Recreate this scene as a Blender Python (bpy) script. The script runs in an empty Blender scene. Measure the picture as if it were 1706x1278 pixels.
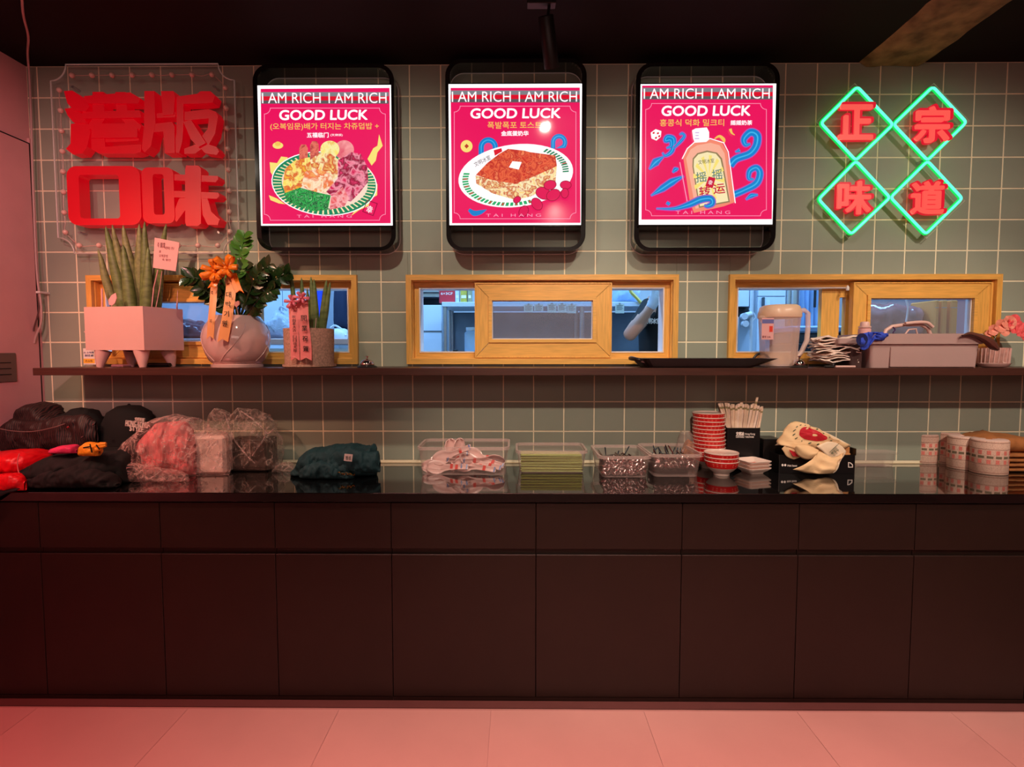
import bpy, bmesh, math, random
from mathutils import Vector, Matrix, noise, Euler
random.seed(7)
C = bpy.context.scene.collection
# ------------------------------------------------------------------ camera, light, exposure
F = 900.0
CAM = Vector((2.165, -2.6691, 1.4090))
def _basis(yaw, pitch, roll):
    cy, sy, cp, sp, cr, sr = math.cos(yaw), math.sin(yaw), math.cos(pitch), math.sin(pitch), math.cos(roll), math.sin(roll)
    f = Vector((sy*cp, cy*cp, -sp)); r = Vector((cy, -sy, 0)); d = f.cross(r)
    return cr*r + sr*d, -sr*r + cr*d, f
BR, BD, BF = _basis(-0.0083, 0.0581, 0.0002)
cam = bpy.data.objects.new('camera', bpy.data.cameras.new('camera')); C.objects.link(cam)
cam.matrix_world = Matrix(((BR.x, -BD.x, -BF.x, CAM.x), (BR.y, -BD.y, -BF.y, CAM.y), (BR.z, -BD.z, -BF.z, CAM.z), (0, 0, 0, 1)))
cam.data.sensor_width = 36.0; cam.data.lens = 36.0*F/1706.0
bpy.context.scene.camera = cam
vs = bpy.context.scene.view_settings
vs.view_transform = 'Standard'; vs.look = 'None'; vs.gamma = 1.0; vs.use_curve_mapping = False
vs.exposure = 0.0
w = bpy.data.worlds.new('world'); bpy.context.scene.world = w; w.use_nodes = True
w.node_tree.nodes['Background'].inputs[0].default_value = (0.02, 0.012, 0.012, 1)
w.node_tree.nodes['Background'].inputs[1].default_value = 1.0

def light(kind, name, loc, power, col, target=None, size=0.05, angle=90, blend=0.5, size_y=None):
    l = bpy.data.lights.new(name, kind); l.energy = power; l.color = col
    if kind == 'SPOT':
        l.spot_size = math.radians(angle); l.spot_blend = blend; l.shadow_soft_size = size
    elif kind == 'AREA':
        l.shape = 'RECTANGLE'; l.size = size; l.size_y = size_y or size
    else:
        l.shadow_soft_size = size
    o = bpy.data.objects.new(name, l); C.objects.link(o); o.location = loc
    if target: o.rotation_euler = (Vector(target) - Vector(loc)).to_track_quat('-Z', 'Y').to_euler()
    return o
WARM = (1.0, 0.86, 0.68)
for i, (lx, tx, pw, tz) in enumerate(((0.25, 0.35, 17, 1.6), (1.50, 1.6, 42, 1.5), (2.85, 2.85, 38, 1.5), (4.12, 4.2, 44, 1.5))):
    light('SPOT', 'track_spot_light', (lx, -1.35, 2.70), pw, WARM, (tx, 0, tz), 0.03, 92, 1.0)
for cx_ in (2.5, 4.1):
    light('SPOT', 'counter_spot_light', (cx_, -2.5, 2.70), 135, (1.0, 0.80, 0.64), (cx_+.1, -0.1, 0.92), 0.035, 46, 0.7)
light('SPOT', 'peach_shelf_light', (-0.02, -1.9, 2.70), 120, (1.0, 0.50, 0.32), (0.55, -0.2, 1.40), 0.04, 46, 0.9)
def down_area(name, loc, power, col, sx, sy, spread=120):
    o = light('AREA', name, loc, power, col, (loc[0], loc[1]-.001, 0), sx, size_y=sy); o.data.spread = math.radians(spread)
down_area('red_down_fill', (0.0, -1.35, 2.74), 11, (1.0, 0.13, 0.14), 1.0, 0.3, 75)  # added unseen red light from above, tints the floor at the left
down_area('pink_down_fill', (2.8, -1.25, 2.74), 21, (1.0, 0.42, 0.36), 3.4, 0.3, 60)  # added unseen pink light from above, colours the floor
light('SPOT', 'red_corner_spot', (1.3, -2.6, 2.4), 125, (1.0, 0.40, 0.40), (-0.13, -0.4, 1.75), 0.05, 46, 0.9)
light('AREA', 'pink_front_fill', (2.4, -4.6, 2.2), 14, (1.0, 0.66, 0.56), (2.4, 0.0, 0.9), 3.0, size_y=0.7)  # added unseen frontal fill, not a lamp of the room
for kx in (-0.2, 1.4, 3.0, 4.6):
    light('AREA', 'kitchen_ceiling_light', (kx, 0.6, 2.80), 34, (0.25, 0.54, 1.0), (kx, 1.3, 0), 1.1, size_y=0.3)

# ------------------------------------------------------------------ pixel <-> place helpers
def ray(px, py):
    return (BR*((px-853)/F) + BD*((py-639)/F) + BF)
def at(px, py, Y):
    d = ray(px, py); t = (Y-CAM.y)/d.y; p = CAM + d*t
    return (p.x, p.z)
def on(px, py, z):
    d = ray(px, py); t = (z-CAM.z)/d.z; p = CAM + d*t
    return (p.x, p.y)
def ax(px, Y, py=600): return at(px, py, Y)[0]
def az(py, Y, px=853): return at(px, py, Y)[1]

# ------------------------------------------------------------------ materials
def lin(c):
    return tuple(((v/255)/12.92 if v/255 <= 0.04045 else ((v/255+0.055)/1.055)**2.4) for v in c) + (1,)
def nt(name):
    m = bpy.data.materials.new(name); m.use_nodes = True
    return m, m.node_tree, m.node_tree.nodes['Principled BSDF']
def mat(name, col, rough=0.5, metal=0.0, var=0.06, scale=8.0, bump=0.0, bscale=None, spec=0.5, coat=0.0, em=None, emst=0.0, sub=0.0, stretch=None, trans=0.0, alpha=1.0):
    m, t, b = nt(name); N = t.nodes; L = t.links
    c = lin(col)
    b.inputs['Roughness'].default_value = rough; b.inputs['Metallic'].default_value = metal
    b.inputs['Specular IOR Level'].default_value = spec; b.inputs['Coat Weight'].default_value = coat
    b.inputs['Coat Roughness'].default_value = 0.05
    b.inputs['Transmission Weight'].default_value = trans; b.inputs['Alpha'].default_value = alpha
    b.inputs['Base Color'].default_value = c
    co = N.new('ShaderNodeTexCoord'); src = co.outputs['Object']
    if stretch:
        mp = N.new('ShaderNodeMapping'); mp.inputs['Scale'].default_value = stretch; L.new(src, mp.inputs[0]); src = mp.outputs[0]
    if var:
        n = N.new('ShaderNodeTexNoise'); n.inputs['Scale'].default_value = scale; n.inputs['Detail'].default_value = 4
        L.new(src, n.inputs['Vector'])
        r = N.new('ShaderNodeValToRGB'); r.color_ramp.elements[0].position = 0.3; r.color_ramp.elements[1].position = 0.7
        r.color_ramp.elements[0].color = tuple(max(0, v*(1-var)) for v in c[:3]) + (1,)
        r.color_ramp.elements[1].color = tuple(min(1, v*(1+var)) for v in c[:3]) + (1,)
        L.new(n.outputs[0], r.inputs[0]); L.new(r.outputs[0], b.inputs['Base Color'])
    if bump:
        n2 = N.new('ShaderNodeTexNoise'); n2.inputs['Scale'].default_value = bscale or 60; n2.inputs['Detail'].default_value = 3
        L.new(src, n2.inputs['Vector'])
        bp = N.new('ShaderNodeBump'); bp.inputs['Strength'].default_value = bump; bp.inputs['Distance'].default_value = 0.004
        L.new(n2.outputs[0], bp.inputs['Height']); L.new(bp.outputs[0], b.inputs['Normal'])
    if em:
        b.inputs['Emission Color'].default_value = lin(em); b.inputs['Emission Strength'].default_value = emst
    if sub:
        b.inputs['Subsurface Weight'].default_value = sub; b.inputs['Subsurface Radius'].default_value = (0.02, 0.01, 0.008)
    return m
_pc = {}
def pr(col, st=1.0):       # backlit print colour
    k = (tuple(col), st)
    if k not in _pc:
        m, t, b = nt('backlit_print'); b.inputs['Base Color'].default_value = (0.02, 0.02, 0.02, 1)
        b.inputs['Roughness'].default_value = 0.12; b.inputs['Emission Color'].default_value = lin(col); b.inputs['Emission Strength'].default_value = st
        _pc[k] = m
    return _pc[k]
def prn(cols, scale, st=1.0, dist=0.6):   # backlit mottled print
    k = (tuple(map(tuple, cols)), scale, st)
    if k not in _pc:
        m, t, b = nt('backlit_food_print'); N, L = t.nodes, t.links
        b.inputs['Base Color'].default_value = (0.02, 0.02, 0.02, 1); b.inputs['Roughness'].default_value = 0.12
        co = N.new('ShaderNodeTexCoord'); n = N.new('ShaderNodeTexNoise'); n.inputs['Scale'].default_value = scale; n.inputs['Detail'].default_value = 3; n.inputs['Distortion'].default_value = dist
        L.new(co.outputs['Object'], n.inputs['Vector']); r = N.new('ShaderNodeValToRGB')
        while len(r.color_ramp.elements) < len(cols): r.color_ramp.elements.new(0.5)
        for i, c in enumerate(cols):
            r.color_ramp.elements[i].position = 0.32 + 0.36*i/(len(cols)-1); r.color_ramp.elements[i].color = lin(c)
        L.new(n.outputs[0], r.inputs[0]); L.new(r.outputs[0], b.inputs['Emission Color']); b.inputs['Emission Strength'].default_value = st
        _pc[k] = m
    return _pc[k]
def film(name, col, fac=0.3, rough=0.15, tint=(1, 1, 1, 1), bump=0.0, bscale=30, em=0, crease_glint=0.0):
    m = bpy.data.materials.new(name); m.use_nodes = True; t = m.node_tree; N, L = t.nodes, t.links
    b = N['Principled BSDF']; b.inputs['Base Color'].default_value = lin(col); b.inputs['Roughness'].default_value = rough
    tr = N.new('ShaderNodeBsdfTransparent'); tr.inputs[0].default_value = tint
    mx = N.new('ShaderNodeMixShader'); mx.inputs[0].default_value = fac
    fr = N.new('ShaderNodeFresnel'); fr.inputs[0].default_value = 1.3
    ad = N.new('ShaderNodeMath'); ad.operation = 'ADD'; ad.use_clamp = True; ad.inputs[1].default_value = fac
    gm = N.new('ShaderNodeNewGeometry'); iv = N.new('ShaderNodeMath'); iv.operation = 'SUBTRACT'; iv.inputs[0].default_value = 1; L.new(gm.outputs['Backfacing'], iv.inputs[1])
    ml_ = N.new('ShaderNodeMath'); ml_.operation = 'MULTIPLY'; L.new(fr.outputs[0], ml_.inputs[0]); L.new(iv.outputs[0], ml_.inputs[1])
    L.new(ml_.outputs[0], ad.inputs[0]); L.new(ad.outputs[0], mx.inputs[0])
    L.new(tr.outputs[0], mx.inputs[1]); L.new(b.outputs[0], mx.inputs[2]); L.new(mx.outputs[0], N['Material Output'].inputs[0])
    if crease_glint:  # denser noise streaks stand in for light caught on film creases
        w1 = N.new('ShaderNodeTexNoise'); w1.inputs['Scale'].default_value = bscale*.6; w1.inputs['Detail'].default_value = 4; w1.inputs['Distortion'].default_value = 1.6
        cw = N.new('ShaderNodeTexCoord'); L.new(cw.outputs['Object'], w1.inputs['Vector'])
        rw = N.new('ShaderNodeValToRGB'); rw.color_ramp.elements[0].position = .44; rw.color_ramp.elements[1].position = .56
        e_ = rw.color_ramp.elements.new(.5); rw.color_ramp.elements[0].color = (0, 0, 0, 1); rw.color_ramp.elements[2].color = (0, 0, 0, 1); rw.color_ramp.elements[1].color = (crease_glint, crease_glint, crease_glint, 1)
        L.new(w1.outputs[0], rw.inputs[0]); a2 = N.new('ShaderNodeMath'); a2.operation = 'ADD'; a2.use_clamp = True
        L.new(ad.outputs[0], a2.inputs[0]); L.new(rw.outputs[0], a2.inputs[1]); L.new(a2.outputs[0], mx.inputs[0])
    if bump:
        n2 = N.new('ShaderNodeTexNoise'); n2.inputs['Scale'].default_value = bscale; n2.inputs['Detail'].default_value = 5; n2.inputs['Distortion'].default_value = 1.2
        co = N.new('ShaderNodeTexCoord'); L.new(co.outputs['Object'], n2.inputs['Vector'])
        bp = N.new('ShaderNodeBump'); bp.inputs['Strength'].default_value = bump; bp.inputs['Distance'].default_value = 0.02
        L.new(n2.outputs[0], bp.inputs['Height']); L.new(bp.outputs[0], b.inputs['Normal']); L.new(bp.outputs[0], fr.inputs['Normal'])
    return m

# ------------------------------------------------------------------ mesh builder
class MB:
    def __init__(s): s.v = []; s.f = []
    def box(s, x0, x1, y0, y1, z0, z1, top=None):
        n = len(s.v); t = top or (0, 0)
        s.v += [(x0, y0, z0), (x1, y0, z0), (x1, y1, z0), (x0, y1, z0),
                (x0-t[0], y0-t[1], z1), (x1+t[0], y0-t[1], z1), (x1+t[0], y1+t[1], z1), (x0-t[0], y1+t[1], z1)]
        s.f += [tuple(n+i for i in q) for q in ((3, 2, 1, 0), (4, 5, 6, 7), (0, 1, 5, 4), (1, 2, 6, 5), (2, 3, 7, 6), (3, 0, 4, 7))]
        return s
    def bbox(s, x0, x1, y0, y1, z0, z1, b=0.003):      # box with chamfered edges
        n = len(s.v)
        P = []
        for z, i in ((z0, b), (z0+b, 0), (z1-b, 0), (z1, b)):
            for (x, y) in ((x0+i+b*(i == 0), y0+i), (x1-i-b*(i == 0), y0+i), (x1-i, y0+i+b*(i == 0)), (x1-i, y1-i-b*(i == 0)), (x1-i-b*(i == 0), y1-i), (x0+i+b*(i == 0), y1-i), (x0+i, y1-i-b*(i == 0)), (x0+i, y0+i+b*(i == 0))):
                P.append((x, y, z))
        s.v += P
        for k in range(3):
            for j in range(8):
                a, c = n+k*8+j, n+k*8+(j+1) % 8
                s.f.append((a, c, c+8, a+8))
        s.f.append(tuple(n+7-j for j in range(8))); s.f.append(tuple(n+24+j for j in range(8)))
        return s
    def prism(s, pts, y0, y1):          # polygon in x,z extruded along y (y0 front)
        n = len(s.v); k = len(pts)
        a = sum(pts[i][0]*pts[(i+1) % k][1]-pts[(i+1) % k][0]*pts[i][1] for i in range(k))
        if a < 0: pts = pts[::-1]
        s.v += [(x, y0, z) for x, z in pts] + [(x, y1, z) for x, z in pts]
        s.f.append(tuple(n+i for i in range(k))); s.f.append(tuple(n+k+k-1-i for i in range(k)))
        for i in range(k):
            j = (i+1) % k; s.f.append((n+i, n+k+i, n+k+j, n+j))
        return s
    def zprism(s, pts, z0, z1):
        n = len(s.v); k = len(pts)
        a = sum(pts[i][0]*pts[(i+1) % k][1]-pts[(i+1) % k][0]*pts[i][1] for i in range(k))
        if a < 0: pts = pts[::-1]
        s.v += [(x, y, z0) for x, y in pts] + [(x, y, z1) for x, y in pts]
        s.f.append(tuple(n+k-1-i for i in range(k))); s.f.append(tuple(n+k+i for i in range(k)))
        for i in range(k):
            j = (i+1) % k; s.f.append((n+i, n+j, n+k+j, n+k+i))
        return s
    def flat(s, pts, y):
        n = len(s.v); k = len(pts)
        a = sum(pts[i][0]*pts[(i+1) % k][1]-pts[(i+1) % k][0]*pts[i][1] for i in range(k))
        if a < 0: pts = pts[::-1]
        s.v += [(x, y, z) for x, z in pts]; s.f.append(tuple(n+i for i in range(k)))
        return s
    def ring(s, outer, inner, y0, y1):   # same-count loops (x,z)
        n = len(s.v); k = len(outer)
        for y in (y0, y1):
            s.v += [(x, y, z) for x, z in outer]; s.v += [(x, y, z) for x, z in inner]
        for i in range(k):
            j = (i+1) % k
            s.f.append((n+i, n+k+i, n+k+j, n+j)); s.f.append((n+2*k+i, n+2*k+j, n+3*k+j, n+3*k+i))
            s.f.append((n+i, n+j, n+2*k+j, n+2*k+i)); s.f.append((n+k+i, n+3*k+i, n+3*k+j, n+k+j))
        return s
    def tube(s, pts, r, seg=8, caps=True, closed=False):
        pts = [Vector(p) for p in pts]; m = len(pts)
        rr = r if isinstance(r, (list, tuple)) else [r]*m
        n = len(s.v); up = None
        for i, p in enumerate(pts):
            if closed: d = pts[(i+1) % m]-pts[i-1]
            else: d = pts[min(i+1, m-1)]-pts[max(i-1, 0)]
            d.normalize()
            if up is None:
                up = Vector((0, 0, 1)) if abs(d.z) < 0.9 else Vector((1, 0, 0))
            u = d.cross(up)
            if u.length < 1e-5: u = d.orthogonal()
            u.normalize(); w_ = u.cross(d).normalized(); up = w_
            for k in range(seg):
                a = 2*math.pi*k/seg
                s.v.append(tuple(p+(u*math.cos(a)+w_*math.sin(a))*rr[i]))
        for i in range(m if closed else m-1):
            for k in range(seg):
                a, b = n+i*seg+k, n+i*seg+(k+1) % seg
                i2 = (i+1) % m
                c, d_ = n+i2*seg+k, n+i2*seg+(k+1) % seg
                s.f.append((a, c, d_, b))
        if caps and not closed:
            s.f.append(tuple(n+k for k in range(seg))); s.f.append(tuple(n+(m-1)*seg+seg-1-k for k in range(seg)))
        return s
    def lathe(s, prof, cx=0, cy=0, seg=24, z0=0, sx=1, sy=1, power=2.0):
        n = len(s.v); m = len(prof)
        for r, z in prof:
            for k in range(seg):
                a = 2*math.pi*k/seg; c, d = math.cos(a), math.sin(a)
                if power != 2.0:
                    q = (abs(c)**power+abs(d)**power)**(-1/power); c, d = c*q, d*q
                s.v.append((cx+r*c*sx, cy+r*d*sy, z0+z))
        for i in range(m-1):
            for k in range(seg):
                a, b = n+i*seg+k, n+i*seg+(k+1) % seg
                s.f.append((a, b, b+seg, a+seg))
        if prof[0][0] > 1e-5: s.f.append(tuple(n+seg-1-k for k in range(seg)))
        if prof[-1][0] > 1e-5: s.f.append(tuple(n+(m-1)*seg+k for k in range(seg)))
        return s
    def grid(s, pts, nu, nv, wrap=False):
        n = len(s.v); s.v += [tuple(p) for p in pts]
        for i in range(nu-1):
            for j in range(nv-1 if not wrap else nv):
                a = n+i*nv+j; b = n+i*nv+(j+1) % nv
                s.f.append((a, a+nv, b+nv, b))
        return s
    def xf(s, M, start=0):
        for i in range(start, len(s.v)): s.v[i] = tuple(M @ Vector(s.v[i]))
        return s
    def mesh(s, name, m=None, smooth=False, off=(0, 0, 0)):
        me = bpy.data.meshes.new(name)
        me.from_pydata([(v[0]-off[0], v[1]-off[1], v[2]-off[2]) for v in s.v], [], s.f); me.update()
        if smooth:
            me.polygons.foreach_set('use_smooth', [True]*len(me.polygons))
            if smooth != 'full': me.set_sharp_from_angle(angle=math.radians(50))
        if m: me.materials.append(m)
        return me
    def build(s, name, m, parent=None, smooth=False, label=None):
        off = worldloc(parent) if parent else Vector((0, 0, 0))
        if not parent and s.v:
            xs = [v[0] for v in s.v]; ys = [v[1] for v in s.v]; zs = [v[2] for v in s.v]
            off = Vector(((min(xs)+max(xs))/2, (min(ys)+max(ys))/2, min(zs)))
        o = bpy.data.objects.new(name, s.mesh(name, m, smooth, off)); C.objects.link(o)
        if parent: o.parent = parent
        else: o.location = off
        if label: o['label'] = label
        if smooth == 'auto':
            pass
        return o
def worldloc(o):
    p = Vector((0, 0, 0))
    while o is not None: p = p + o.location; o = o.parent
    return p
def thing(name, label, cat, loc, group=None, kind=None):
    o = bpy.data.objects.new(name, None); C.objects.link(o); o.location = loc; o.empty_display_size = 0.05
    if label: o['label'] = label
    if cat: o['category'] = cat
    if group: o['group'] = group
    if kind: o['kind'] = kind
    return o
def tag(o, label=None, cat=None, group=None, kind=None):
    if label: o['label'] = label
    if cat: o['category'] = cat
    if group: o['group'] = group
    if kind: o['kind'] = kind
    return o
def copy_tree(o, parent=None):
    c = o.copy(); C.objects.link(c); c.parent = parent
    for ch in [x for x in o.children]: copy_tree(ch, c)
    return c
def subsurf(o, lv=1):
    md = o.modifiers.new('subsurf', 'SUBSURF'); md.levels = lv; md.render_levels = lv; return o
_tc = {}
def text_raw(s, offset=0.0, extrude=0.0, res=4, shear=0.0):
    k = (s, offset, extrude, res, shear)
    if k not in _tc:
        cu = bpy.data.curves.new('txt', 'FONT'); cu.body = s; cu.offset = offset; cu.extrude = extrude; cu.resolution_u = res; cu.shear = shear; cu.align_x = 'LEFT'
        o = bpy.data.objects.new('txt', cu); C.objects.link(o); bpy.context.view_layer.update()
        dg = bpy.context.evaluated_depsgraph_get(); me = bpy.data.meshes.new_from_object(o.evaluated_get(dg))
        vs_ = [tuple(v.co) for v in me.vertices]; fs = [tuple(p.vertices) for p in me.polygons]
        bpy.data.objects.remove(o); bpy.data.meshes.remove(me)
        _tc[k] = (vs_, fs)
    return _tc[k]
def text_mb(s, x0, x1, z0, z1, y, depth=0.0, offset=0.0, mb=None, rot=0.0, shear=0.0):
    if (offset > .012 or (offset > 0 and not s.isascii())) and mb is None:       # heavy weight: shifted overlapping copies
        b = offset*.9*(z1-z0); m_ = MB()
        for k, (dx, dz) in enumerate(((0, 0), (b, 0), (-b, 0), (0, b), (0, -b), (b*.7, b*.7), (-b*.7, b*.7), (b*.7, -b*.7), (-b*.7, -b*.7))):
            text_mb(s, x0+b+dx, x1-b+dx, z0+b+dz, z1-b+dz, y+.000006*k, depth, 0.0, m_, rot, shear)
        return m_
    """text fitted into the rectangle, facing -y, front face at y, body going back by depth"""
    vs_, fs = text_raw(s, offset, 0.5 if depth else 0.0, shear=shear)
    mb = mb or MB(); n = len(mb.v)
    if not vs_: return mb
    ax0 = min(v[0] for v in vs_); ax1 = max(v[0] for v in vs_); ay0 = min(v[1] for v in vs_); ay1 = max(v[1] for v in vs_)
    sx = (x1-x0)/(ax1-ax0); sz = (z1-z0)/(ay1-ay0); cx, cz = (x0+x1)/2, (z0+z1)/2
    for v in vs_:
        X, Z = x0+(v[0]-ax0)*sx, z0+(v[1]-ay0)*sz
        if rot:
            c, s_ = math.cos(rot), math.sin(rot); X, Z = cx+(X-cx)*c-(Z-cz)*s_, cz+(X-cx)*s_+(Z-cz)*c
        mb.v.append((X, y+(0.5-v[2])*depth, Z))
    mb.f += [tuple(n+i for i in f) for f in fs]
    return mb
def rrect(x0, x1, z0, z1, r, seg=6):
    p = []
    for cx, cz, a0 in ((x1-r, z1-r, 0), (x0+r, z1-r, 90), (x0+r, z0+r, 180), (x1-r, z0+r, 270)):
        for k in range(seg+1):
            a = math.radians(a0+90*k/seg); p.append((cx+r*math.cos(a), cz+r*math.sin(a)))
    return p
def ell(cx, cz, rx, rz, rot=0, n=32, a0=0, a1=360):
    p = []; c, s = math.cos(rot), math.sin(rot)
    full = abs(a1-a0) >= 360
    for k in range(n if full else n+1):
        a = math.radians(a0+(a1-a0)*k/n); u, v = rx*math.cos(a), rz*math.sin(a); p.append((cx+u*c-v*s, cz+u*s+v*c))
    return p
def spl(pts, n=6):      # Catmull-Rom
    out = []; P = [Vector(p) for p in pts]; P = [P[0]*2-P[1]]+P+[P[-1]*2-P[-2]]
    for i in range(1, len(P)-2):
        for k in range(n):
            t = k/n; a, b, c, d = P[i-1], P[i], P[i+1], P[i+2]
            out.append(0.5*((2*b)+(c-a)*t+(2*a-5*b+4*c-d)*t*t+(3*b-a-3*c+d)*t**3))
    out.append(P[-2]); return out
def fbm(x, y, z, o=4):
    return noise.fractal(Vector((x, y, z)), 0.8, 2.1, o)
# ------------------------------------------------------------------ setting
T, TZ = 0.15, 0.14743
ZC = 0.855                                  # countertop height
ZTOP = at(853, 770, 0)[1] + 0.0             # (check value only)
Z0 = CAM.z + 1.3759                         # top of the tiles = ceiling height
M_tile = mat('green_grey_tile', (153, 158, 142), rough=0.5, var=0.07, scale=3, bump=0.10, bscale=260, spec=0.4)
M_grout = mat('cream_grout', (252, 236, 204), rough=0.9, var=0.05, scale=20)
M_black = mat('black_ceiling_paint', (30, 22, 22), rough=0.7, var=0.1, scale=4, spec=0.1)
M_wallL = mat('plaster_wall_paint', (225, 168, 170), rough=0.8, var=0.04, scale=5, bump=0.05, bscale=300)
M_floor = mat('polished_floor_tile', (205, 170, 160), rough=0.5, var=0.06, scale=2.5, bump=0.03, bscale=200)
M_joint = mat('floor_joint', (186, 150, 141), rough=0.9)
M_kwall = mat('white_kitchen_wall', (205, 210, 215), rough=0.5, var=0.03)
M_steel = mat('brushed_steel', (170, 172, 176), rough=0.3, metal=0.9, var=0.06, scale=30, stretch=(1, 1, 12))
M_wood = mat('golden_oak_laminate', (232, 172, 84), rough=0.42, var=0.14, scale=9, stretch=(1.2, 4, 14), bump=0.05, bscale=40)
M_woodv = mat('golden_oak_laminate_upright', (232, 172, 84), rough=0.42, var=0.14, scale=9, stretch=(14, 4, 1.2), bump=0.05, bscale=40)
M_liner = mat('white_window_liner', (236, 226, 222), rough=0.4)
M_shelf = mat('dark_walnut_shelf', (72, 40, 32), rough=0.38, var=0.2, scale=6, stretch=(1, 8, 20), bump=0.05, bscale=30)
M_granite = mat('black_polished_granite', (13, 11, 11), rough=0.045, var=0.3, scale=140, spec=1.0, coat=0.8)
M_cab = mat('dark_brown_cabinet_laminate', (38, 25, 20), rough=0.42, var=0.08, scale=12, bump=0.05, bscale=220, spec=0.4)
M_cabdark = mat('cabinet_shadow_gap', (14, 9, 8), rough=0.8)
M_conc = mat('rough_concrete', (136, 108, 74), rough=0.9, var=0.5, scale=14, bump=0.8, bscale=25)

XL = at(68, 600, 0)[0] - 0.0                # left wall plane
XR = 6.2
YB = -5.2                                   # wall behind the camera
# grout slab with three openings
WIN = []
for (a, b) in ((151, 597), (678, 1128), (1212, 1661)):
    WIN.append((ax(a, 0, 530), ax(b, 0, 530)))
WZ0, WZ1 = az(606.5, 0), az(458.5, 0)
wall = MB()
xs = [XL-0.1] + [v for w_ in WIN for v in (w_[0]+0.012, w_[1]-0.012)] + [XR]
wall.box(XL-0.1, XR, 0.002, 0.12, 0.0, WZ0+0.010)
wall.box(XL-0.1, XR, 0.002, 0.12, WZ1-0.012, Z0+0.2)
for i in range(0, len(xs), 2):
    wall.box(xs[i], xs[i+1], 0.002, 0.12, WZ0+0.010, WZ1-0.012)
W = wall.build('wall_back', M_grout); W['kind'] = 'structure'
Z13 = Z0-13*TZ
# tiles: clip each cell against the windows
g = 0.0031
full = None; cells = []
i0 = -2
while True:
    xa, xb = i0*T+g, (i0+1)*T-g
    if xa > XR-0.3: break
    for k in range(13):
        zb, zt = Z0-(k+1)*TZ+g, Z0-k*TZ-g
        x0, x1 = max(xa, XL+0.002), xb
        if x1-x0 < 0.01: continue
        rects = [(x0, x1, zb, zt)]
        for (wa, wb) in WIN:
            wa2, wb2, za2, zb2 = wa+0.006, wb-0.006, WZ0+0.006, WZ1-0.006
            new = []
            for (a, b, c, d) in rects:
                if b <= wa2 or a >= wb2 or d <= za2 or c >= zb2: new.append((a, b, c, d)); continue
                if a < wa2: new.append((a, wa2, c, d))
                if b > wb2: new.append((wb2, b, c, d))
                m0, m1 = max(a, wa2), min(b, wb2)
                if c < za2: new.append((m0, m1, c, za2))
                if d > zb2: new.append((m0, m1, zb2, d))
            rects = new
        # L-shaped leftovers of one tile stay one mesh
        rects = [r for r in rects if (r[1]-r[0]) > 0.004 and (r[3]-r[2]) > 0.004]
        if rects: cells.append((i0, k, rects, sum((r[1]-r[0])*(r[3]-r[2]) for r in rects), x0 == xa and rects == [(xa, xb, zb, zt)]))
    i0 += 1
def tile_mb(rects):
    m = MB()
    for (a, b, c, d) in rects:
        e = 0.0016; n = len(m.v)
        m.v += [(a, 0.004, c), (b, 0.004, c), (b, 0.004, d), (a, 0.004, d), (a, e, c), (b, e, c), (b, e, d), (a, e, d),
                (a+e, 0, c+e), (b-e, 0, c+e), (b-e, 0, d-e), (a+e, 0, d-e)]
        for q in ((0, 1, 5, 4), (1, 2, 6, 5), (2, 3, 7, 6), (3, 0, 4, 7), (4, 5, 9, 8), (5, 6, 10, 9), (6, 7, 11, 10), (7, 4, 8, 11), (8, 9, 10, 11)):
            m.f.append(tuple(n+t for t in q))
    return m
def tile_vis(c):
    i, k, rects, area, full_ = c
    px_in = -1 <= i <= 31
    hid = (k == 12 and True) * 0.3 + (k == 10) * 0.2
    return (px_in, area*(1-hid))
cells.sort(key=tile_vis, reverse=True)
woff = W.location
fm = tile_mb([(-T/2+g, T/2-g, -TZ/2+g, TZ/2-g)]).mesh('tile', M_tile)
for (i, k, rects, area, fu) in cells[:299]:
    if fu:
        o = bpy.data.objects.new('tile', fm); C.objects.link(o); o.parent = W
        o.location = Vector(((i+0.5)*T, 0, Z0-(k+0.5)*TZ))-woff
    else:
        tile_mb(rects).build('tile', M_tile, W)
rest = MB()
for c in cells[299:]:
    t_ = tile_mb(c[2]); n = len(rest.v); rest.v += t_.v; rest.f += [tuple(n+q for q in f) for f in t_.f]
rest.build('edge_tiles', M_tile, W)['kind'] = 'stuff'
tag(MB().box(XL, XR, -0.003, 0.002, ZC, ZC+0.0035).build('trim_1', mat('beige_sealant', (190, 172, 140), rough=.8)), kind='structure')

tag(MB().box(XL-0.12, XL, YB, 0.119, -0.1, Z0+0.2).build('wall_left', M_wallL), kind='structure')
tag(MB().box(XR, XR+0.1, YB, 3.0, -0.1, Z0+0.2).build('wall_right', M_wallL), kind='structure')
tag(MB().box(XL-0.12, XR+0.1, YB-0.1, YB, -0.1, Z0+0.2).build('wall_front', M_wallL), kind='structure')
ceil = tag(MB().box(XL-0.12, XR+0.1, YB, 0.12, Z0, Z0+0.1).build('ceiling', M_black), kind='structure')
# floor of 0.6 m tiles
fl = tag(MB().box(XL-0.12, XR, YB, 0.12, -0.1, -0.004).build('floor', M_joint), kind='structure')
fx = on(817, 1200, 0)[0]
fmsh = MB().bbox(-0.2994, 0.2994, -0.2994, 0.2994, -0.004, 0, 0.0003).mesh('floor_tile', M_floor)
for i in range(-5, 8):
    for j in range(8):
        cx, cy = fx+0.3+0.6*i, -0.62-0.3-0.6*j
        if cx > XR or cx < XL or cy < YB: continue
        o = bpy.data.objects.new('floor_tile', fmsh); C.objects.link(o); o.parent = fl; o.location = Vector((cx, cy, 0))-fl.location
tag(MB().box(XL, XR, -0.606, -0.05, -0.004, 0.0).build('trim_2', mat('floor_edge_strip', (96, 60, 56), rough=0.7)), kind='structure')
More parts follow.
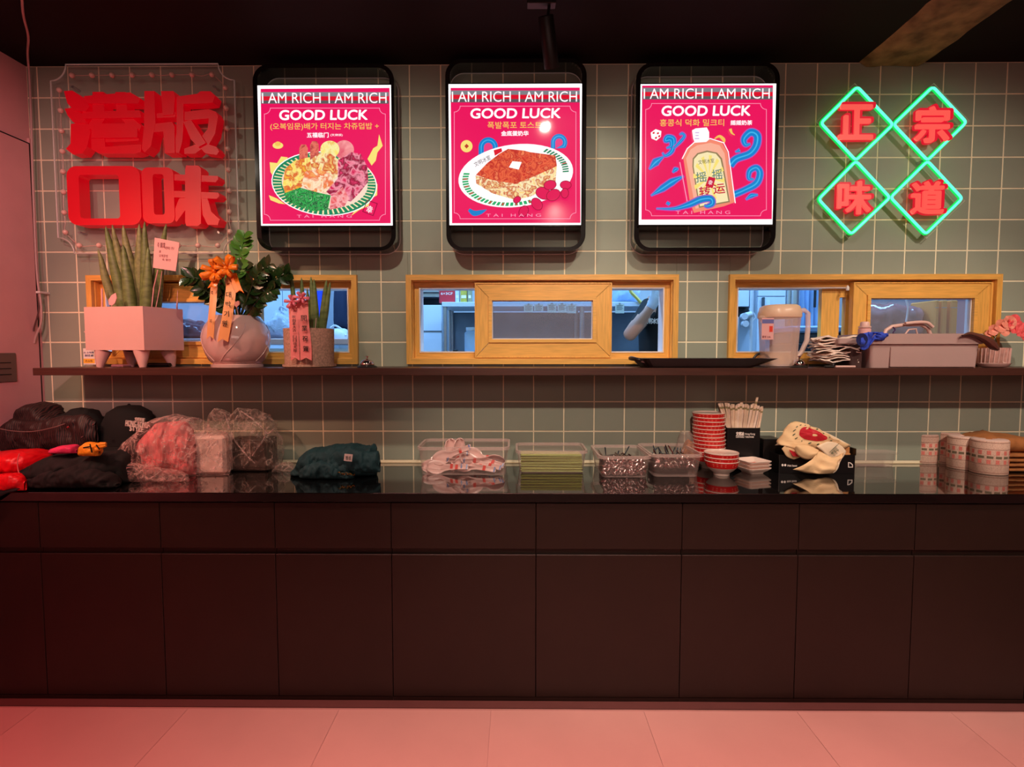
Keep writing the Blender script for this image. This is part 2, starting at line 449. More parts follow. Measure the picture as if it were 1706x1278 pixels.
# rough concrete strip on the ceiling, running towards the room
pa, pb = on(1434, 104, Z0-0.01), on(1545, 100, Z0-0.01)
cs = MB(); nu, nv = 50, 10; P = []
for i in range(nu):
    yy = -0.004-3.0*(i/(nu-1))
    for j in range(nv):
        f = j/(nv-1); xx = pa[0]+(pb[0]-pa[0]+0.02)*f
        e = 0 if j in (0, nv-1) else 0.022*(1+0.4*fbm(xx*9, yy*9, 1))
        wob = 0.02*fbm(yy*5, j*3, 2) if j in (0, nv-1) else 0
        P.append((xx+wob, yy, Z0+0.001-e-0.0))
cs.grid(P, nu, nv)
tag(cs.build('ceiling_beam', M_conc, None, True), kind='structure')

# door panel and trims on the left wall
def wl(px, py):                       # pixel -> point on left wall
    d = ray(px, py); t = (XL-CAM.x)/d.x; p = CAM+d*t; return p.y, p.z
yd, zd = wl(43, 240)
yc = wl(62, 300)[0]
dm = MB(); dm.box(XL, XL+0.012, yd-0.9, yd, 0.02, zd)
D = tag(MB().box(XL+0.0005, XL+0.014, yd-0.95, yd, 0.02, zd).build('door_1', mat('pink_lit_door_panel', (225, 168, 170), rough=0.75, var=0.03)), kind='structure')
MB().box(XL+0.0005, XL+0.0145, yd+.0002, yd+0.006, 0.02, zd+.006).build('door_gap_shade', M_cabdark, D)  # dark strips drawn in for the shade of the door gap
MB().box(XL+0.0005, XL+0.0145, yd-.95, yd, zd+.0002, zd+.006).build('door_gap_shade', M_cabdark, D)
MB().box(XL+0.0005, XL+0.012, yd+0.0065, yd+0.035, 0.02, zd+0.03).build('door_jamb', M_wallL, D)
# wall switch plate on the left wall
ya, za = wl(20, 588); yb, zb_ = wl(20, 636)
S = thing('wall_intercom', 'grey control plate with three dark grooves on the pink left wall', 'wall control', (XL+0.006, ya-0.06, zb_))
MB().bbox(XL+0.002, XL+0.02, ya-0.22, ya, zb_, za, 0.003).build('cover_plate', mat('grey_brown_plastic', (112, 92, 84), rough=0.45), S)
for k in range(3):
    z_ = zb_+(za-zb_)*(0.25+0.2*k)
    MB().box(XL+0.0195, XL+0.0215, ya-0.2, ya-0.03, z_, z_+0.004).build('groove', M_cabdark, S)
# hanging cable in the left corner
M_cable = mat('pink_white_cable', (196, 160, 158), rough=0.5, var=0.02)
cp = [(36, -40, -.16), (38, 20, -.12), (47, 60, -.09), (46, 90, -.07), (49, 130, -.05), (52, 200, -.05), (54, 280, -.05), (57, 360, -.05), (60, 430, -.05), (63, 470, -.05), (66, 490, -.05), (69, 515, -.05), (68, 540, -.05), (60, 560, -.05), (57, 572, -.05)]
pts = []
for (a, b, y) in cp:
    x, z = at(a, b, y)
    if z > Z0-.006: x, y = on(a, b, Z0-.006); z = Z0-.006
    pts.append((max(x, XL+0.008), y, z))
cb = thing('wall_cable', 'thin pale cable hanging down the corner beside the pink wall', 'cable', (pts[-1][0], -.05, pts[-1][2]))
MB().tube(spl(pts, 5), 0.0045, 6).build('cord', M_cable, cb)
p2 = [at(a, b, -.05) for a, b in ((66, 492), (64, 520), (57, 545), (56, 552))]
MB().tube(spl([(max(x, XL+.006), -.05, z) for x, z in p2], 5), 0.0035, 6).build('loose_end', mat('dark_cable', (90, 50, 50)), cb)
x, z = at(65, 487, -.05); MB().bbox(x-.008, x+.012, -.06, -.0005, z-.005, z+.005, .001).build('clip', M_liner, cb)

# ------------------------------------------------------------------ windows
def window(idx, w_, sash_px):
    x0, x1 = w_; z0, z1 = WZ0, WZ1
    R = thing('window_%d' % idx, None, None, ((x0+x1)/2, 0, z0), kind='structure')
    fw = 0.026
    def loop(e): return [(x0+e, z0+e), (x1-e, z0+e), (x1-e, z1-e), (x0+e, z1-e)]
    def rails(o_, i_, ya, yb, par, name, gap=0.0004, mh=M_wood, mv=M_woodv):
        for q in range(4):
            a, b = o_[q], o_[(q+1) % 4]; c, d = i_[(q+1) % 4], i_[q]
            MB().prism([a, b, c, d], ya, yb).build(name, mh if q % 2 == 0 else mv, par)
    rails(loop(0), loop(fw), -0.022, -0.0004, R, 'frame_rail')
    rails(loop(0.012), loop(fw+0.004), -0.0004, 0.118, R, 'jamb')
    # inner track rails, set back, then the pale liner
    rails(loop(fw+0.004), loop(fw+0.030), 0.030, 0.05, R, 'track_rail')
    rails(loop(fw+0.030), loop(fw+0.036), 0.026, 0.116, R, 'liner', mh=M_liner, mv=M_liner)
    if sash_px:
        sa, sb, pa_, pb_, ta, tb, qa, qb = sash_px
        Y = 0.002
        S0, S1 = ax(sa, Y, 530), ax(sb, Y, 530); G0, G1 = ax(pa_, Y, 530), ax(pb_, Y, 530)
        zt, zb2, gt, gb = az(ta, Y), az(tb, Y), az(qa, Y), az(qb, Y)
        zt = min(zt, z1-fw-0.001); zb2 = max(zb2, z0+fw+0.001)
        SH = thing('sash', None, None, ((S0+S1)/2, Y, zb2)); SH.parent = R; SH.location = Vector(((S0+S1)/2, Y, zb2))-R.location
        O_ = [(S0, zb2), (S1, zb2), (S1, zt), (S0, zt)]; I_ = [(G0, gb), (G1, gb), (G1, gt), (G0, gt)]
        off = 0.0026
        for q in range(4):
            a, b = O_[q], O_[(q+1) % 4]; c, d = I_[(q+1) % 4], I_[q]
            ctr = Vector(((a[0]+b[0]+c[0]+d[0])/4, (a[1]+b[1]+c[1]+d[1])/4))
            pts_ = [a, b, c, d]
            if q % 2 == 0: pts_ = [(a[0]+off, a[1]), (b[0]-off, b[1]), (c[0]-off, c[1]), (d[0]+off, d[1])]
            MB().prism(pts_, Y-0.004, Y+0.026).build('sash_rail', M_wood if q % 2 == 0 else M_woodv, SH)
        # bead round the glass
        def il(e): return [(G0+e, gb+e), (G1-e, gb+e), (G1-e, gt-e), (G0+e, gt-e)]
        MB().ring([(S0+e_*.0005, zb2), (S1, zb2), (S1, zt), (S0, zt)] if False else [(S0+.0004, zb2+.0004), (S1-.0004, zb2+.0004), (S1-.0004, zt-.0004), (S0+.0004, zt-.0004)], [(S0+.007, zb2+.007), (S1-.007, zb2+.007), (S1-.007, zt-.007), (S0+.007, zt-.007)], Y-0.008, Y-0.0042).build('edge_moulding', M_woodv, SH)
        MB().ring(il(-0.014), il(0.002), Y-0.012, Y+0.004).build('glazing_bead', M_wood, SH)
        MB().ring(il(0.002), il(0.006), Y+0.006, Y+0.024).build('gasket', M_liner, SH)
        MB().box(G0+.0025, G1-.0025, Y+0.012, Y+0.016, gb+.0025, gt-.0025).build('pane', M_glass, SH)
    return R
M_glass = film('window_glass', (225, 222, 235), fac=0.10, rough=0.03, tint=(0.82, 0.84, 0.88, 1))
window(1, WIN[0], (186, 436, 212, 412, 472, 596, 502, 570))
window(2, WIN[1], (791, 1019, 819, 988, 471, 596, 500, 566))
r3 = window(3, WIN[2], (1419, 1649, 1447, 1620, 471, 596, 497, 566))
# second sash stile seen through the gap of window 3, small white latch
Y = .055
for (a, b, c, d) in ((1368, 1398, 482, 596), (1398, 1408, 482, 500), (1408, 1420, 482, 596)):
    xa_, xb_ = ax(a, Y, 530), ax(b, Y, 530); MB().box(xa_, xb_-.0005, Y, Y+.03, az(d, Y)+.012, az(c, Y)).build('rear_sash_stile', M_woodv, r3)
x, z = at(1413, 480, -.004); MB().lathe([(0, 0), (.006, .002), (.008, .01), (.006, .02), (.003, .026), (0, .027)], 0, 0, 10).xf(Matrix.Translation((x, .0, z-.013))).build('latch', M_liner, r3, True)

# ------------------------------------------------------------------ shelf, counter, cabinets
ZS = az(613.2, -0.28)
xsl = ax(54, -0.28, 615)
sh = MB(); sh.bbox(xsl, XR-0.01, -0.28, -0.0005, ZS-0.033, ZS, 0.0015)
tag(sh.build('wall_shelf', M_shelf), 'long dark walnut serving shelf running under the three windows', 'shelf')
YF = on(853, 822.0, ZC)[1]
ct = MB(); ct.bbox(XL+.001, XR-0.01, YF, -0.007, ZC-0.036, ZC, 0.002)
tag(ct.build('countertop', M_granite), 'long black polished stone countertop over the brown base cabinets', 'countertop')
YD = YF+0.012
ztd = az(838, YD)-.001; zbd = az(914.5, YD); ztc = az(924.5, YD); zbc = az(1161, YD)
seams = [-150, 65, 266.5, 457.5, 651.5, 893, 1136.7, 1331.3, 1525.3, 1722, 1920]
names = ['base cabinet at the far end under the dark clothes pile', 'base cabinet under the black jackets and red puffer', 'base cabinet under the wrapped foam box', 'base cabinet under the folded teal cloth',
         'wide base cabinet under the tub of white spoons', 'wide base cabinet under the green stick and metal cutlery tubs', 'base cabinet under the red bowl stacks and straw box',
         'base cabinet under the spilled cream paper bags', 'base cabinet under the printed paper rolls', 'base cabinet at the end under the brown paper bags']
for i in range(10):
    a = max(ax(seams[i], YD, 875), XL+.004); b = ax(seams[i+1], YD, 875)
    wd = 'dark brown ' + ('wide ' if False else '') + names[i]
    G_ = thing('base_cabinet', 'dark brown '+names[i], 'cabinet', ((a+b)/2, (YD-0.02)/2, 0.0), group='brown base cabinets under the counter')
    MB().box(a+.0005, b-.0005, YD+.022, -0.02, 0.001, ZC-.0365).build('body', M_cabdark, G_)
    MB().bbox(a+.0014, b-.0014, YD, YD+.021, zbd, ztd, .001).build('drawer_front', M_cab, G_)
    MB().bbox(a+.0014, b-.0014, YD, YD+.021, zbc, ztc, .001).build('door', M_cab, G_)
    MB().box(a+.0014, b-.0014, YD+.014, YD+.0215, ztc+.0003, zbd-.0003).build('finger_groove', M_cab, G_)
    MB().box(a+.0005, b-.0005, YD+.001, YD+.0215, .001, zbc-.002).build('plinth', M_cab, G_)
# ------------------------------------------------------------------ track light in view
M_blk = mat('matt_black_metal', (20, 15, 15), rough=0.45, var=0.04)
yt = -0.50
tl = thing('track_spotlight', 'black cylinder spotlight tilted from its ceiling track above the middle picture', 'lamp', (ax(905, yt, 5), yt, Z0))
h_dummy = 0; xa_, za_ = at(878, -5, yt); xb_, zb2_ = at(926, 10, yt)
MB().bbox(xa_, xb_, yt-.02, yt+.02, zb2_, Z0-.001, .002).build('track_adapter', M_blk, tl)
p0 = at(915, 8, yt); p1 = at(913, 27, yt); p2_ = at(899, 27, yt)
MB().tube([(p0[0], yt, p0[1]), (p1[0], yt, p1[1])], .006, 8).build('stem', M_blk, tl)
h0 = at(909, 25, yt); h1 = at(922, 92, yt)
a = Vector((h0[0], yt, h0[1])); b = Vector((h1[0], yt+.095, h1[1])); d = (b-a).normalized()
MB().tube([a, a+d*.0005, a+d*.004, b, b+d*.0002, b-d*.045, b-d*.046], [.001, .026, .030, .030, .0265, .0265, .001], 20, caps=False).build('lamp_head', M_blk, tl, True)
MB().tube([b-d*.006, b-d*.004], [.022, .022], 16).build('lens', pr((255, 225, 170), 6.0), tl)
light('SPOT', 'track_head_light', b+d*.004, 7, WARM, b+d*1.0, 0.02, 120, 0.6)
# ------------------------------------------------------------------ big red letter sign
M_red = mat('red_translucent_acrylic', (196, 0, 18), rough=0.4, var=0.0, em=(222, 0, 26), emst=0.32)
M_acr = film('clear_acrylic', (235, 230, 225), fac=0.05, rough=0.05)
M_edge = mat('acrylic_edge', (190, 175, 165), rough=0.3, var=0.02, em=(190, 160, 150), emst=0.08)
M_bulb = mat('frosted_bulb', (232, 190, 178), rough=0.15, var=0.02, spec=0.8)
YBD = -0.05                              # board plane
def c1(x, y, Y): return at(x/3.6512, 90+y/3.6512, Y)
bx0 = (c1(312, 300, YBD)[0]+c1(345, 1000, YBD)[0])/2; bx1 = (c1(1425, 300, YBD)[0]+c1(1450, 1000, YBD)[0])/2
bz1 = c1(800, 60, YBD)[1]; bz0 = c1(800, 1212, YBD)[1]; r_ = 0.075
def notched(x0, x1, z0, z1, r, seg=6):
    p = []
    for cx, cz, a0 in ((x1, z1, 270), (x0, z1, 0), (x0, z0, 90), (x1, z0, 180)):
        for k in range(seg+1):
            a = math.radians(a0-90*k/seg); p.append((cx+r*math.cos(a), cz+r*math.sin(a)))
    return p
def notched(x0, x1, z0, z1, r, seg=6):
    p = []
    for cx, cz, a0 in ((x1, z1, 270), (x0, z1, 360), (x0, z0, 90), (x1, z0, 180)):
        for k in range(seg+1):
            a = math.radians(a0-90*k/seg); p.append((cx+r*math.cos(a), cz+r*math.sin(a)))
    return p
bz1 = min(bz1, Z0-.006)
SG = thing('acrylic_letter_sign', 'large red block letter sign on a clear bulb-edged acrylic board', 'sign', ((bx0+bx1)/2, YBD, bz0))
op = notched(bx0, bx1, bz0, bz1, r_)
MB().prism(op, YBD, YBD+.006).build('board', M_acr, SG)
MB().tube([(x, YBD+.003, z) for x, z in op], .0033, 6, closed=True).build('board_edge', M_edge, SG)
for (sx_, sz_) in ((bx0+.1, bz0+.1), (bx1-.1, bz0+.1), (bx0+.1, bz1-.1), (bx1-.1, bz1-.1)):
    MB().tube([(sx_, YBD+.006, sz_), (sx_, -.0005, sz_)], .006, 10).build('standoff', M_steel, SG)
# letters: stroke polygons read in crop coordinates; strokes overlap inside one solid letter
YL0, YL1 = -0.115, YBD-.0015
LET = {
 'gang': [[(388,225),(440,222),(500,262),(545,318),(520,350),(452,345),(410,300)], [(388,330),(440,322),(505,368),(520,420),(440,412),(405,370)],
          [(420,420),(520,405),(540,470),(520,560),(490,600),(432,605),(390,572),(418,540)],
          [(508,255),(790,232),(852,268),(840,300),(520,300)], [(556,226),(622,226),(632,390),(556,390)], [(690,224),(752,224),(770,390),(700,390)],
          [(500,350),(845,340),(858,385),(500,392)], [(560,380),(640,378),(610,420),(545,455),(520,440)], [(720,378),(790,380),(850,430),(835,465),(770,440)],
          [(552,420),(790,420),(832,450),(832,505),(552,510)], [(545,500),(625,500),(632,560),(850,545),(850,590),(815,602),(590,600),(548,575)], [(555,505),(835,488),(832,520),(560,535)]],
 'ban': [[(878,225),(938,225),(945,420),(918,560),(880,600),(862,580),(876,440)], [(975,222),(1050,222),(1060,255),(1052,365),(985,372)], [(925,358),(1060,345),(1058,378),(925,385)],
         [(925,425),(1045,412),(1060,440),(1062,600),(1000,602),(992,470),(930,475)],
         [(1070,255),(1195,238),(1215,222),(1275,222),(1302,250),(1290,290),(1250,296),(1110,300),(1112,400),(1105,520),(1085,598),(1045,598),(1068,480)],
         [(1112,345),(1260,328),(1305,345),(1318,372),(1300,480),(1262,545),(1308,560),(1325,585),(1310,608),(1240,598),(1215,572),(1180,600),(1112,602),(1112,570),(1180,545),(1215,500),(1255,450),(1262,385),(1112,398)],
         [(1112,410),(1160,400),(1205,470),(1250,540),(1205,565),(1160,520)]],
 'wei': [[(870,700),(905,682),(1040,682),(1050,705),(1058,985),(1040,1030),(900,1032),(872,1010)],
         [(1132,678),(1205,678),(1222,695),(1222,1030),(1205,1045),(1132,1045),(1126,1020),(1126,700)], [(1058,730),(1320,740),(1325,760),(1308,778),(1058,768)],
         [(1058,832),(1325,842),(1335,862),(1318,880),(1058,872)], [(1126,860),(1126,945),(1070,1020),(1050,1000),(1062,940),(1085,880)],
         [(1222,865),(1262,880),(1285,960),(1335,1005),(1322,1040),(1262,1038),(1232,980)]],
}
def outline(pts): return [c1(x, y, YL0) for x, y in pts]
def bevel_prism(mb, pts, y0, y1, b=0.006):
    mb.prism(pts, y0, y1)
for key in ('gang', 'ban', 'wei'):
    mb = MB()
    for k, p in enumerate(LET[key]):
        mb.prism(outline(p), YL0+0.0004*k+.0045*(k % 3), YL1)
    if key == 'wei':
        mb = MB()
        P = LET['wei']
        # mouth radical: square ring
        o4 = outline([(870,690),(1052,690),(1058,1030),(872,1030)]); 
        xs_ = [p[0] for p in o4]; zs_ = [p[1] for p in o4]
        X0, X1, Zb, Zt = min(xs_), max(xs_), min(zs_), max(zs_)
        mb.ring(rrect(X0, X1, Zb, Zt, .03, 5), rrect(X0+.052, X1-.046, Zb+.04, Zt-.03, .012, 5), YL0, YL1)
        for k, p in enumerate(P[1:]): mb.prism(outline(p), YL0+0.0004*k+.003*(k % 2), YL1)
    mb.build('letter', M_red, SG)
o4 = outline([(405,682),(850,682),(860,1040),(415,1040)]); i4 = outline([(480,735),(722,735),(730,1000),(486,1000)])
X0, X1 = (o4[0][0]+o4[3][0])/2, (o4[1][0]+o4[2][0])/2; Zb, Zt = o4[2][1], o4[0][1]
x0, x1 = (i4[0][0]+i4[3][0])/2, (i4[1][0]+i4[2][0])/2; zb, zt = i4[2][1], i4[0][1]
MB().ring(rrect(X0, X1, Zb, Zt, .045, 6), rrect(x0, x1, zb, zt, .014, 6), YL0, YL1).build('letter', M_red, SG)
# bulbs and their wire
bl = [(99,150),(101,184),(102.5,218),(104,252),(105,286),(106,320),(107,354),(109,387)]
br_ = [(375.5,146),(377,180),(378.5,214),(379.5,248),(381,283),(382,318),(382.5,353),(383,386)]
bt = [(120+33.3*i, 125.5-0.2*i) for i in range(8)]
bb = [(132+33*i, 409) for i in range(8)]
ml = MB().lathe([(0, -.012), (.006, -.011), (.0105, -.006), (.0125, 0), (.0105, .006), (.006, .011), (0, .012)], 0, 0, 12).mesh('bulb', M_bulb, True)
for (x, y) in bl+br_+bt+bb:
    p = at(x, y, YBD-.014); o = bpy.data.objects.new('bulb', ml); C.objects.link(o); o.parent = SG; o.location = Vector((p[0], YBD-.014, p[1]))-SG.location
wp = []
for seq in (bt, br_, bb[::-1], bl[::-1]):
    for i, (x, y) in enumerate(seq):
        a, b = at(x, y, YBD-.006); wp.append((a, YBD-.006, b))
        if i < len(seq)-1:
            q = seq[i+1]; a, b = at((x+q[0])/2+random.uniform(-1.5, 1.5), (y+q[1])/2+random.uniform(0, 3), YBD-.006); wp.append((a, YBD-.006, b))
MB().tube(spl(wp, 3), .0017, 5).build('bulb_wire', mat('clear_pink_wire', (205, 170, 160), rough=0.3), SG)

# ------------------------------------------------------------------ neon cross sign
M_neon = mat('green_neon_tube', (60, 200, 150), rough=0.3, var=0, em=(96, 255, 208), emst=1.3)
M_neonback = mat('green_lit_silicone', (0, 120, 50), rough=0.5, var=0, em=(0, 215, 84), emst=1.1)
M_neonred = mat('red_lit_letter_face', (120, 30, 30), rough=0.4, var=0, em=(250, 88, 78), emst=0.95)
M_neonred2 = mat('red_lit_letter_side', (120, 5, 20), rough=0.4, var=0, em=(222, 14, 44), emst=0.85)
YN = -0.05
def c5(x, y, Y=YN): return at(1330+x/4.2606, 120+y/4.2606, Y)
NS = thing('neon_lattice_sign', 'green neon lattice of four diamonds framing red lit characters', 'sign', (c5(650, 1155)[0], YN, c5(650, 1155)[1]))
X = {'tl_t': (415,105), 'tl_l': (155,365), 'c_tl': (405,632), 'c_t': (670,375), 'tr_t': (950,105), 'tr_r': (1190,360), 'c_r': (912,632), 'bl_l': (138,905), 'bl_b': (372,1155), 'c_b': (648,893), 'br_r': (1160,900), 'br_b': (900,1155)}
loops = [('tl_t', 'tl_l', 'c_tl', 'c_t'), ('tr_t', 'tr_r', 'c_r', 'c_t'), ('c_tl', 'bl_l', 'bl_b', 'c_b'), ('c_r', 'br_r', 'br_b', 'c_b')]
for k, lp in enumerate(loops):
    P = [Vector(c5(*X[n_])) for n_ in lp]; pts = []; cm = sum(P, Vector((0, 0)))/4
    for i in range(4):
        a, b, c_ = P[i-1], P[i], P[(i+1) % 4]
        b = b+(cm-b)*0.008
        u, v = (a-b).normalized()*.016, (c_-b).normalized()*.016
        for t in (0, .33, .67, 1): pts.append((b+u*(1-t)**2+v*t**2).to_tuple())
    yy = YN-.004-k*.0003
    MB().tube([(x, yy, z) for x, z in pts], .0062, 8, closed=True).build('neon_tube', M_neon, NS, True)
    MB().tube([(x+.0, yy+.0075, z) for x, z in pts], .0105, 4, closed=True).build('tube_holder', M_neonback, NS)
bd = [c5(*X[n_], YN+.012) for n_ in ('tl_t', 'c_t', 'tr_t', 'tr_r', 'c_r', 'br_r', 'br_b', 'c_b', 'bl_b', 'bl_l', 'c_tl', 'tl_l')]
cm = Vector((sum(p[0] for p in bd)/12, sum(p[1] for p in bd)/12))
bd2 = [tuple(cm+(Vector(p)-cm)*1.05) for p in bd]
MB().prism(bd2, YN+.013, YN+.017).build('board', M_acr, NS)
MB().tube([(x, YN+.015, z) for x, z in bd2], .002, 5, closed=True).build('board_edge', M_edge, NS)
for n_ in ('c_t', 'c_b', 'c_tl', 'c_r'):
    p = Vector(c5(*X[n_], YN+.012)); p = p+(cm-p)*.12
    MB().tube([(p.x, YN+.017, p.y), (p.x, -.0005, p.y)], .006, 10).build('standoff', M_steel, NS)
for ch, (a, b, c_, d) in (('正', (285,540,228,478)), ('宗', (825,1085,240,500)), ('味', (275,525,772,1010)), ('道', (800,1045,772,1008))):
    q0, q1 = c5(a, d, -.074), c5(b, c_, -.074)
    o = text_mb(ch, q0[0], q1[0], q0[1], q1[1], -.0745, .010, offset=.028).build('character', M_neonred, NS)
    q0, q1 = c5(a, d, -.05), c5(b, c_, -.05)
    e = .005
    text_mb(ch, q0[0]-e, q1[0]+e, q0[1]-e, q1[1]+e, -.064, .034, offset=.045).build('character_body', M_neonred2, NS)

# ------------------------------------------------------------------ illuminated picture boxes
M_band = mat('polished_black_band', (22, 18, 18), rough=0.10, metal=0.0, var=0.0, spec=0.9, coat=0.6)
YP = -0.128
class Art:
    def __init__(s, x0, y0, sc, par): s.x0, s.y0, s.s, s.par, s.n = x0, y0, sc, par, 0
    def p(s, x, y): return at(s.x0+x/s.s, s.y0+y/s.s, YP)
    def y(s): s.n += 1; return YP-.0002*s.n
    def poly(s, pts, m, name='print_shape', label=None):
        yy = s.y(); return MB().flat([s.p(*q) for q in pts], yy).build(name, m, s.par, label=label)
    def polys(s, lists, m, name='print_shape'):
        yy = s.y(); mb = MB()
        for k, pts in enumerate(lists): mb.flat([s.p(*q) for q in pts], yy-.000005*k)
        return mb.build(name, m, s.par)
    def text(s, t, x0, x1, y0, y1, m, off=0.0, rot=0.0, shear=0.0, name='lettering'):
        a, b = s.p((x0+x1)/2, (y0+y1)/2), None
        l, r = s.p(x0, (y0+y1)/2)[0], s.p(x1, (y0+y1)/2)[0]; tp, bt_ = s.p((x0+x1)/2, y0)[1], s.p((x0+x1)/2, y1)[1]
        return text_mb(t, l, r, bt_, tp, s.y(), 0, offset=off, rot=rot, shear=shear).build(name, m, s.par)
    def ribbon(s, pts, wd):            # variable-width stroke outline
        P = spl([Vector((a, b, 0)) for a, b in pts], 5); n = len(P); L, R_ = [], []
        for i, q in enumerate(P):
            d = (P[min(i+1, n-1)]-P[max(i-1, 0)]).normalized(); f = i/(n-1)*(len(wd)-1); k = min(int(f), len(wd)-2); w_ = wd[k]+(wd[k+1]-wd[k])*(f-k)
            nrm = Vector((-d.y, d.x, 0))*w_/2; L.append((q+nrm)[:2]); R_.append((q-nrm)[:2])
        return [[L[i], L[i+1], R_[i+1], R_[i]] for i in range(n-1)]
    def stroke(s, pts, wd, m, name='print_line'):
        yy = s.y(); mb = MB()
        for k, q in enumerate(s.ribbon(pts, wd)):
            mb.flat([s.p(*v) for v in q], yy)
        return mb.build(name, m, s.par)
    def line(s, pts, w_, m, closed=True, name='print_border'):
        yy = s.y(); mb = MB(); n = len(pts)
        for i in range(n if closed else n-1):
            a, b = Vector(pts[i]), Vector(pts[(i+1) % n])
            if (b-a).length < .01: continue
            d = (b-a).normalized(); q = Vector((-d.y, d.x))*w_/2; e = d*w_/2
            mb.flat([s.p(*v) for v in (a+q-e, b+q+e, b-q+e, a-q-e)], yy)
        return mb.build(name, m, s.par)
WH = pr((255, 250, 252), 1.6); WH1 = pr((255, 246, 248), 1.1); MAG = pr((236, 16, 92), 1.0); GRY = pr((128, 128, 134), 1.0); RD = pr((222, 16, 44)); YEL = pr((246, 196, 92)); PNK = pr((255, 150, 185))
BLU = pr((10, 128, 205)); BLU2 = pr((60, 180, 235)); GRN = pr((20, 135, 92)); GRN2 = pr((30, 175, 105)); DK = pr((30, 40, 40)); CRM = pr((250, 232, 180)); LYEL = pr((250, 226, 120))
def e_(cx, cy, rx, ry, rot=0, n=32, a0=0, a1=360): return ell(cx, cy, rx, ry, rot, n, a0, a1)
def boxsign(x0, corners, band, lab):
    y0, sc = 90, 3.652
    def q(x, y, Y): return at(x0+x/sc, y0+y/sc, Y)
    (lx, rx, ty, by) = corners; my = (ty+by)/2
    X0, X1 = q(lx, my, YP)[0], q(rx, my, YP)[0]; Zt, Zb = q((lx+rx)/2, ty, YP)[1], q((lx+rx)/2, by, YP)[1]
    B = thing('illuminated_picture_box', lab, 'sign', ((X0+X1)/2, -.06, Zb), group='illuminated picture boxes over the windows')
    (bl_, br2, bt_, bb_) = band
    Y0, Y1 = -.112, -.0006
    a0, a1 = q(bl_, my, Y0)[0], q(br2, my, Y0)[0]; c0, c1_ = q((bl_+br2)/2, bb_, Y0)[1], min(q((bl_+br2)/2, bt_, Y0)[1], Z0-.004)
    e = .022
    MB().ring(rrect(a0, a1, c0, c1_, .075, 8), rrect(a0+e, a1-e, c0+e*.8, c1_-e*.8, .055, 8), Y0, Y0+.018).build('front_loop', M_band, B)
    MB().ring(rrect(a0+.004, a1-.004, c0+.004, c1_-.004, .071, 8), rrect(a0+.010, a1-.010, c0+.010, c1_-.010, .065, 8), Y0+.0185, Y1-.006).build('side_band', M_band, B)
    MB().ring(rrect(a0+.002, a1-.002, c0+.002, c1_-.002, .073, 8), rrect(a0+.011, a1-.011, c0+.011, c1_-.011, .064, 8), Y1-.0055, Y1).build('wall_loop', M_edge, B)
    MB().box(a0+e+.001, a1-e-.001, -.105, -.035, Zb-.006, Zt+.010).build('lamp_body', M_band, B)
    MB().bbox(X0-.004, X1+.004, YP+.002, -.1125, Zb-.007, Zt+.007, .002).build('panel_edge', M_band, B)
    SC = MB().box(X0, X1, YP-.0, YP+.0018, Zb, Zt).build('backlit_panel', WH, B)
    return B, Art(x0, y0, sc, SC)
def common(A, inner, band, tx, fr, tw=3.4):
    A.poly(inner, MAG, 'print_ground')
    x0, x1, y0, y1 = band; h = y1-y0
    A.polys([[(x0, y0), (x1, y0), (x1, y0+h*.36), (x0, y0+h*.36)]], GRY, 'print_stripe')
    A.polys([[(x0, y0+h*.36), (x1, y0+h*.36), (x1, y0+h*.72), (x0, y0+h*.72)]], RD, 'print_stripe')
    A.polys([[(x0, y0+h*.72), (x1, y0+h*.72), (x1, y1), (x0, y1)]], pr((92, 88, 92)), 'print_stripe')
    m = (tx[0]+tx[1])/2
    A.text('I AM RICH', tx[0], m-22, tx[2], tx[3], WH1, .0); A.text('I AM RICH', m+26, tx[1], tx[2], tx[3], WH1, .0)
    a, b, c_, d = fr
    A.line(notched(a, b, c_, d, 36, 5), tw, PNK)
B1, A = boxsign(410, (80, 886, 190, 1043), (52, 906, 60, 1198), 'lit picture box showing a rice bowl with greens and meats')
common(A, [(88, 212), (873, 206), (880, 1030), (100, 1034)], (90, 868, 232, 303), (97, 855, 236, 300), (112, 848, 330, 1012))
A.text('GOOD LUCK', 202, 740, 340, 403, WH1, .042, shear=.06)
A.text('(오복임문)배가 터지는 차쥬덥밥 +', 148, 808, 420, 466, YEL, .008)
A.text('五福临门', 370, 503, 478, 510, WH1, .03); A.text('(叉烧饭)', 514, 588, 486, 503, WH1, .01)
flame = [(640,985),(700,900),(745,870),(800,790),(798,860),(760,880),(745,925),(690,950)]
for fl_ in ([flame, [(150,720),(145,660),(190,665),(215,625),(255,630),(235,680),(200,720),(175,760)], [(140,860),(190,880),(240,915),(200,910),(150,890)], [(740,640),(775,575),(800,560),(810,490),(832,560),(800,600),(790,650),(765,680)]]): A.poly(fl_, LYEL, 'print_flame')
A.poly(e_(195, 558, 32, 20), LYEL); A.poly(e_(195, 548, 18, 14), YEL)
A.poly(e_(477, 790, 318, 192, .08, 48), GRN, 'bowl_print')
A.polys([[(477+math.cos(t)*k1, 790+math.sin(t)*k1*.6) for t, k1 in ((u, 262), (u, 312), (u+.035, 312), (u+.035, 262))] for u in [i*.105 for i in range(60)]], CRM, 'bowl_pattern')
A.line(e_(477, 790, 318, 192, .08, 48), 6, WH1); A.poly(e_(480, 788, 262, 152, .08, 40), pr((250, 222, 200)))
A.polys([[(x+a, y+b) for a, b in ((-26, 90), (-26, 0), (-14, -22), (14, -22), (26, 0), (26, 90))] for x, y in ((352, 575), (418, 555))], prn([(196, 60, 60), (236, 120, 100), (160, 40, 50)], 28), 'sausage_print')
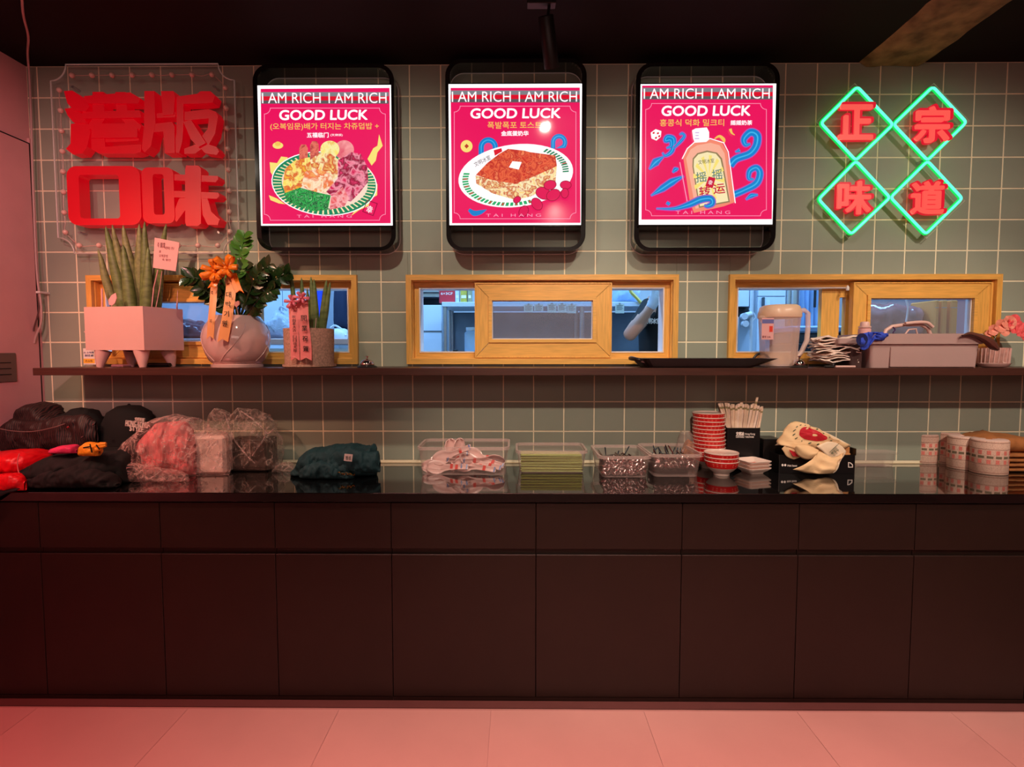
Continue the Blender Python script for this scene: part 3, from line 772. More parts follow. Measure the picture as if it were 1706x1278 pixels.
A.poly(e_(598, 585, 60, 58), prn([(226, 90, 110), (250, 160, 160)], 22)); A.poly(e_(512, 582, 58, 52), prn([(252, 226, 110), (250, 240, 170), (240, 190, 90)], 30))
A.poly([(400,640),(450,605),(520,610),(570,650),(565,740),(520,780),(420,770),(390,700)], prn([(250, 196, 70), (255, 240, 180), (214, 84, 40), (250, 210, 120)], 26), 'food_print')
A.poly([(225,800),(240,700),(300,650),(390,630),(405,720),(350,800),(300,850),(240,850)], prn([(250, 206, 60), (255, 236, 130), (222, 90, 50), (245, 180, 60)], 30), 'food_print')
A.poly([(340,800),(360,720),(430,700),(520,730),(540,800),(490,850),(400,840)], prn([(252, 150, 70), (255, 236, 200), (240, 110, 60), (255, 205, 120)], 24), 'food_print')
A.poly([(560,650),(640,600),(700,610),(740,690),(745,780),(690,850),(640,900),(540,880),(490,840),(560,760)], prn([(214, 24, 84), (250, 150, 170), (140, 10, 50), (236, 60, 110)], 28), 'food_print')
A.poly([(235,850),(330,815),(440,845),(518,862),(500,950),(420,960),(330,935),(250,895)], prn([(10, 90, 40), (60, 190, 90), (6, 60, 40), (120, 215, 130)], 34, dist=2.5), 'greens_print')
A.poly([(520,870),(590,810),(630,880),(600,930),(510,950)], prn([(236, 84, 90), (255, 180, 180), (210, 40, 60)], 30), 'food_print')
A.line([(712,960),(740,892),(800,912),(775,985)], 4, pr((130, 10, 50))); A.text('幸', 735, 772, 925, 970, WH1, .01, rot=-.3)
A.text('T A I   H A N G', 312, 645, 980, 998, PNK, 0)
B2, A = boxsign(730, (66, 872, 182, 1040), (46, 900, 28, 1198), 'lit picture box showing a butter topped toast on a plate')
common(A, [(75, 206), (862, 204), (866, 1028), (84, 1030)], (75, 862, 222, 295), (83, 845, 228, 292), (98, 838, 318, 1003))
A.text('GOOD LUCK', 196, 745, 330, 393, WH1, .042, shear=.06)
A.text('폭발폭포 토스트', 300, 630, 412, 455, YEL, .01); A.text('金底蛋奶华', 383, 550, 468, 500, WH1, .035)
A.poly(e_(173, 562, 36, 37), LYEL); A.polys([[(160,562),(173,547),(187,562),(173,577)]], pr((190, 60, 40)))
for cx, cy, sc_ in ((305, 570, 1.0), (735, 540, .85)):
    for r, c_ in ((62, BLU), (48, BLU2), (42, BLU), (28, pr((236, 60, 130)))):
        A.poly([(cx-r*sc_*.95, cy+45*sc_)]+[(cx+math.cos(math.radians(t))*r*sc_*.95, cy-math.sin(math.radians(t))*r*sc_) for t in range(180, -41, -10)], c_, 'wave_print')
A.poly(e_(472, 742, 350, 190, -.12, 48), WH1, 'plate_print')
A.polys([[(472+math.cos(t)*k1*1.0-math.sin(t)*k1*.0, 742+math.sin(t)*k1*.56-math.cos(t)*k1*.09) for t, k1 in ((u, 288), (u, 325), (u+w_, 325), (u+w_, 288))] for u, w_ in [(a*.09, .06) for a in list(range(14, 38))]], GRN2, 'plate_pattern')
A.polys([[(472+math.cos(t)*k1, 742+math.sin(t)*k1*.56-math.cos(t)*k1*.09) for t, k1 in ((u, 294), (u, 320), (u+.03, 320), (u+.03, 294))] for u in [a*.09+.015 for a in list(range(14, 38, 3))]+[-.7, -.5, -.3, -.1]], RD, 'plate_pattern')
A.polys([[(472+math.cos(t)*k1, 742+math.sin(t)*k1*.56-math.cos(t)*k1*.09) for t, k1 in ((u, 285), (u, 322), (u+.05, 322), (u+.05, 285))] for u in [-.95+a*.085 for a in range(12)]], GRN, 'plate_pattern')
A.text('文明冰室', 215, 322, 638, 668, DK, .0, rot=.45)
A.polys([[(338,588),(385,575),(390,595),(345,622)]], RD)
A.poly([(228,742),(470,790),(722,680),(712,800),(560,870),(470,890),(330,850),(232,790)], prn([(250, 206, 120), (255, 240, 190), (206, 84, 50), (250, 222, 150)], 30, dist=1.5), 'toast_side_print')
A.poly([(230,738),(300,665),(372,610),(425,580),(520,590),(560,600),(712,620),(722,684),(600,740),(470,792),(330,770)], prn([(206, 44, 34), (238, 104, 64), (190, 30, 30), (244, 130, 84)], 34, dist=1.0), 'toast_top_print')
A.poly([(430,692),(452,655),(508,660),(490,706)], WH1, 'butter_print')
for (cx, cy, rr) in ((640, 850, 48), (700, 860, 44), (600, 915, 40), (680, 800, 38), (775, 800, 34), (770, 850, 30), (520, 960, 36), (480, 890, 24)):
    A.poly(e_(cx, cy, rr, rr*.75, cx*.3), pr((226, 12, 84))); A.line(e_(cx, cy, rr, rr*.75, cx*.3, 18), 3.5, pr((150, 10, 50)), name='flower_print')
A.stroke([(188, 950), (220, 972), (260, 965), (295, 950)], [18, 34, 26, 4], BLU)
A.text('T A I   H A N G', 292, 625, 975, 993, PNK, 0)
B3, A = boxsign(1040, (95, 913, 182, 1037), (66, 935, 50, 1200), 'lit picture box showing a tilted bottle of milk tea')
common(A, [(108, 192), (905, 190), (898, 1006), (104, 1008)], (112, 902, 205, 277), (118, 885, 210, 273), (130, 864, 302, 985))
A.text('GOOD LUCK', 226, 768, 314, 378, WH1, .042, shear=.06)
A.text('홍콩식 덕화 밀크티', 216, 607, 397, 440, YEL, .01); A.text('摇摇奶茶', 645, 778, 404, 434, WH1, .035)
A.poly([(160,480),(190,458),(225,470),(222,505),(195,528),(165,515)], WH1, 'dice_print'); A.polys([[(172+a, 478+b), (184+a, 474+b), (184+a, 486+b), (172+a, 488+b)] for a, b in ((0, 0), (26, 2), (14, 30), (34, 20))], RD)
def swirl(pts, wd):
    A.stroke(pts, [v+12 for v in wd], pr((170, 90, 190))); A.stroke(pts, wd, BLU, 'wave_print'); A.stroke(pts, [v*.22 for v in wd], BLU2, 'wave_print')
swirl([(255,575),(285,560),(280,525),(250,530),(262,505),(300,520),(290,590),(250,620),(230,600)], [6, 20, 26, 22, 22, 26, 24, 14, 4])
swirl([(300,575),(345,530),(365,500),(350,485),(335,495)], [10, 16, 14, 12, 4])
swirl([(150,705),(190,660),(240,625)], [4, 44, 4]); swirl([(292,725),(310,705),(330,700)], [4, 26, 4])
swirl([(160,865),(230,820),(290,780),(360,745)], [3, 38, 40, 6]); swirl([(255,905),(275,918)], [14, 16])
swirl([(640,680),(680,640),(760,610),(800,560),(805,500),(765,480),(725,520),(735,555),(765,550)], [44, 40, 40, 42, 44, 42, 34, 24, 6])
swirl([(660,860),(730,830),(800,790),(822,730),(800,695),(760,715),(755,760),(785,765)], [36, 34, 40, 38, 34, 30, 22, 6])
swirl([(735,890),(770,865),(810,860)], [4, 26, 6]); swirl([(670,600),(700,590)], [4, 20])
A.stroke([(545,520),(575,505),(600,525),(605,545)], [6, 16, 22, 6], YEL); A.stroke([(640,460),(650,485),(668,498)], [18, 12, 4], YEL)
A.line([(335,665),(380,905)], 6, PNK, closed=False)
A.poly([(356,640),(380,585),(420,545),(520,525),(590,545),(622,600),(636,700),(668,905),(600,930),(420,970),(395,900)], pr((246, 138, 112)), 'bottle_print')
A.poly([(372,640),(400,585),(440,560),(520,545),(575,560),(606,610),(640,900),(430,945)], pr((250, 176, 150)), 'bottle_print')
A.line([(350,640),(380,580),(425,540),(520,520),(600,545),(628,600),(670,908)], 6, WH1, closed=False)
A.poly([(408,470),(430,458),(498,452),(512,480),(512,525),(495,540),(425,545),(415,520)], WH1, 'bottle_cap_print'); A.text('三', 425, 452, 482, 522, pr((180, 130, 210)), 0)
A.poly([(410,690),(412,640),(440,608),(500,592),(560,605),(590,640),(600,690),(638,905),(450,940)], pr((150, 128, 90)), 'bottle_label_print')
A.poly([(418,690),(420,645),(446,616),(500,602),(552,612),(580,645),(590,690),(628,898),(456,930)], CRM, 'bottle_label_print')
A.polys([[(510, 760), (510+math.cos(t)*95, 760+math.sin(t)*140), (510+math.cos(t+.2)*95, 760+math.sin(t+.2)*140)] for t in [i*math.pi/6 for i in range(12)]], LYEL, 'label_rays')
A.text('文明冰室', 445, 542, 645, 672, DK, 0, rot=.12); A.text('摇', 430, 496, 722, 785, pr((90, 130, 120)), .01, rot=.1); A.text('摇', 528, 592, 706, 770, pr((90, 130, 120)), .01, rot=.1)
A.text('转', 450, 518, 810, 870, pr((200, 20, 60)), .02, rot=.1); A.text('运', 535, 608, 795, 855, pr((200, 20, 60)), .02, rot=.1)
A.poly([(508,750),(550,760),(532,822),(488,808)], pr((206, 20, 60))); A.text('幸', 505, 532, 772, 802, WH1, 0, rot=-.3)
swirl([(190,945),(300,945),(390,920),(460,890),(520,885),(530,915),(500,930),(480,925)], [3, 16, 34, 38, 34, 30, 20, 6])
A.text('T A I   H A N G', 308, 638, 958, 978, PNK, 0)
# ------------------------------------------------------------------ kitchen behind the windows
KF, KY = 0.2, 2.45
M_kfl = mat('kitchen_floor_tile', (120, 125, 130), rough=0.4)
M_blued = mat('blue_white_panel', (196, 206, 220), rough=0.35, var=0.03)
M_dark = mat('dark_recess', (22, 26, 36), rough=0.8)
M_darkgrey = mat('dark_grey_metal', (70, 78, 88), rough=0.45, metal=0.4)
tag(MB().box(XL-1.6, XR+.1, .121, KY+.1, KF-.1, KF).build('floor_kitchen', M_kfl), kind='structure')
tag(MB().box(XL-1.6, XR+.1, KY, KY+.1, KF, Z0+.2).build('wall_kitchen', M_kwall), kind='structure')
tag(MB().box(XL-1.6, XR+.1, .121, KY, 2.95, 3.05).build('ceiling_kitchen', M_kwall), kind='structure')
tag(MB().box(XL-1.7, XL-1.6, .121, KY+.1, KF-.1, 3.05).build('wall_kitchen_side', M_kwall), kind='structure')
tag(MB().box(XL-1.6, XL-.13, .06, .12, KF-.1, 3.05).build('wall_kitchen_return', M_kwall), kind='structure')
def kb(name, m, par, px0, px1, py0, py1, y0, y1, b=.003, label=None):
    xa, zb = at(px0, py1, y0); xb, zt = at(px1, py0, y0)
    return MB().bbox(xa, xb, y0, y1, zb, zt, min(b, (zt-zb)*.3, (xb-xa)*.3)).build(name, m, par, label=label)
# window 2 left: tall fridge side, hood, steel rack
Y = 1.5
p = at(715, 600, Y)
t_ = thing('tall_fridge', 'plain pale blue tall fridge side left of the steel rack, behind the middle window', 'fridge', (p[0], Y, KF))
xa, xb = ax(660, Y, 540), ax(736, Y, 540); zt = az(508, Y)
MB().bbox(xa, xb, Y, Y+.6, KF, zt, .004).build('body', M_blued, t_); MB().box(xa-.0, xb, Y-.008, Y-.0005, az(552, Y), az(551, Y)).build('seam', M_darkgrey, t_)
t_ = thing('exhaust_hood', 'steel exhaust hood with a dark slot over the tall pale fridge', 'hood', (p[0], 1.6, az(497, 1.6)))
kb('canopy', M_steel, t_, 650, 733, 470, 487, 1.45, 2.0); kb('lower_lip', M_steel, t_, 655, 733, 488, 495, 1.5, 2.0)
kb('dark_slot', M_dark, t_, 655, 734, 495.3, 507, 1.62, 2.1)
# long steel rack across window 2
Y = 1.0
xa, xb = ax(736, Y, 510), ax(1112, Y, 510); zr = az(503, Y)
rk = thing('steel_rack', 'long steel kitchen rack with a pale top board behind the middle window', 'rack', ((xa+xb)/2, Y, KF))
MB().bbox(xa, xb, Y, Y+.42, az(511, Y), zr, .003).build('top_shelf', M_blued, rk)
MB().bbox(xa, xb, Y+.02, Y+.42, az(592, Y)-.03, az(586, Y)-.02, .003).build('lower_shelf', M_blued, rk)
for px in (741, 970):
    for yy in (Y+.02, Y+.40):
        x = ax(px, Y, 540); MB().tube([(x, yy, KF+.001), (x, yy, zr-.022)], .016, 12).build('post', M_steel, rk, True)
MB().bbox(xa, xb, Y+.415, Y+.425, az(590, Y), az(513, Y), .002).build('back_panel', mat('blue_grey_board', (112, 124, 138), rough=.5, var=.12), rk)
MB().tube([(ax(749, Y+.3, 540), Y+.3, zr-.022), (ax(749, Y+.3, 540), Y+.3, az(585, Y+.3))], .012, 8).build('pipe', M_steel, rk, True)
# things on the rack
M_redbox = mat('red_carton', (196, 40, 56), rough=0.5)
x0_, z0_ = at(731, 503, Y+.05); x1_, z1_ = at(757, 481, Y+.05)
r = thing('red_carton', 'small red carton with white lettering on the steel rack', 'carton', ((x0_+x1_)/2, Y+.1, zr))
MB().zprism([(x0_, Y+.07), (x0_+.012, Y+.05), (x1_, Y+.05), (x1_+.012, Y+.065), (x1_+.01, Y+.13), (x0_, Y+.13)], zr, z1_).build('carton_body', M_redbox, r)
text_mb('6+3CF', x0_+.015, x1_-.012, az(491, Y+.05), az(487, Y+.05), Y+.049, .0008, offset=.03).build('lettering', M_liner, r)
for k, (a, b, c_, lb) in enumerate(((758, 765, (190, 205, 225), 'pale blue narrow packet standing right of the red carton'), (767, 778, (186, 170, 70), 'yellow packet standing in the middle of the steel rack top'), (779, 786, (150, 150, 120), 'olive packet with a white mark beside the yellow packet'))):
    xa_, xb_ = ax(a, Y+.05, 495), ax(b, Y+.05, 495)
    q = thing('food_packet', lb, 'packet', ((xa_+xb_)/2, Y+.09, zr), group='packets on the steel rack')
    MB().bbox(xa_, xb_, Y+.05, Y+.11, zr, az(478, Y+.05), .006).build('packet_body', mat('packet_film', c_, rough=.3, var=.15, scale=30), q)
    MB().box(xa_+.006, xb_-.006, Y+.0485, Y+.0495, zr+.03, zr+.05).build('print_band', M_liner, q)
xa_, xb_ = ax(771, Y+.06, 560), ax(800, Y+.06, 560)
q = thing('clear_canister', 'cloudy clear canister with a lid on the lower rack shelf', 'canister', ((xa_+xb_)/2, Y+.15, az(586, Y)-.02))
M_cloud = film('cloudy_plastic', (190, 215, 240), fac=.45, rough=.25)
zz = az(586, Y)-.0195
MB().lathe([(.05, 0), (.055, .01), (.055, .15), (.04, .165)], (xa_+xb_)/2, Y+.15, 20, zz, power=4).build('canister_body', M_cloud, q, True)
MB().lathe([(.044, .1655), (.046, .17), (.046, .19), (.0, .192)], (xa_+xb_)/2, Y+.15, 20, zz).build('lid', M_blued, q, True)
q = thing('white_tray', 'white tray with dark bands on the lower rack shelf', 'tray', (ax(766, Y+.06, 590), Y+.1, zz))
MB().bbox(ax(752, Y+.06, 590), ax(764, Y+.06, 590), Y+.03, Y+.3, zz, zz+.02, .003).build('tray_body', M_blued, q); MB().bbox(ax(755, Y+.06, 590), ax(762, Y+.06, 590), Y+.05, Y+.12, zz+.0205, zz+.035, .003).build('black_grip', M_blk, q)
# order tickets hanging from the rack edge
tk = mat('grey_white_ticket', (176, 184, 176), rough=.8, var=.1, scale=60)
for k, (a, b, c_, d) in enumerate(((873, 888, 507, 520), (890, 905, 507, 518), (912, 927, 506, 521), (929, 944, 506, 521), (945, 960, 507, 522), (1025, 1040, 506, 522))):
    xa_, zb_2 = at(a, d, Y-.006); xb_, zt_2 = at(b, c_, Y-.006)
    lb = 'grey paper ticket hanging from the kitchen rack, ' + ('first from the sash pane corner', 'second of the left pair', 'first of the middle row of three', 'centre one of the row of three', 'last of the row of three', 'alone beside the bent arm')[k]
    q = thing('order_ticket', lb, 'ticket', ((xa_+xb_)/2, Y-.006, zb_2), group='paper tickets clipped to the rack')
    MB().box(xa_, xb_, Y-.0055, Y-.0045, zb_2, zt_2).build('slip', tk, q)
    mm = MB()
    for j in range(4): mm.box(xa_+.008, xb_-.008-.006*(j % 2), Y-.0062, Y-.0056, zt_2-.014-.009*j, zt_2-.011-.009*j)
    mm.build('writing', M_darkgrey, q)
    MB().box((xa_+xb_)/2-.006, (xa_+xb_)/2+.006, Y-.007, Y-.0001, zt_2-.004, zt_2+.006).build('clip', M_steel, q)

def lump(name, m, par, x0, x1, y0, y1, z0, prof, amp=.01, sc=14, seed=0, nx=44, ny=22, smooth=True, pw=.75, ridge=0.0, label=None, floor=True):
    """crumpled closed lump; prof = list of (fraction along x, height)"""
    mb = MB(); P = []
    yc, dy = (y0+y1)/2, (y1-y0)/2
    for i in range(nx):
        f = i/(nx-1)
        for k in range(len(prof)-1):
            if prof[k][0] <= f <= prof[k+1][0]+1e-9:
                t = (f-prof[k][0])/max(1e-6, prof[k+1][0]-prof[k][0]); t = t*t*(3-2*t); h = prof[k][1]*(1-t)+prof[k+1][1]*t; break
        e = max(0.04, (1-abs(2*f-1)**4.0)**.5)
        for j in range(ny):
            a = 2*math.pi*j/ny - math.pi/2
            c, s_ = math.cos(a), math.sin(a)
            yy = yc-dy*e*math.copysign(abs(c)**pw, c)
            zz = z0+h*(.5+.5*math.copysign(abs(s_)**pw, s_))
            x = x0+(x1-x0)*f
            n1 = fbm(x*sc+seed, yy*sc, zz*sc); n2 = fbm(x*sc+seed+9, yy*sc+5, zz*sc)
            rd = (1-2*abs(noise.noise(Vector((x*sc*.7+seed*3, yy*sc*.7, zz*sc*1.2)))))*ridge
            q = amp*(1 if s_ > -.6 else .25)
            yy -= math.copysign(1, c)*abs(c)*(n1*q+rd*abs(c)); zz += (n2*q+rd*.7)*max(0, s_+.2)
            x += n1*q*.5
            P.append((x, yy, max(z0+.0005, zz) if floor else zz))
    mb.grid(P, nx, ny, wrap=True)
    mb.f.append(tuple(range(ny))[::-1]); mb.f.append(tuple((nx-1)*ny+k for k in range(ny)))
    return mb.build(name, m, par, 'full', label=label)
M_clearbag = film('clear_bag_film', (200, 220, 245), fac=.35, rough=.12, bump=.6)
xa_, xb_ = ax(1018, Y+.05, 495), ax(1072, Y+.05, 495)
q = thing('clear_bag', 'crumpled clear plastic bag of goods on the rack above the bent arm', 'bag', ((xa_+xb_)/2, Y+.2, zr))
lump('bag_film', M_clearbag, q, xa_, xb_, Y+.04, Y+.38, zr, [(0, .12), (.5, .15), (1, .10)], .02, 18, 3, ridge=.02)
lump('contents', mat('pale_blue_contents', (150, 185, 225), rough=.6, var=.3, scale=30), q, xa_+.01, xb_-.02, Y+.08, Y+.34, zr, [(0, .08), (.5, .11), (1, .06)], .01, 18, 5)
q0 = [at(1047, 478, Y), at(1052, 488, Y), at(1060, 496, Y), at(1068, 505, Y)]
tag(MB().tube([(a, Y-.005, b) for a, b in q0], .012, 6).build('yellow_strap', mat('yellow_strap', (206, 186, 90), rough=.5)), 'yellow strap slung across the clear bag on the rack', 'strap')
# window 1 kitchen: pale cabinet wall, blue roll, dark garment, bench with bags
Y = 1.75
xa, xb = ax(236, Y, 520), ax(530, Y, 520)
q = thing('tall_cupboard', 'tall pale blue cupboard doors behind the potted plants', 'cupboard', ((xa+xb)/2, Y, KF))
n_ = 5
for i in range(n_):
    a = xa+(xb-xa)*i/n_; MB().bbox(a+.002, a+(xb-xa)/n_-.002, Y, Y+.02, KF+.05, 2.2, .002).build('door', M_blued, q)
MB().box(xa, xb, Y+.021, Y+.5, KF, 2.2).build('carcass', M_blued, q)
kb('upright_blue_panel', mat('strong_blue_panel', (20, 60, 215), rough=.5, em=(10, 40, 190), emst=.15), q, 522, 535, 470, 545, Y-.06, Y-.001)
q = thing('hanging_garment', 'dark navy garment hanging in the kitchen above a white bench', 'garment', (ax(565, 1.5, 520), 1.55, az(548, 1.5)))
MB().tube([(ax(565, 1.5, 520), 1.55, az(548, 1.5)+.38), (ax(565, 1.5, 520), 1.55, 2.949)], .004, 6).build('hanger_cord', M_steel, q)
_ = (lump('garment_cloth', mat('navy_cloth', (24, 34, 62), rough=.9), q, ax(553, 1.5, 520), ax(577, 1.5, 520), 1.5, 1.6, az(548, 1.5), [(0, .30), (.5, .42), (1, .33)], .012, 10, 2))
Y = .62
xa, xb = ax(250, Y, 572), ax(600, Y, 572); zb1 = az(564, Y)
q = thing('kitchen_bench', 'steel bench top running behind the left window', 'bench', ((xa+xb)/2, Y, KF))
MB().bbox(xa, xb, Y, Y+.45, zb1-.035, zb1, .003).build('bench_top', mat('pinkish_steel_top', (206, 170, 168), rough=.35), q)
MB().bbox(xa, xb, Y+.02, Y+.03, KF+.3, zb1-.06, .003).build('front_panel', M_blued, q)
for x in (xa+.02, xb-.02): MB().bbox(x-.018, x+.018, Y+.1, Y+.14, KF, zb1-.036, .002).build('leg', M_steel, q)
M_gbag = film('grey_bag_film', (176, 190, 214), fac=.62, rough=.2, bump=.8, bscale=18)
for k, (a, b, h, lb) in enumerate(((440, 510, .17, 'grey knotted plastic bag on the kitchen bench behind the round pot'), (380, 446, .13, 'grey plastic bag behind the round pot, half hidden by leaves'), (262, 352, .12, 'dark wrapped packs in film behind the square planter'))):
    m_ = M_gbag if k < 2 else mat('dark_wrapped_pack', (70, 48, 62), rough=.2, var=.5, scale=22)
    q = thing('plastic_bag', lb, 'bag', ((ax(a, Y+.1)+ax(b, Y+.1))/2, Y+.2, zb1), group='bags on the kitchen bench')
    lump('bag_film', m_, q, ax(a, Y+.1), ax(b, Y+.1), Y+.05, Y+.36, zb1+.001, [(0, h*.6), (.35, h), (.7, h*.75), (1, h*.45)], .02, 12, 11+k, ridge=.02)
    MB().tube(spl([(ax(a+25, Y+.1), Y+.12, zb1+h), (ax(a+30, Y+.1), Y+.1, zb1+h+.03), (ax(a+40, Y+.1), Y+.1, zb1+h+.01)], 4), .006, 6).build('bag_handle', M_gbag, q, True)
q = thing('white_helmet_bowl', 'upturned white rounded bowl on the bench behind the stone pot', 'bowl', (ax(566, Y+.1), Y+.15, zb1))
MB().lathe([(.075, 0), (.073, .02), (.06, .05), (.035, .066), (0, .07)], ax(562, Y+.1), Y+.15, 24, zb1+.001).build('shell', M_blued, q, True)
MB().tube(spl([(ax(550, Y+.1), Y+.12, zb1+.07), (ax(558, Y+.1), Y+.12, zb1+.085), (ax(572, Y+.1), Y+.12, zb1+.05), (ax(577, Y+.1), Y+.1, zb1+.02)], 4), .007, 6).build('strap', M_blued, q, True)
# window 3 kitchen: cupboard left top, fridge doors, taps, bench
Y = 1.6
q = thing('wall_cupboard', 'pale blue wall cupboard with a dark gap under it behind the right window', 'cupboard', (ax(1225, Y), Y, az(512, Y)))
kb('cupboard_box', M_blued, q, 1195, 1249, 470, 511, Y, 1.98); kb('dark_gap', M_dark, q, 1195, 1247, 511.5, 526, Y+.05, 2.2)
q = thing('white_fridge', 'pale fridge with stacked doors behind the clear pitcher', 'fridge', (ax(1290, Y), Y, KF))
xa, xb = ax(1262, Y, 530), ax(1308, Y, 530)
MB().box(xa, xb, Y+.023, Y+.35, KF, az(470, Y)).build('body', M_blued, q)
MB().bbox(xa, xb, Y, Y+.02, az(494, Y), az(470, Y), .003).build('upper_door', M_blued, q); MB().bbox(xa, xb, Y, Y+.02, KF+.05, az(495, Y), .003).build('lower_door', M_blued, q)
MB().bbox(ax(1268, Y-.02), ax(1271, Y-.02), Y-.03, Y-.0005, az(515, Y), az(496, Y), .003).build('handle', M_darkgrey, q)
kb('poster', mat('white_note', (210, 222, 240)), q, 1272, 1283, 499, 512, Y-.003, Y-.0005)
q = thing('steel_column', 'round grey steel column between the fridge and hanging sheet', 'column', (ax(1320, Y), Y, KF))
for px, r0 in ((1313, .02), (1322, .035)): MB().tube([(ax(px, Y, 530), Y, KF+.001), (ax(px, Y, 530), Y, 2.9)], r0, 14).build('pipe', M_steel, q, True)
q = thing('hanging_sheet', 'translucent pale blue sheet hanging right of the steel column', 'sheet', (ax(1345, Y), Y, az(590, Y)))
P = []
for i in range(40):
    for j in range(6):
        x = ax(1329, Y)+(ax(1372, Y)-ax(1329, Y))*i/39; P.append((x, Y+.02*math.sin(i*.9)+.012*fbm(i*.3, j, 1), az(592, Y)+(az(468, Y)-az(592, Y))*j/5))
mb = MB(); mb.grid(P, 40, 6); o = mb.build('sheet_film', mat('pale_sheet', (150, 178, 214), rough=.3), q, True)
kb('dark_edge', M_dark, q, 1357, 1361, 478, 512, Y-.06, Y-.04)
Y = .75
q = thing('equipment_stand', 'blue grey appliance stand with a dark front behind the pitcher handle', 'stand', (ax(1345, Y), Y, KF))
xa, xb = ax(1318, Y), ax(1420, Y)
MB().bbox(xa, xb, Y, Y+.3, az(555, Y), az(543, Y), .01).build('top', mat('blue_grey_plastic', (120, 150, 190), rough=.35), q)
MB().bbox(xa, xb, Y+.02, Y+.3, az(572, Y), az(555.5, Y), .004).build('middle', M_darkgrey, q)
MB().bbox(xa, xb, Y+.0, Y+.3, KF, az(572.5, Y), .004).build('dark_front', M_dark, q)
q = thing('water_tap', 'pale blue tap valve on a standing pipe at the left of the right window', 'tap', (ax(1250, .9), .9, KF))
Y = .9; tx = lambda a, b: Vector((ax(a, Y), Y, az(b, Y)))
MB().tube([Vector((ax(1250, Y), Y, KF+.001)), tx(1250, 480)], .012, 10).build('pipe', M_blued, q, True)
MB().tube([tx(1236, 528), tx(1250, 524)], .022, 10).build('valve', M_blued, q, True)
for s_ in ((1236, 528), (1238, 540)): MB().tube([tx(*s_)+Vector((0, -.03, 0)), tx(*s_)], .022, 8).build('knob', M_blued, q, True)
MB().tube(spl([tx(1250, 522), tx(1247, 514), tx(1256, 528), tx(1252, 536)], 4), .006, 6).build('hose', M_blued, q, True)
# golden slabs stand in for the reflection in the right sash glass
Y = .45
for k, (a, b) in enumerate(((1556, 1566), (1567, 1580), (1582, 1597))):
    q = thing('reflection_slab', ('narrow pale brown reflection slab at the left end of three behind the right sash', 'wider brown reflection slab in the middle of three behind the right sash', 'brown reflection slab at the right end of three behind the right sash')[k], 'reflection', (ax(a, Y), Y, az(560, Y)), group='brown reflection slabs behind the right sash')
    kb('slab_body', mat('golden_reflection_tone', (248, 160, 70), rough=.6), q, a, b, 500, 562, Y, Y+.2, .006)
    kb('slab_band', M_steel, q, a+2, b-2, 512, 513, Y-.001, Y-.0002, .0002)
q = thing('kitchen_ledge', 'low ledge carrying the brown reflection slabs and film bundle', 'ledge', (ax(1530, Y), Y+.1, KF))
kb('ledge_top', M_steel, q, 1430, 1640, 562.3, 567, Y-.02, Y+.24); xa, xb = ax(1435, Y), ax(1635, Y); MB().box(xa, xb, Y, Y+.2, KF+.001, az(567, Y-.02)-.001).build('ledge_body', M_darkgrey, q)
q = thing('film_bundle', 'mauve bundle wrapped in shiny film behind the right sash', 'bundle', (ax(1500, Y), Y+.1, az(562, Y-.02)))
lump('wrapped_pack', mat('mauve_brown_pack', (150, 105, 110), rough=.12, var=.5, scale=12, spec=.9), q, ax(1440, Y), ax(1552, Y), Y+.02, Y+.2, az(562, Y-.02)+.001, [(0, .2), (.5, .19), (1, .17)], .012, 16, 8, ridge=.015)
MB().tube(spl([(ax(1505, Y-.01), Y-.01, az(500, Y)), (ax(1508, Y-.01), Y-.015, az(515, Y)), (ax(1506, Y-.01), Y-.01, az(545, Y))], 4), .005, 6).build('white_tie', M_liner, q, True)

# ------------------------------------------------------------------ kitchen worker
M_skin = mat('skin', (186, 140, 120), rough=.5, sub=.1, var=.03)
M_shirt = mat('black_cotton_shirt', (10, 11, 15), rough=.85, var=.1)
M_glove = mat('pale_blue_glove', (196, 210, 232), rough=.35, var=.03)
def skin_mesh(name, m, par, chains, lv=2, root=0):
    verts, edges, rad = [], [], []
    for ch in chains:
        prev = None
        for it in ch:
            if isinstance(it, int): prev = it; continue
            p, r_ = it; verts.append(tuple(p)); rad.append(r_); i = len(verts)-1
            if prev is not None: edges.append((prev, i))
            prev = i
    me = bpy.data.meshes.new(name); off = worldloc(par)
    me.from_pydata([tuple(Vector(v)-off) for v in verts], edges, []); o = bpy.data.objects.new(name, me); C.objects.link(o); o.parent = par
    me.materials.append(m)
    sk = o.modifiers.new('skin', 'SKIN'); 
    for i, r_ in enumerate(rad):
        d = me.skin_vertices[0].data[i]; d.radius = (r_, r_) if not isinstance(r_, tuple) else r_
        d.use_root = (i == root)
    sk.use_smooth_shade = True
    s2 = o.modifiers.new('sub', 'SUBSURF'); s2.levels = lv; s2.render_levels = lv
    dg = bpy.context.evaluated_depsgraph_get(); bpy.context.view_layer.update()
    me2 = bpy.data.meshes.new_from_object(o.evaluated_get(bpy.context.evaluated_depsgraph_get()))
    o.modifiers.clear(); o.data = me2; me2.polygons.foreach_set('use_smooth', [True]*len(me2.polygons))
    return o
YPn = .62
def K(px, py, y=YPn): a, b = at(px, py, y); return Vector((a, y, b))
ch_ = K(1112, 545); xc = ch_.x
PERS = thing('person', 'kitchen worker in a black printed shirt raising a gloved hand behind the middle window', 'person', (xc, YPn+.05, KF))
V = Vector; yb_ = YPn+.10
sh_r = K(1084, 512, YPn+.04); el = K(1046, 562, .50); wr = K(1084, 513, .42); hd = K(1091, 500, .41)
sh_l = V((xc+.17, yb_, sh_r.z)); el_l = V((xc+.27, yb_, sh_r.z-.28)); wr_l = V((xc+.2, yb_-.2, sh_r.z-.42))
hip = 1.12
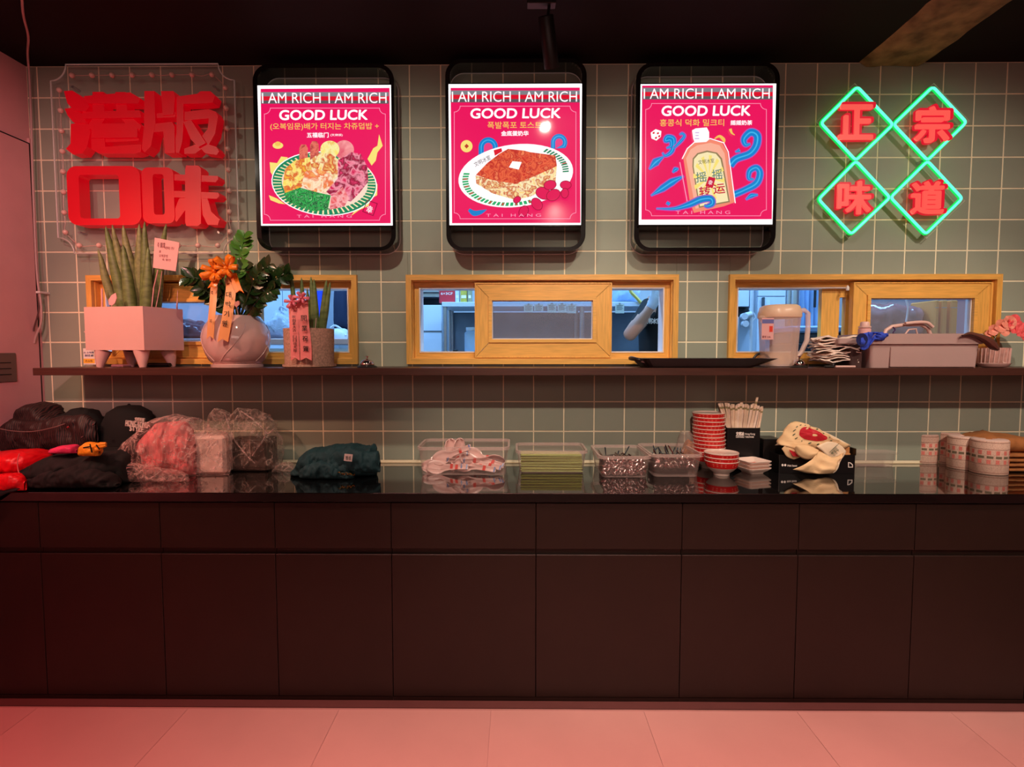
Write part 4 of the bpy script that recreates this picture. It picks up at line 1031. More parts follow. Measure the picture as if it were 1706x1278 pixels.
chains = [
 [((xc, yb_, hip), (.14, .11)), ((xc, yb_, hip+.22), (.125, .10)), ((xc, yb_, sh_r.z-.12), (.15, .11)), ((xc, yb_, sh_r.z+.02), (.11, .08)), ((xc, yb_, sh_r.z+.10), .052), ((xc, yb_-.02, sh_r.z+.18), .075), ((xc, yb_-.025, sh_r.z+.27), .085), ((xc, yb_-.01, sh_r.z+.34), .05)],
 [3, (sh_r, .06), (sh_r*.5+el*.5, .048), (el, .040), (el*.6+wr*.4, .041), (el*.2+wr*.8, .029), (wr, .025), (wr*.3+hd*.7, .028)],
 [3, (sh_l, .06), (sh_l*.5+el_l*.5, .048), (el_l, .040), (el_l*.5+wr_l*.5, .036), (wr_l, .026), (wr_l+V((-.06, -.05, -.01)), .03)],
 [0, ((xc-.09, yb_, hip-.06), .10), ((xc-.10, yb_, hip-.45), .065), ((xc-.10, yb_, KF+.09), .045), ((xc-.10, yb_-.12, KF+.045), .04)],
 [0, ((xc+.09, yb_, hip-.06), .10), ((xc+.10, yb_, hip-.45), .065), ((xc+.10, yb_, KF+.09), .045), ((xc+.10, yb_-.12, KF+.045), .04)]]
skin_mesh('body', M_skin, PERS, chains)
skin_mesh('shirt', M_shirt, PERS, [
 [((xc, yb_, hip-.02), (.17, .13)), ((xc, yb_, hip+.2), (.15, .125)), ((xc, yb_, sh_r.z-.10), (.175, .13)), ((xc, yb_, sh_r.z+.02), (.14, .10)), ((xc, yb_, sh_r.z+.06), (.075, .065))],
 [3, (sh_r, .070), (sh_r*.5+el*.5+V((.0, .01, 0)), .052), (sh_r*.22+el*.78+V((0, .012, 0)), .050)], [3, (sh_l, .082), (sh_l*.5+el_l*.5, .070), (sh_l*.3+el_l*.7, .062)]])
skin_mesh('trousers', M_shirt, PERS, [[((xc, yb_, hip), (.15, .12)), ((xc-.09, yb_, hip-.08), .115), ((xc-.10, yb_, hip-.45), .085), ((xc-.10, yb_, KF+.06), .07)], [0, ((xc+.09, yb_, hip-.08), .115), ((xc+.10, yb_, hip-.45), .085), ((xc+.10, yb_, KF+.06), .07)]])
f_ = (hd-wr).normalized(); side = f_.cross(V((0, 1, 0))).normalized(); up_ = V((0, -1, 0))
palm = hd+f_*.055
gl = [[(wr-f_*.01, .036), (wr+f_*.03, .036), (palm, (.042, .028))]]
skin_mesh('glove', M_glove, PERS, [[(wr-f_*.012, .034), (wr+f_*.03, .031), (hd+f_*.0, .036), (palm, .034), (palm+side*.020+f_*.03, .0105), (palm+side*.023+f_*.06-up_*.01, .010), (palm+side*.021+f_*.078-up_*.028, .008)],
 [3, (palm+side*.007+f_*.035, .0105), (palm+side*.008+f_*.07-up_*.01, .010), (palm+side*.008+f_*.088-up_*.03, .008)],
 [3, (palm-side*.007+f_*.035, .0105), (palm-side*.007+f_*.066-up_*.01, .010), (palm-side*.007+f_*.084-up_*.028, .008)],
 [3, (palm-side*.021+f_*.028, .0095), (palm-side*.024+f_*.055-up_*.01, .009), (palm-side*.024+f_*.068-up_*.024, .007)],
 [2, (hd+side*.032+f_*.03+up_*.008, .012), (hd+side*.045+f_*.058+up_*.012, .010), (hd+side*.042+f_*.08, .008)]])
zc_ = sh_r.z+.24
MB().lathe([(0, -.1), (.07, -.08), (.098, -.02), (.102, .03), (.085, .085), (.04, .112), (0, .116)], xc, yb_+.0, 20, zc_+.03, 1, 1.05).build('hair', mat('black_hair', (18, 15, 15), rough=.6), PERS, True)
hx = MB(); hx.tube([(xc, yb_-.095, zc_+.03), (xc, yb_-.118, zc_-.005), (xc, yb_-.10, zc_-.015)], [.008, .014, .01], 8); hx.build('nose', M_skin, PERS, True)
for s_ in (-1, 1):
    MB().lathe([(0, -.011), (.011, 0), (0, .011)], xc+s_*.032, yb_-.098, 10, zc_+.025).build('eye', M_blk, PERS, True)
    MB().lathe([(0, -.03), (.01, -.02), (.014, .01), (0, .03)], xc+s_*.088, yb_-.01, 10, zc_).build('ear', M_skin, PERS, True)
MB().tube([(xc-.022, yb_-.099, zc_-.045), (xc, yb_-.106, zc_-.048), (xc+.022, yb_-.099, zc_-.045)], .004, 6).build('mouth', mat('lips', (150, 80, 76)), PERS, True)
tz0, tz1 = K(0, 540).z, K(0, 533).z
text_mb('文明冰室', K(1077, 0).x, K(1104, 0).x, tz0-.004, tz1+.004, yb_-.158, .006, offset=.02).build('shirt_lettering', M_liner, PERS)
# ------------------------------------------------------------------ things on the shelf
M_cer = mat('glazed_white_ceramic', (226, 180, 172), rough=.35, var=.02)
M_gloss = mat('glossy_pink_white_glaze', (226, 184, 180), rough=.08, var=.02, spec=.8, coat=.5)
M_spike = mat('mottled_green_spike', (104, 118, 66), rough=.5, var=.35, scale=60, stretch=(.4, .4, 1))
M_spike2 = mat('light_green_spike', (128, 132, 84), rough=.5, var=.3, scale=60)
M_leaf = mat('dark_glossy_leaf', (34, 58, 24), rough=.22, var=.25, scale=20, spec=.7)
M_leafl = mat('bright_green_leaf', (74, 128, 44), rough=.3, var=.2, scale=20)
M_soil = mat('dark_potting_soil', (40, 28, 22), rough=.95, bump=1, bscale=120)
def S_(px, py, Y): a, b = at(px, py, Y); return Vector((a, Y, b))
# square planter
Yq = -.14
pl = thing('square_planter', 'pink white square ceramic planter on tapered legs holding tall green spikes', 'planter', (S_(228, 600, Yq).x, Yq, ZS))
xa = S_(157, 550, -.16).x; xb = S_(241, 550, -.255).x; xc2 = S_(298, 550, -.11).x
zt = S_(228, 512, -.2).z; zb = S_(228, 583.5, -.2).z
cor = [(xa, -.215), (xb, -.262), (xc2, -.075), (xa+(xc2-xb), -.028)]
mb = MB(); n = 4
inn = []
cx = sum(p[0] for p in cor)/4; cy = sum(p[1] for p in cor)/4
inn = [(cx+(p[0]-cx)*.92, cy+(p[1]-cy)*.92) for p in cor]
mb.v = [(p[0], p[1], zb) for p in cor]+[(p[0], p[1], zt) for p in cor]+[(p[0], p[1], zt) for p in inn]+[(p[0], p[1], zt-.03) for p in inn]
mb.f = [(3, 2, 1, 0)]+[(i, (i+1) % 4, 4+(i+1) % 4, 4+i) for i in range(4)]+[(4+i, 4+(i+1) % 4, 8+(i+1) % 4, 8+i) for i in range(4)]+[(8+i, 8+(i+1) % 4, 12+(i+1) % 4, 12+i) for i in range(4)]
mb.build('box', M_cer, pl)
MB().zprism(inn, zt-.04, zt-.02).build('soil', M_soil, pl)
for i, p in enumerate(cor):
    lx, ly = cx+(p[0]-cx)*.66, cy+(p[1]-cy)*.66; ex, ey = cx+(p[0]-cx)*.74, cy+(p[1]-cy)*.74
    MB().tube([(lx, ly, zb-.0005), (lx*.4+ex*.6, ly*.4+ey*.6, (zb+ZS)/2), (ex, ey, ZS+.0003)], [.034, .024, .013], 16).build('leg', M_cer, pl, True)
sp = [((198,515),(163,415),7,-.10,1), ((208,515),(176,377),9,-.13,0), ((216,515),(187,374),8,-.10,1), ((219,515),(205,408),9,-.16,0), ((227,515),(205,375),9,-.12,1), ((236,515),(232,373),9,-.10,1), ((241,515),(241,369),8,-.14,0), ((243,515),(247,412),8,-.16,0), ((252,515),(277,373),8,-.10,0), ((262,515),(272,430),5,-.08,0)]
for a, b, r, yy, k in sp:
    A0, A1 = S_(*a, yy), S_(*b, min(yy, -.15)-.01); A0.z = zt-.035; L = A1-A0; bend = Vector((-L.z*.0+random.uniform(-.008, .008), 0, 0))
    rr = r/355
    MB().tube([A0, A0+L*.3+bend, A0+L*.6+bend, A0+L*.85, A0+L*.96, A1], [rr*.95, rr, rr*.85, rr*.5, rr*.25, .0008], 12).build('spike', M_spike if k == 0 else M_spike2, pl, True)
# card on a stick, stake marker, sticks
M_card = mat('pink_white_card', (232, 170, 168), rough=.6, var=.03)
cdp = [S_(258, 396, -.235), S_(299, 404, -.235), S_(293, 452, -.235), S_(255, 446, -.235)]
cd = thing('message_card', 'tilted pink greeting card on a stick above the square planter', 'card', (cdp[3].x, -.235, zt-.03))
MB().prism([(p.x, p.z) for p in cdp], -.236, -.2335).build('card_sheet', M_card, cd)
MB().tube([S_(263, 450, -.232), S_(256, 480, -.2), (S_(252, 512, -.18).x, -.18, zt-.02)], .0025, 6).build('stick', M_card, cd)
MB().tube([S_(270, 452, -.232), S_(266, 480, -.2), (S_(258, 512, -.18).x, -.18, zt-.02)], .0015, 6).build('stick', M_card, cd)
M_ink = mat('black_ink', (30, 18, 20), rough=.7, var=0); M_inkr = mat('brown_red_ink', (120, 40, 50), rough=.7, var=0)
for t, (a, b, c_, d) in (('축 開業', (262, 275, 404, 413)), ('사랑하는 친구', (274, 290, 411, 416)), ('을', (265, 268, 417, 421)), ('오복문점', (265, 279, 424, 429)), ('축 발전', (270, 284, 431, 435))):
    q0, q1 = S_(a, d, -.237), S_(b, c_, -.237); text_mb(t, q0.x, q1.x, q0.z, q1.z, -.2368, .0006, rot=-.08).build('writing', M_inkr, cd)
q = thing('leaf_marker', 'pink leaf shaped plant marker stuck in the square planter', 'marker', (S_(188, 505, -.235).x, -.235, zt-.03))
MB().prism([(S_(x, y, -.235).x, S_(x, y, -.235).z) for x, y in ((182, 508), (181, 500), (186, 492), (193, 488), (195, 496), (192, 505), (187, 509))], -.237, -.234).build('marker_leaf', M_card, q)
MB().tube([S_(187, 508, -.236), (S_(186, 515, -.2).x, -.215, zt-.02)], .002, 6).build('stem', M_card, q)
for k, (px, p0_, p1_, yy, lb) in enumerate(((170, 481, 512, -.17, 'short pink stick at the left corner of the square planter'), (296, 484, 535, -.27, 'thin pink ribbon stick hanging by the right corner of the square planter'))):
    q = S_(px, p1_, yy)
    if k == 0: tag(MB().tube([(q.x, yy, zt-.02), S_(px, p0_, yy)], .004, 8).build('pink_stick', M_card), lb, 'stick')
    else: tag(MB().tube(spl([S_(296, 484, -.12), S_(295, 505, -.125), S_(295, 520, -.09), S_(297, 530, -.085)], 4), [.0012]*4+[.003]*4+[.0045]*4+[.0015], 6).build('ribbon_pick', M_card), lb, 'ribbon')
# pump bottle behind the planter
q0 = S_(142, 612, -.12); q1 = S_(168, 572, -.12)
pb = thing('pump_bottle', 'clear sanitizer pump bottle with a white and yellow label beside the square planter', 'bottle', ((q0.x+q1.x)/2, -.10, ZS))
bx = (q0.x+q1.x)/2-.002; M_sani = film('clear_bottle', (225, 190, 180), fac=.15, rough=.1)
MB().lathe([(.034, 0), (.036, .005), (.036, .085), (.03, .105), (.014, .115), (.014, .125)], bx, -.10, 20, ZS+.0004, power=3.5).build('bottle_body', M_sani, pb, True)
MB().bbox(bx-.030, bx+.030, -.1385, -.1365, ZS+.012, ZS+.088, .0006).build('label', M_liner, pb)
MB().box(bx-.029, bx+.024, -.1396, -.1386, ZS+.018, ZS+.040).build('yellow_label_band', mat('yellow_label', (240, 180, 60), rough=.6, var=0), pb)
text_mb('손 소독제', bx-.027, bx+.02, ZS+.064, ZS+.073, -.1396, .0006).build('lettering', mat('blue_ink', (70, 60, 130), var=0), pb)
text_mb('클린겔 500', bx-.022, bx+.018, ZS+.050, ZS+.060, -.1396, .0006, offset=.01).build('lettering', mat('blue_ink', (70, 60, 130), var=0), pb)
text_mb('손소독', bx-.020, bx+.014, ZS+.024, ZS+.034, -.1404, .0006, offset=.01).build('lettering', mat('brown_ink', (130, 70, 20), var=0), pb)
MB().lathe([(.016, .1255), (.016, .14), (.008, .142), (.008, .165), (.012, .167), (.012, .172), (0, .173)], bx, -.10, 16, ZS).build('pump', M_cer, pb, True)
MB().tube([(bx, -.10, ZS+.169), (bx-.025, -.12, ZS+.169), (bx-.03, -.125, ZS+.164)], .0045, 8).build('spout', M_cer, pb, True)
# small litter under the planter
q = tag(MB().bbox(S_(192, 610, -.1).x, S_(212, 610, -.1).x, -.13, -.05, ZS+.0003, ZS+.012, .003).build('soap_box', M_card), 'small pale box lying beneath the square planter', 'box')
q = tag(MB().tube([(S_(248, 606, -.1).x, -.1, ZS+.010), (S_(290, 606, -.1).x, -.13, ZS+.010)], .0095, 12).build('dark_marker_pen', M_blk), 'dark thick pen lying beneath the square planter', 'pen')
# round pot with zamioculcas
Yr = -.15; ctr = S_(396, 612, Yr); RR = 52/ (900/(2.669+Yr))
rp = thing('round_pot_plant', 'glossy pink white globe pot with dark glossy leafed plant', 'potted plant', (ctr.x, Yr, ZS))
hz = S_(396, 527, Yr).z-ZS
prof = [(.082*RR/.146, 0), (.115*RR/.146, .001), (.118*RR/.146, .014), (.112*RR/.146, .018), (RR*.80, .03), (RR*.92, .065), (RR*.995, .11), (RR*1.0, .14), (RR*.95, .175), (RR*.85, .205), (RR*.70, hz), (RR*.64, hz+.001), (RR*.62, hz-.02), (RR*.55, hz-.03)]
prof[0:4] = [(RR*.60, 0), (RR*.76, .0005), (RR*.77, .013), (RR*.70, .018)]
o = MB().lathe(prof, ctr.x, Yr, 48, ZS+.0003).build('pot', M_gloss, rp, True)
MB().lathe([(RR*.60, hz-.022), (0, hz-.02)], ctr.x, Yr, 24, ZS).build('soil', M_soil, rp)
# raised tulip petal ridges on the pot
def onpot(a, h):
    for k in range(len(prof)-1):
        if prof[k][1] <= h <= prof[k+1][1] and k >= 3: t = (h-prof[k][1])/max(1e-6, prof[k+1][1]-prof[k][1]); r = prof[k][0]*(1-t)+prof[k+1][0]*t; break
    else: r = RR*.8
    return Vector((ctr.x+r*math.sin(a), Yr-r*math.cos(a), ZS+h))
for a0, a1 in ((-1.15, -.45), (.75, -.15), (1.9, 1.2), (-2.4, -1.7)):
    MB().tube([onpot(a0+(a1-a0)*(t**1.6), .20-.17*t) for t in [i/12 for i in range(13)]], .0022, 6).build('petal_ridge', M_gloss, rp, True)
lf = MB(); LP = [(0, 0), (.25, .32), (.55, .42), (.85, .22), (1, 0)]; P = []
for f, w_ in [(0, .03), (.15, .2), (.35, .34), (.55, .36), (.75, .26), (.9, .12), (1, .01)]:
    for j in (-1, -.5, 0, .5, 1): P.append((f, j*w_, .10*abs(j)*w_*2-.12*f*f))
lf.grid(P, 7, 5)
leafm = [lf.mesh('leaf', M_leaf, True), lf.mesh('leaf', M_leafl, True)]
stems = [([(395,525),(392,470),(400,430),(407,388)], 13, 24, 1), ([(385,528),(360,490),(335,466),(312,462)], 8, 26, 0), ([(400,525),(430,490),(458,465),(482,455)], 10, 24, 0), ([(398,526),(418,480),(432,455),(450,440)], 8, 22, 0), ([(392,526),(380,490),(370,465),(362,450)], 7, 24, 0), ([(396,526),(402,490),(405,465),(410,440)], 9, 26, 0), ([(402,527),(425,505),(440,490),(455,482)], 7, 24, 0), ([(390,527),(375,505),(352,490),(335,480)], 6, 24, 0)]
for si, (sp_, nl, ll, kind) in enumerate(stems):
    yy0 = Yr-.02+.02*(si % 3-1)
    pts = [S_(x, y, yy0-.02*i*(1 if si % 2 else .3)) for i, (x, y) in enumerate(sp_)]; pts[0].z = ZS+hz-.022
    cv = spl(pts, 6); MB().tube(cv, [.0065*(1-.7*i/len(cv)) for i in range(len(cv))], 8).build('stem', M_leafl if kind else M_leaf, rp, True)
    for k in range(nl*2):
        f = .22+.78*(k//2)/(nl-1) if nl > 1 else 1; i = min(int(f*(len(cv)-1)), len(cv)-2); p = cv[i]; d = (cv[i+1]-cv[i]).normalized()
        s_ = 1 if k % 2 else -1
        side_ = d.cross(Vector((0, -1, 0))).normalized()
        dir_ = (side_*s_*1.0+d*.75+Vector((0, random.uniform(-.5, .1), random.uniform(-.15, .15)))).normalized()
        nrm = Vector((random.uniform(-.3, .3), -1, random.uniform(.0, .8))).normalized(); zax = (nrm-dir_*nrm.dot(dir_)).normalized(); yax = zax.cross(dir_)
        L = ll/355*random.uniform(.85, 1.1)*(1-.35*f)*1.15
        o = bpy.data.objects.new('leaf', leafm[1 if kind and f > .25 else 0]); C.objects.link(o); o.parent = rp
        M = Matrix((dir_, yax, zax)).transposed().to_4x4(); o.matrix_local = Matrix.Translation(p-rp.location) @ M @ Matrix.Scale(L, 4)
# ribbons and bows
M_or = mat('orange_satin', (246, 130, 34), rough=.3, var=.15, scale=40); M_orr = mat('peach_ribbon', (238, 160, 100), rough=.45, var=.03)
M_pk = mat('pink_satin', (250, 130, 150), rough=.28, var=.15, scale=40); M_pkr = mat('pink_ribbon', (240, 128, 128), rough=.45, var=.03)
def ribbon(par, pts, y, wd, m, name='ribbon_tail', notch=True):
    P = [S_(a, b, y_) for (a, b), y_ in zip(pts, y)]; cv = spl(P, 4); mb = MB(); Q = []
    for i, p in enumerate(cv):
        w_ = wd/355/2; Q += [p+Vector((-w_, 0, 0)), p+Vector((0, -.0015, 0)), p+Vector((w_, 0, 0))]
    if notch: Q[-2] = Q[-2]+Vector((0, 0, .014))
    mb.grid(Q, len(cv), 3); o = mb.build(name, m, par, False)
    md = o.modifiers.new('thick', 'SOLIDIFY'); md.thickness = .0012
    return o
def bow(par, px, py, y, r, m, name='bow_loop', n=7, seed=1, mk=None):
    rnd = random.Random(seed); c = S_(px, py, y)
    for k in range(n):
        a = 2*math.pi*k/n+rnd.uniform(-.2, .2); L = r/355*rnd.uniform(.8, 1.15); d = Vector((math.cos(a), -.35*rnd.random(), math.sin(a))); u = Vector((-math.sin(a), rnd.uniform(-.4, .4), math.cos(a))).normalized()
        mb = MB(); P = []; w_ = L*.42
        for f, h in ((0, 0), (.35, .30), (.75, .42), (1, .22), (1.0, -.05), (.7, -.25), (.35, -.18), (0, 0)):
            for s_ in (-.5, 0, .5): P.append(c+d*L*f+u*s_*w_*(.35+.65*min(1, f*1.6))+Vector((0, -1, 0))*L*h)
        mb.grid(P, 8, 3); o = mb.build(name, m, par, True); md = o.modifiers.new('thick', 'SOLIDIFY'); md.thickness = .0008
    MB().lathe([(0, -.5), (.4, -.3), (.5, 0), (.4, .3), (0, .5)], 0, 0, 10).xf(Matrix.Translation(c+Vector((0, -.012, 0))) @ Matrix.Scale(r/355*.32, 4)).build('bow_knot', m, par, True)
ob = thing('orange_bow_ribbon', 'orange satin bow with two lettered peach tails on the globe pot plant', 'ribbon', (S_(370, 455, -.33).x, -.33, S_(370, 566, -.3).z))
ribbon(ob, [(357, 470), (355, 500), (352, 535), (350, 565)], [-.25, -.28, -.30, -.305], 11, M_orr)
ribbon(ob, [(386, 455), (384, 490), (378, 530), (371, 570)], [-.25, -.29, -.31, -.315], 16.5, M_orr)
ribbon(ob, [(388, 455), (394, 475), (400, 488)], [-.27, -.29, -.3], 12, M_or, 'bow_tail')
ribbon(ob, [(362, 455), (358, 470), (352, 480)], [-.27, -.29, -.3], 12, M_or, 'bow_tail')
bow(ob, 360, 452, -.285, 20, M_or, n=7, seed=3); bow(ob, 378, 447, -.29, 19, M_or, n=6, seed=5)
MB().tube([S_(372, 455, -.27), (S_(390, 520, -.2).x, -.2, ZS+hz-.02)], .002, 6).build('pick_stick', M_cer, ob)
for ch, (x, y, s_) in zip('대박기원', ((381, 491, 4.5), (380.5, 507, 4.5), (377.5, 523, 4.5), (374.5, 539, 4.5))):
    c = S_(x, y, -.318); h = s_/355; text_mb(ch, c.x-h*.9, c.x+h*.9, c.z-h, c.z+h, -.3195, .001, offset=.01).build('lettering', M_ink, ob)
for ch, (x, y) in zip('축복', ((353.5, 488), (351.5, 535))):
    c = S_(x, y, -.312); h = 3/355; text_mb(ch, c.x-h*.6, c.x+h*.6, c.z-h, c.z+h, -.3135, .001).build('lettering', M_ink, ob)
q = thing('heart_marker', 'small pink heart shaped pick in the globe pot', 'marker', (S_(392, 520, -.2).x, -.2, ZS+hz-.02))
c = S_(394, 506, -.23); hp = []
for k in range(24):
    t = 2*math.pi*k/24; hp.append((c.x+.0022*16*math.sin(t)**3*.5, c.z+.0011*(13*math.cos(t)-5*math.cos(2*t)-2*math.cos(3*t)-math.cos(4*t))))
MB().prism(hp, -.232, -.229).build('heart', M_card, q); MB().tube([(c.x, -.23, c.z-.012), (c.x-.005, -.2, ZS+hz-.02)], .0018, 6).build('stick', M_cer, q)
# stone pot with saucer
Ys = -.13; c = S_(516, 606, Ys); rs = 40/(900/(2.669+Ys)); hh = S_(516, 548, Ys).z-ZS
sp2 = thing('stone_pot_plant', 'speckled stone cylinder pot on a saucer with slim green spikes', 'potted plant', (c.x, Ys, ZS))
M_stone = mat('speckled_beige_stone', (196, 150, 132), rough=.85, var=.3, scale=120, bump=.3, bscale=100)
MB().lathe([(rs*.94, .012), (rs*.97, .014), (rs, hh), (rs*.9, hh), (rs*.88, hh-.02), (0, hh-.021)], c.x, Ys, 40, ZS).build('pot', M_stone, sp2, True)
MB().lathe([(0, .0004), (rs*.98, .0004), (rs*1.06, .004), (rs*1.06, .014), (rs*1.02, .014), (rs*1.0, .009), (0, .009)], c.x, Ys, 40, ZS).build('saucer', M_stone, sp2, True)
MB().lathe([(rs*.87, hh-.019), (0, hh-.018)], c.x, Ys, 20, ZS).build('soil', M_soil, sp2)
for a, b, r in (((497,550),(483,448),4.5), ((507,550),(502,462),4.5), ((524,548),(518,461),5), ((528,548),(523,465),5), ((534,550),(544,466),5), ((538,550),(550,470),4.5), ((515, 550), (512, 480), 4)):
    A0, A1 = S_(*a, Ys), S_(*b, Ys-.01); A0.z = ZS+hh-.02; L = A1-A0; rr = r/355
    MB().tube([A0, A0+L*.4, A0+L*.8, A0+L*.95, A1], [rr*.9, rr, rr*.7, rr*.35, .0006], 10).build('spike', M_spike, sp2, True)
MB().tube([(S_(527, 548, Ys).x, Ys-.02, ZS+hh-.02), S_(527, 530, Ys-.02)], .002, 6).build('white_pick', M_cer, sp2)
for k, (px, py, ex, ey, wd, tx_, lb) in enumerate(((488, 502, 492, 603, 14, '祝創業大吉 日日發大財', 'pink bow with a narrow lettered tail, on the left of the stone pot'), (504, 496, 510, 603, 18, '開業祝賀', 'pink bow with four dark characters on its tail, beside the smaller bow'))):
    pbw = thing('pink_bow_ribbon', lb, 'ribbon', (S_(px, py, -.27).x, -.26, ZS+.02), group='pink bows on the stone pot')
    ribbon(pbw, [(px, py+4), (px+1, 535), (ex-1, 570), (ex, ey-2)], [-.23, -.245, -.255, -.262], wd, M_pkr)
    bow(pbw, px-1, py, -.25, 11, M_pk, n=6, seed=7+k)
    MB().tube([S_(px, py, -.23), (S_(px+12, 545, -.15).x, -.15, ZS+hh-.02)], .0018, 6).build('pick_stick', M_cer, pbw)
    if k == 1:
        for ch, yy in zip(tx_, (530, 547, 564, 581)):
            cc = S_(px+(ex-px)*(yy-500)/100+1.0, yy, -.262); h = 4.4/355; text_mb(ch, cc.x-h, cc.x+h, cc.z-h, cc.z+h, -.2665, .001, offset=.012).build('lettering', M_ink, pbw)
    else:
        for j, ch in enumerate(tx_):
            if ch == ' ': continue
            yy = 528+j*5.6; cc = S_(px+1+(ex-px)*(yy-500)/100, yy, -.262); h = 2.3/355; text_mb(ch, cc.x-h*1.2, cc.x+h*1.2, cc.z-h, cc.z+h, -.2665, .001).build('lettering', M_ink, pbw)
# bells
M_chr = mat('polished_chrome', (220, 205, 200), rough=.08, metal=1, var=.0)
def bell(px, y, w_, lab):
    c = S_(px, 611, y); s_ = w_/355
    b = thing('service_bell', lab, 'bell', (c.x, y, ZS), group='call bells on the shelf')
    MB().lathe([(s_*.95, .0003), (s_, .001), (s_, .004), (s_*.8, .009), (s_*.3, .011)], c.x, y, 28, ZS).build('base', M_blk, b, True)
    MB().lathe([(s_*.68, .010), (s_*.72, .013), (s_*.68, .020), (s_*.52, .031), (s_*.28, .038), (0, .040)], c.x, y, 28, ZS).build('dome', M_chr, b, True)
    MB().lathe([(.003, .040), (.003, .046), (.007, .048), (.007, .052), (0, .054)], c.x, y, 12, ZS).build('button', M_chr, b, True)
bell(612, -.2, 16, 'chrome call bell alone on the shelf between two windows'); bell(1331, -.22, 13, 'chrome call bell beside the big black tray')
# black tray
M_tray = mat('black_melamine', (24, 14, 14), rough=.35, var=.05)
y0, y1 = -.30, -.06; xa = S_(1082, 612, y0).x; xb = S_(1262, 612, y0).x
tr = thing('black_tray', 'large black serving tray with curved loop handles on the shelf', 'tray', ((xa+xb)/2, -.18, ZS))
mb = MB(); P0 = rrect(xa, xb, y0+.03, y1-.02, .04, 5); P1 = rrect(S_(1068, 598, y0).x, S_(1304, 598, y0).x, y0, y1+.0, .05, 5); n = len(P0); zt_ = S_(1180, 597.5, y0).z
ins = lambda P, e: [(x+(e if x < (xa+xb)/2 else -e), y+(e if y < (y0+y1)/2 else -e)) for x, y in P]
L_ = [(P0, ZS+.0004), (P1, zt_), (ins(P1, .006), zt_), (ins(P0, .004), ZS+.006)]
for P, z in L_: mb.v += [(x, y, z) for x, y in P]
for l in range(3):
    for i in range(n): mb.f.append((l*n+i, l*n+(i+1) % n, (l+1)*n+(i+1) % n, (l+1)*n+i))
mb.f.append(tuple(range(n))[::-1]); mb.f.append(tuple(3*n+i for i in range(n))); mb.build('tray_body', M_tray, tr, False)
xe = S_(1070, 600, -.2).x
MB().tube(spl([(xe+.004, -.25, zt_-.01), (xe-.035, -.25, zt_-.004), (xe-.05, -.2, zt_+.002), (xe-.04, -.14, zt_-.002), (xe+.004, -.13, zt_-.008)], 5), .008, 8).build('handle', M_tray, tr, True)
MB().tube(spl([(S_(1257, 600, -.08).x, -.07, zt_-.002), (S_(1262, 594, -.08).x, -.07, zt_+.014), (S_(1270, 591, -.08).x, -.07, zt_+.022), (S_(1278, 594, -.08).x, -.07, zt_+.012), (S_(1283, 600, -.08).x, -.07, zt_-.002)], 4), .006, 8).build('rear_handle', M_tray, tr, True)
MB().tube([(xe-.0, -.262, zt_-.016), (xe-.02, -.262, zt_-.012)], .005, 8).build('metal_clasp', M_chr, tr, True)
# pitcher
Yp = -.11; c = S_(1296, 608, Yp); k_ = 1/(900/(2.669+Yp))
M_pit = film('frosted_pitcher_plastic', (240, 205, 190), fac=.32, rough=.25)
pt = thing('plastic_pitcher', 'tall frosted plastic pitcher with lid, handle and red printed label', 'pitcher', (c.x, Yp, ZS))
hb = S_(1300, 528, Yp).z-ZS
MB().lathe([(23*k_, .0006), (25.5*k_, .006), (27.5*k_, hb*.6), (29.5*k_, hb), (28.7*k_, hb), (26.6*k_, hb*.6), (24*k_, .008), (0, .006)], c.x, Yp, 40, ZS, power=2.6, sy=1.1).build('jug_body', M_pit, pt, True)
hl = S_(1300, 509, Yp).z-ZS
M_lid = mat('milky_peach_lid', (246, 205, 176), rough=.3, var=.02)
MB().lathe([(30*k_, hb-.006), (30.8*k_, hb), (30.4*k_, hb+.018), (28*k_, hl-.008), (24*k_, hl), (0, hl+.001)], c.x, Yp, 40, ZS, power=2.6, sy=1.1).build('lid', M_lid, pt, True)
MB().tube([(S_(1266, 526, Yp).x, Yp-.03, ZS+hb-.012), (S_(1256, 525, Yp).x, Yp-.06, ZS+hb-.004)], [.018, .005], 10).build('spout', M_pit, pt, True)
hp_ = [S_(1328, 518, Yp), S_(1340, 517, Yp), S_(1346, 522, Yp), S_(1346, 545, Yp), S_(1344, 567, Yp), S_(1336, 585, Yp), S_(1324, 602, Yp)]
MB().tube(hp_, .0115, 8).build('handle', film('frosted_handle_plastic', (245, 215, 205), fac=.6, rough=.25), pt, True)
q0, q1 = S_(1268, 566, -.22), S_(1289, 530, -.22)
MB().bbox(q0.x, q1.x, -.2235, -.2215, q0.z, q1.z, .0006).build('label', M_card, pt)
q = q1.z-q0.z; MB().box(q0.x+.001, q1.x-.001, -.2242, -.2237, q1.z-.024, q1.z-.006).build('label_blue_band', mat('blue_label_ink', (110, 110, 170), var=0), pt)
MB().box(q1.x-.02, q1.x-.005, -.2242, -.2237, q1.z-.062, q1.z-.036).build('label_red_cup', mat('red_label_ink', (226, 60, 40), var=0), pt)
text_mb('물병 2.6L', q0.x+.003, q1.x-.012, q0.z+.008, q0.z+.018, -.2242, .0005, offset=.02).build('label_lettering', M_inkr, pt)
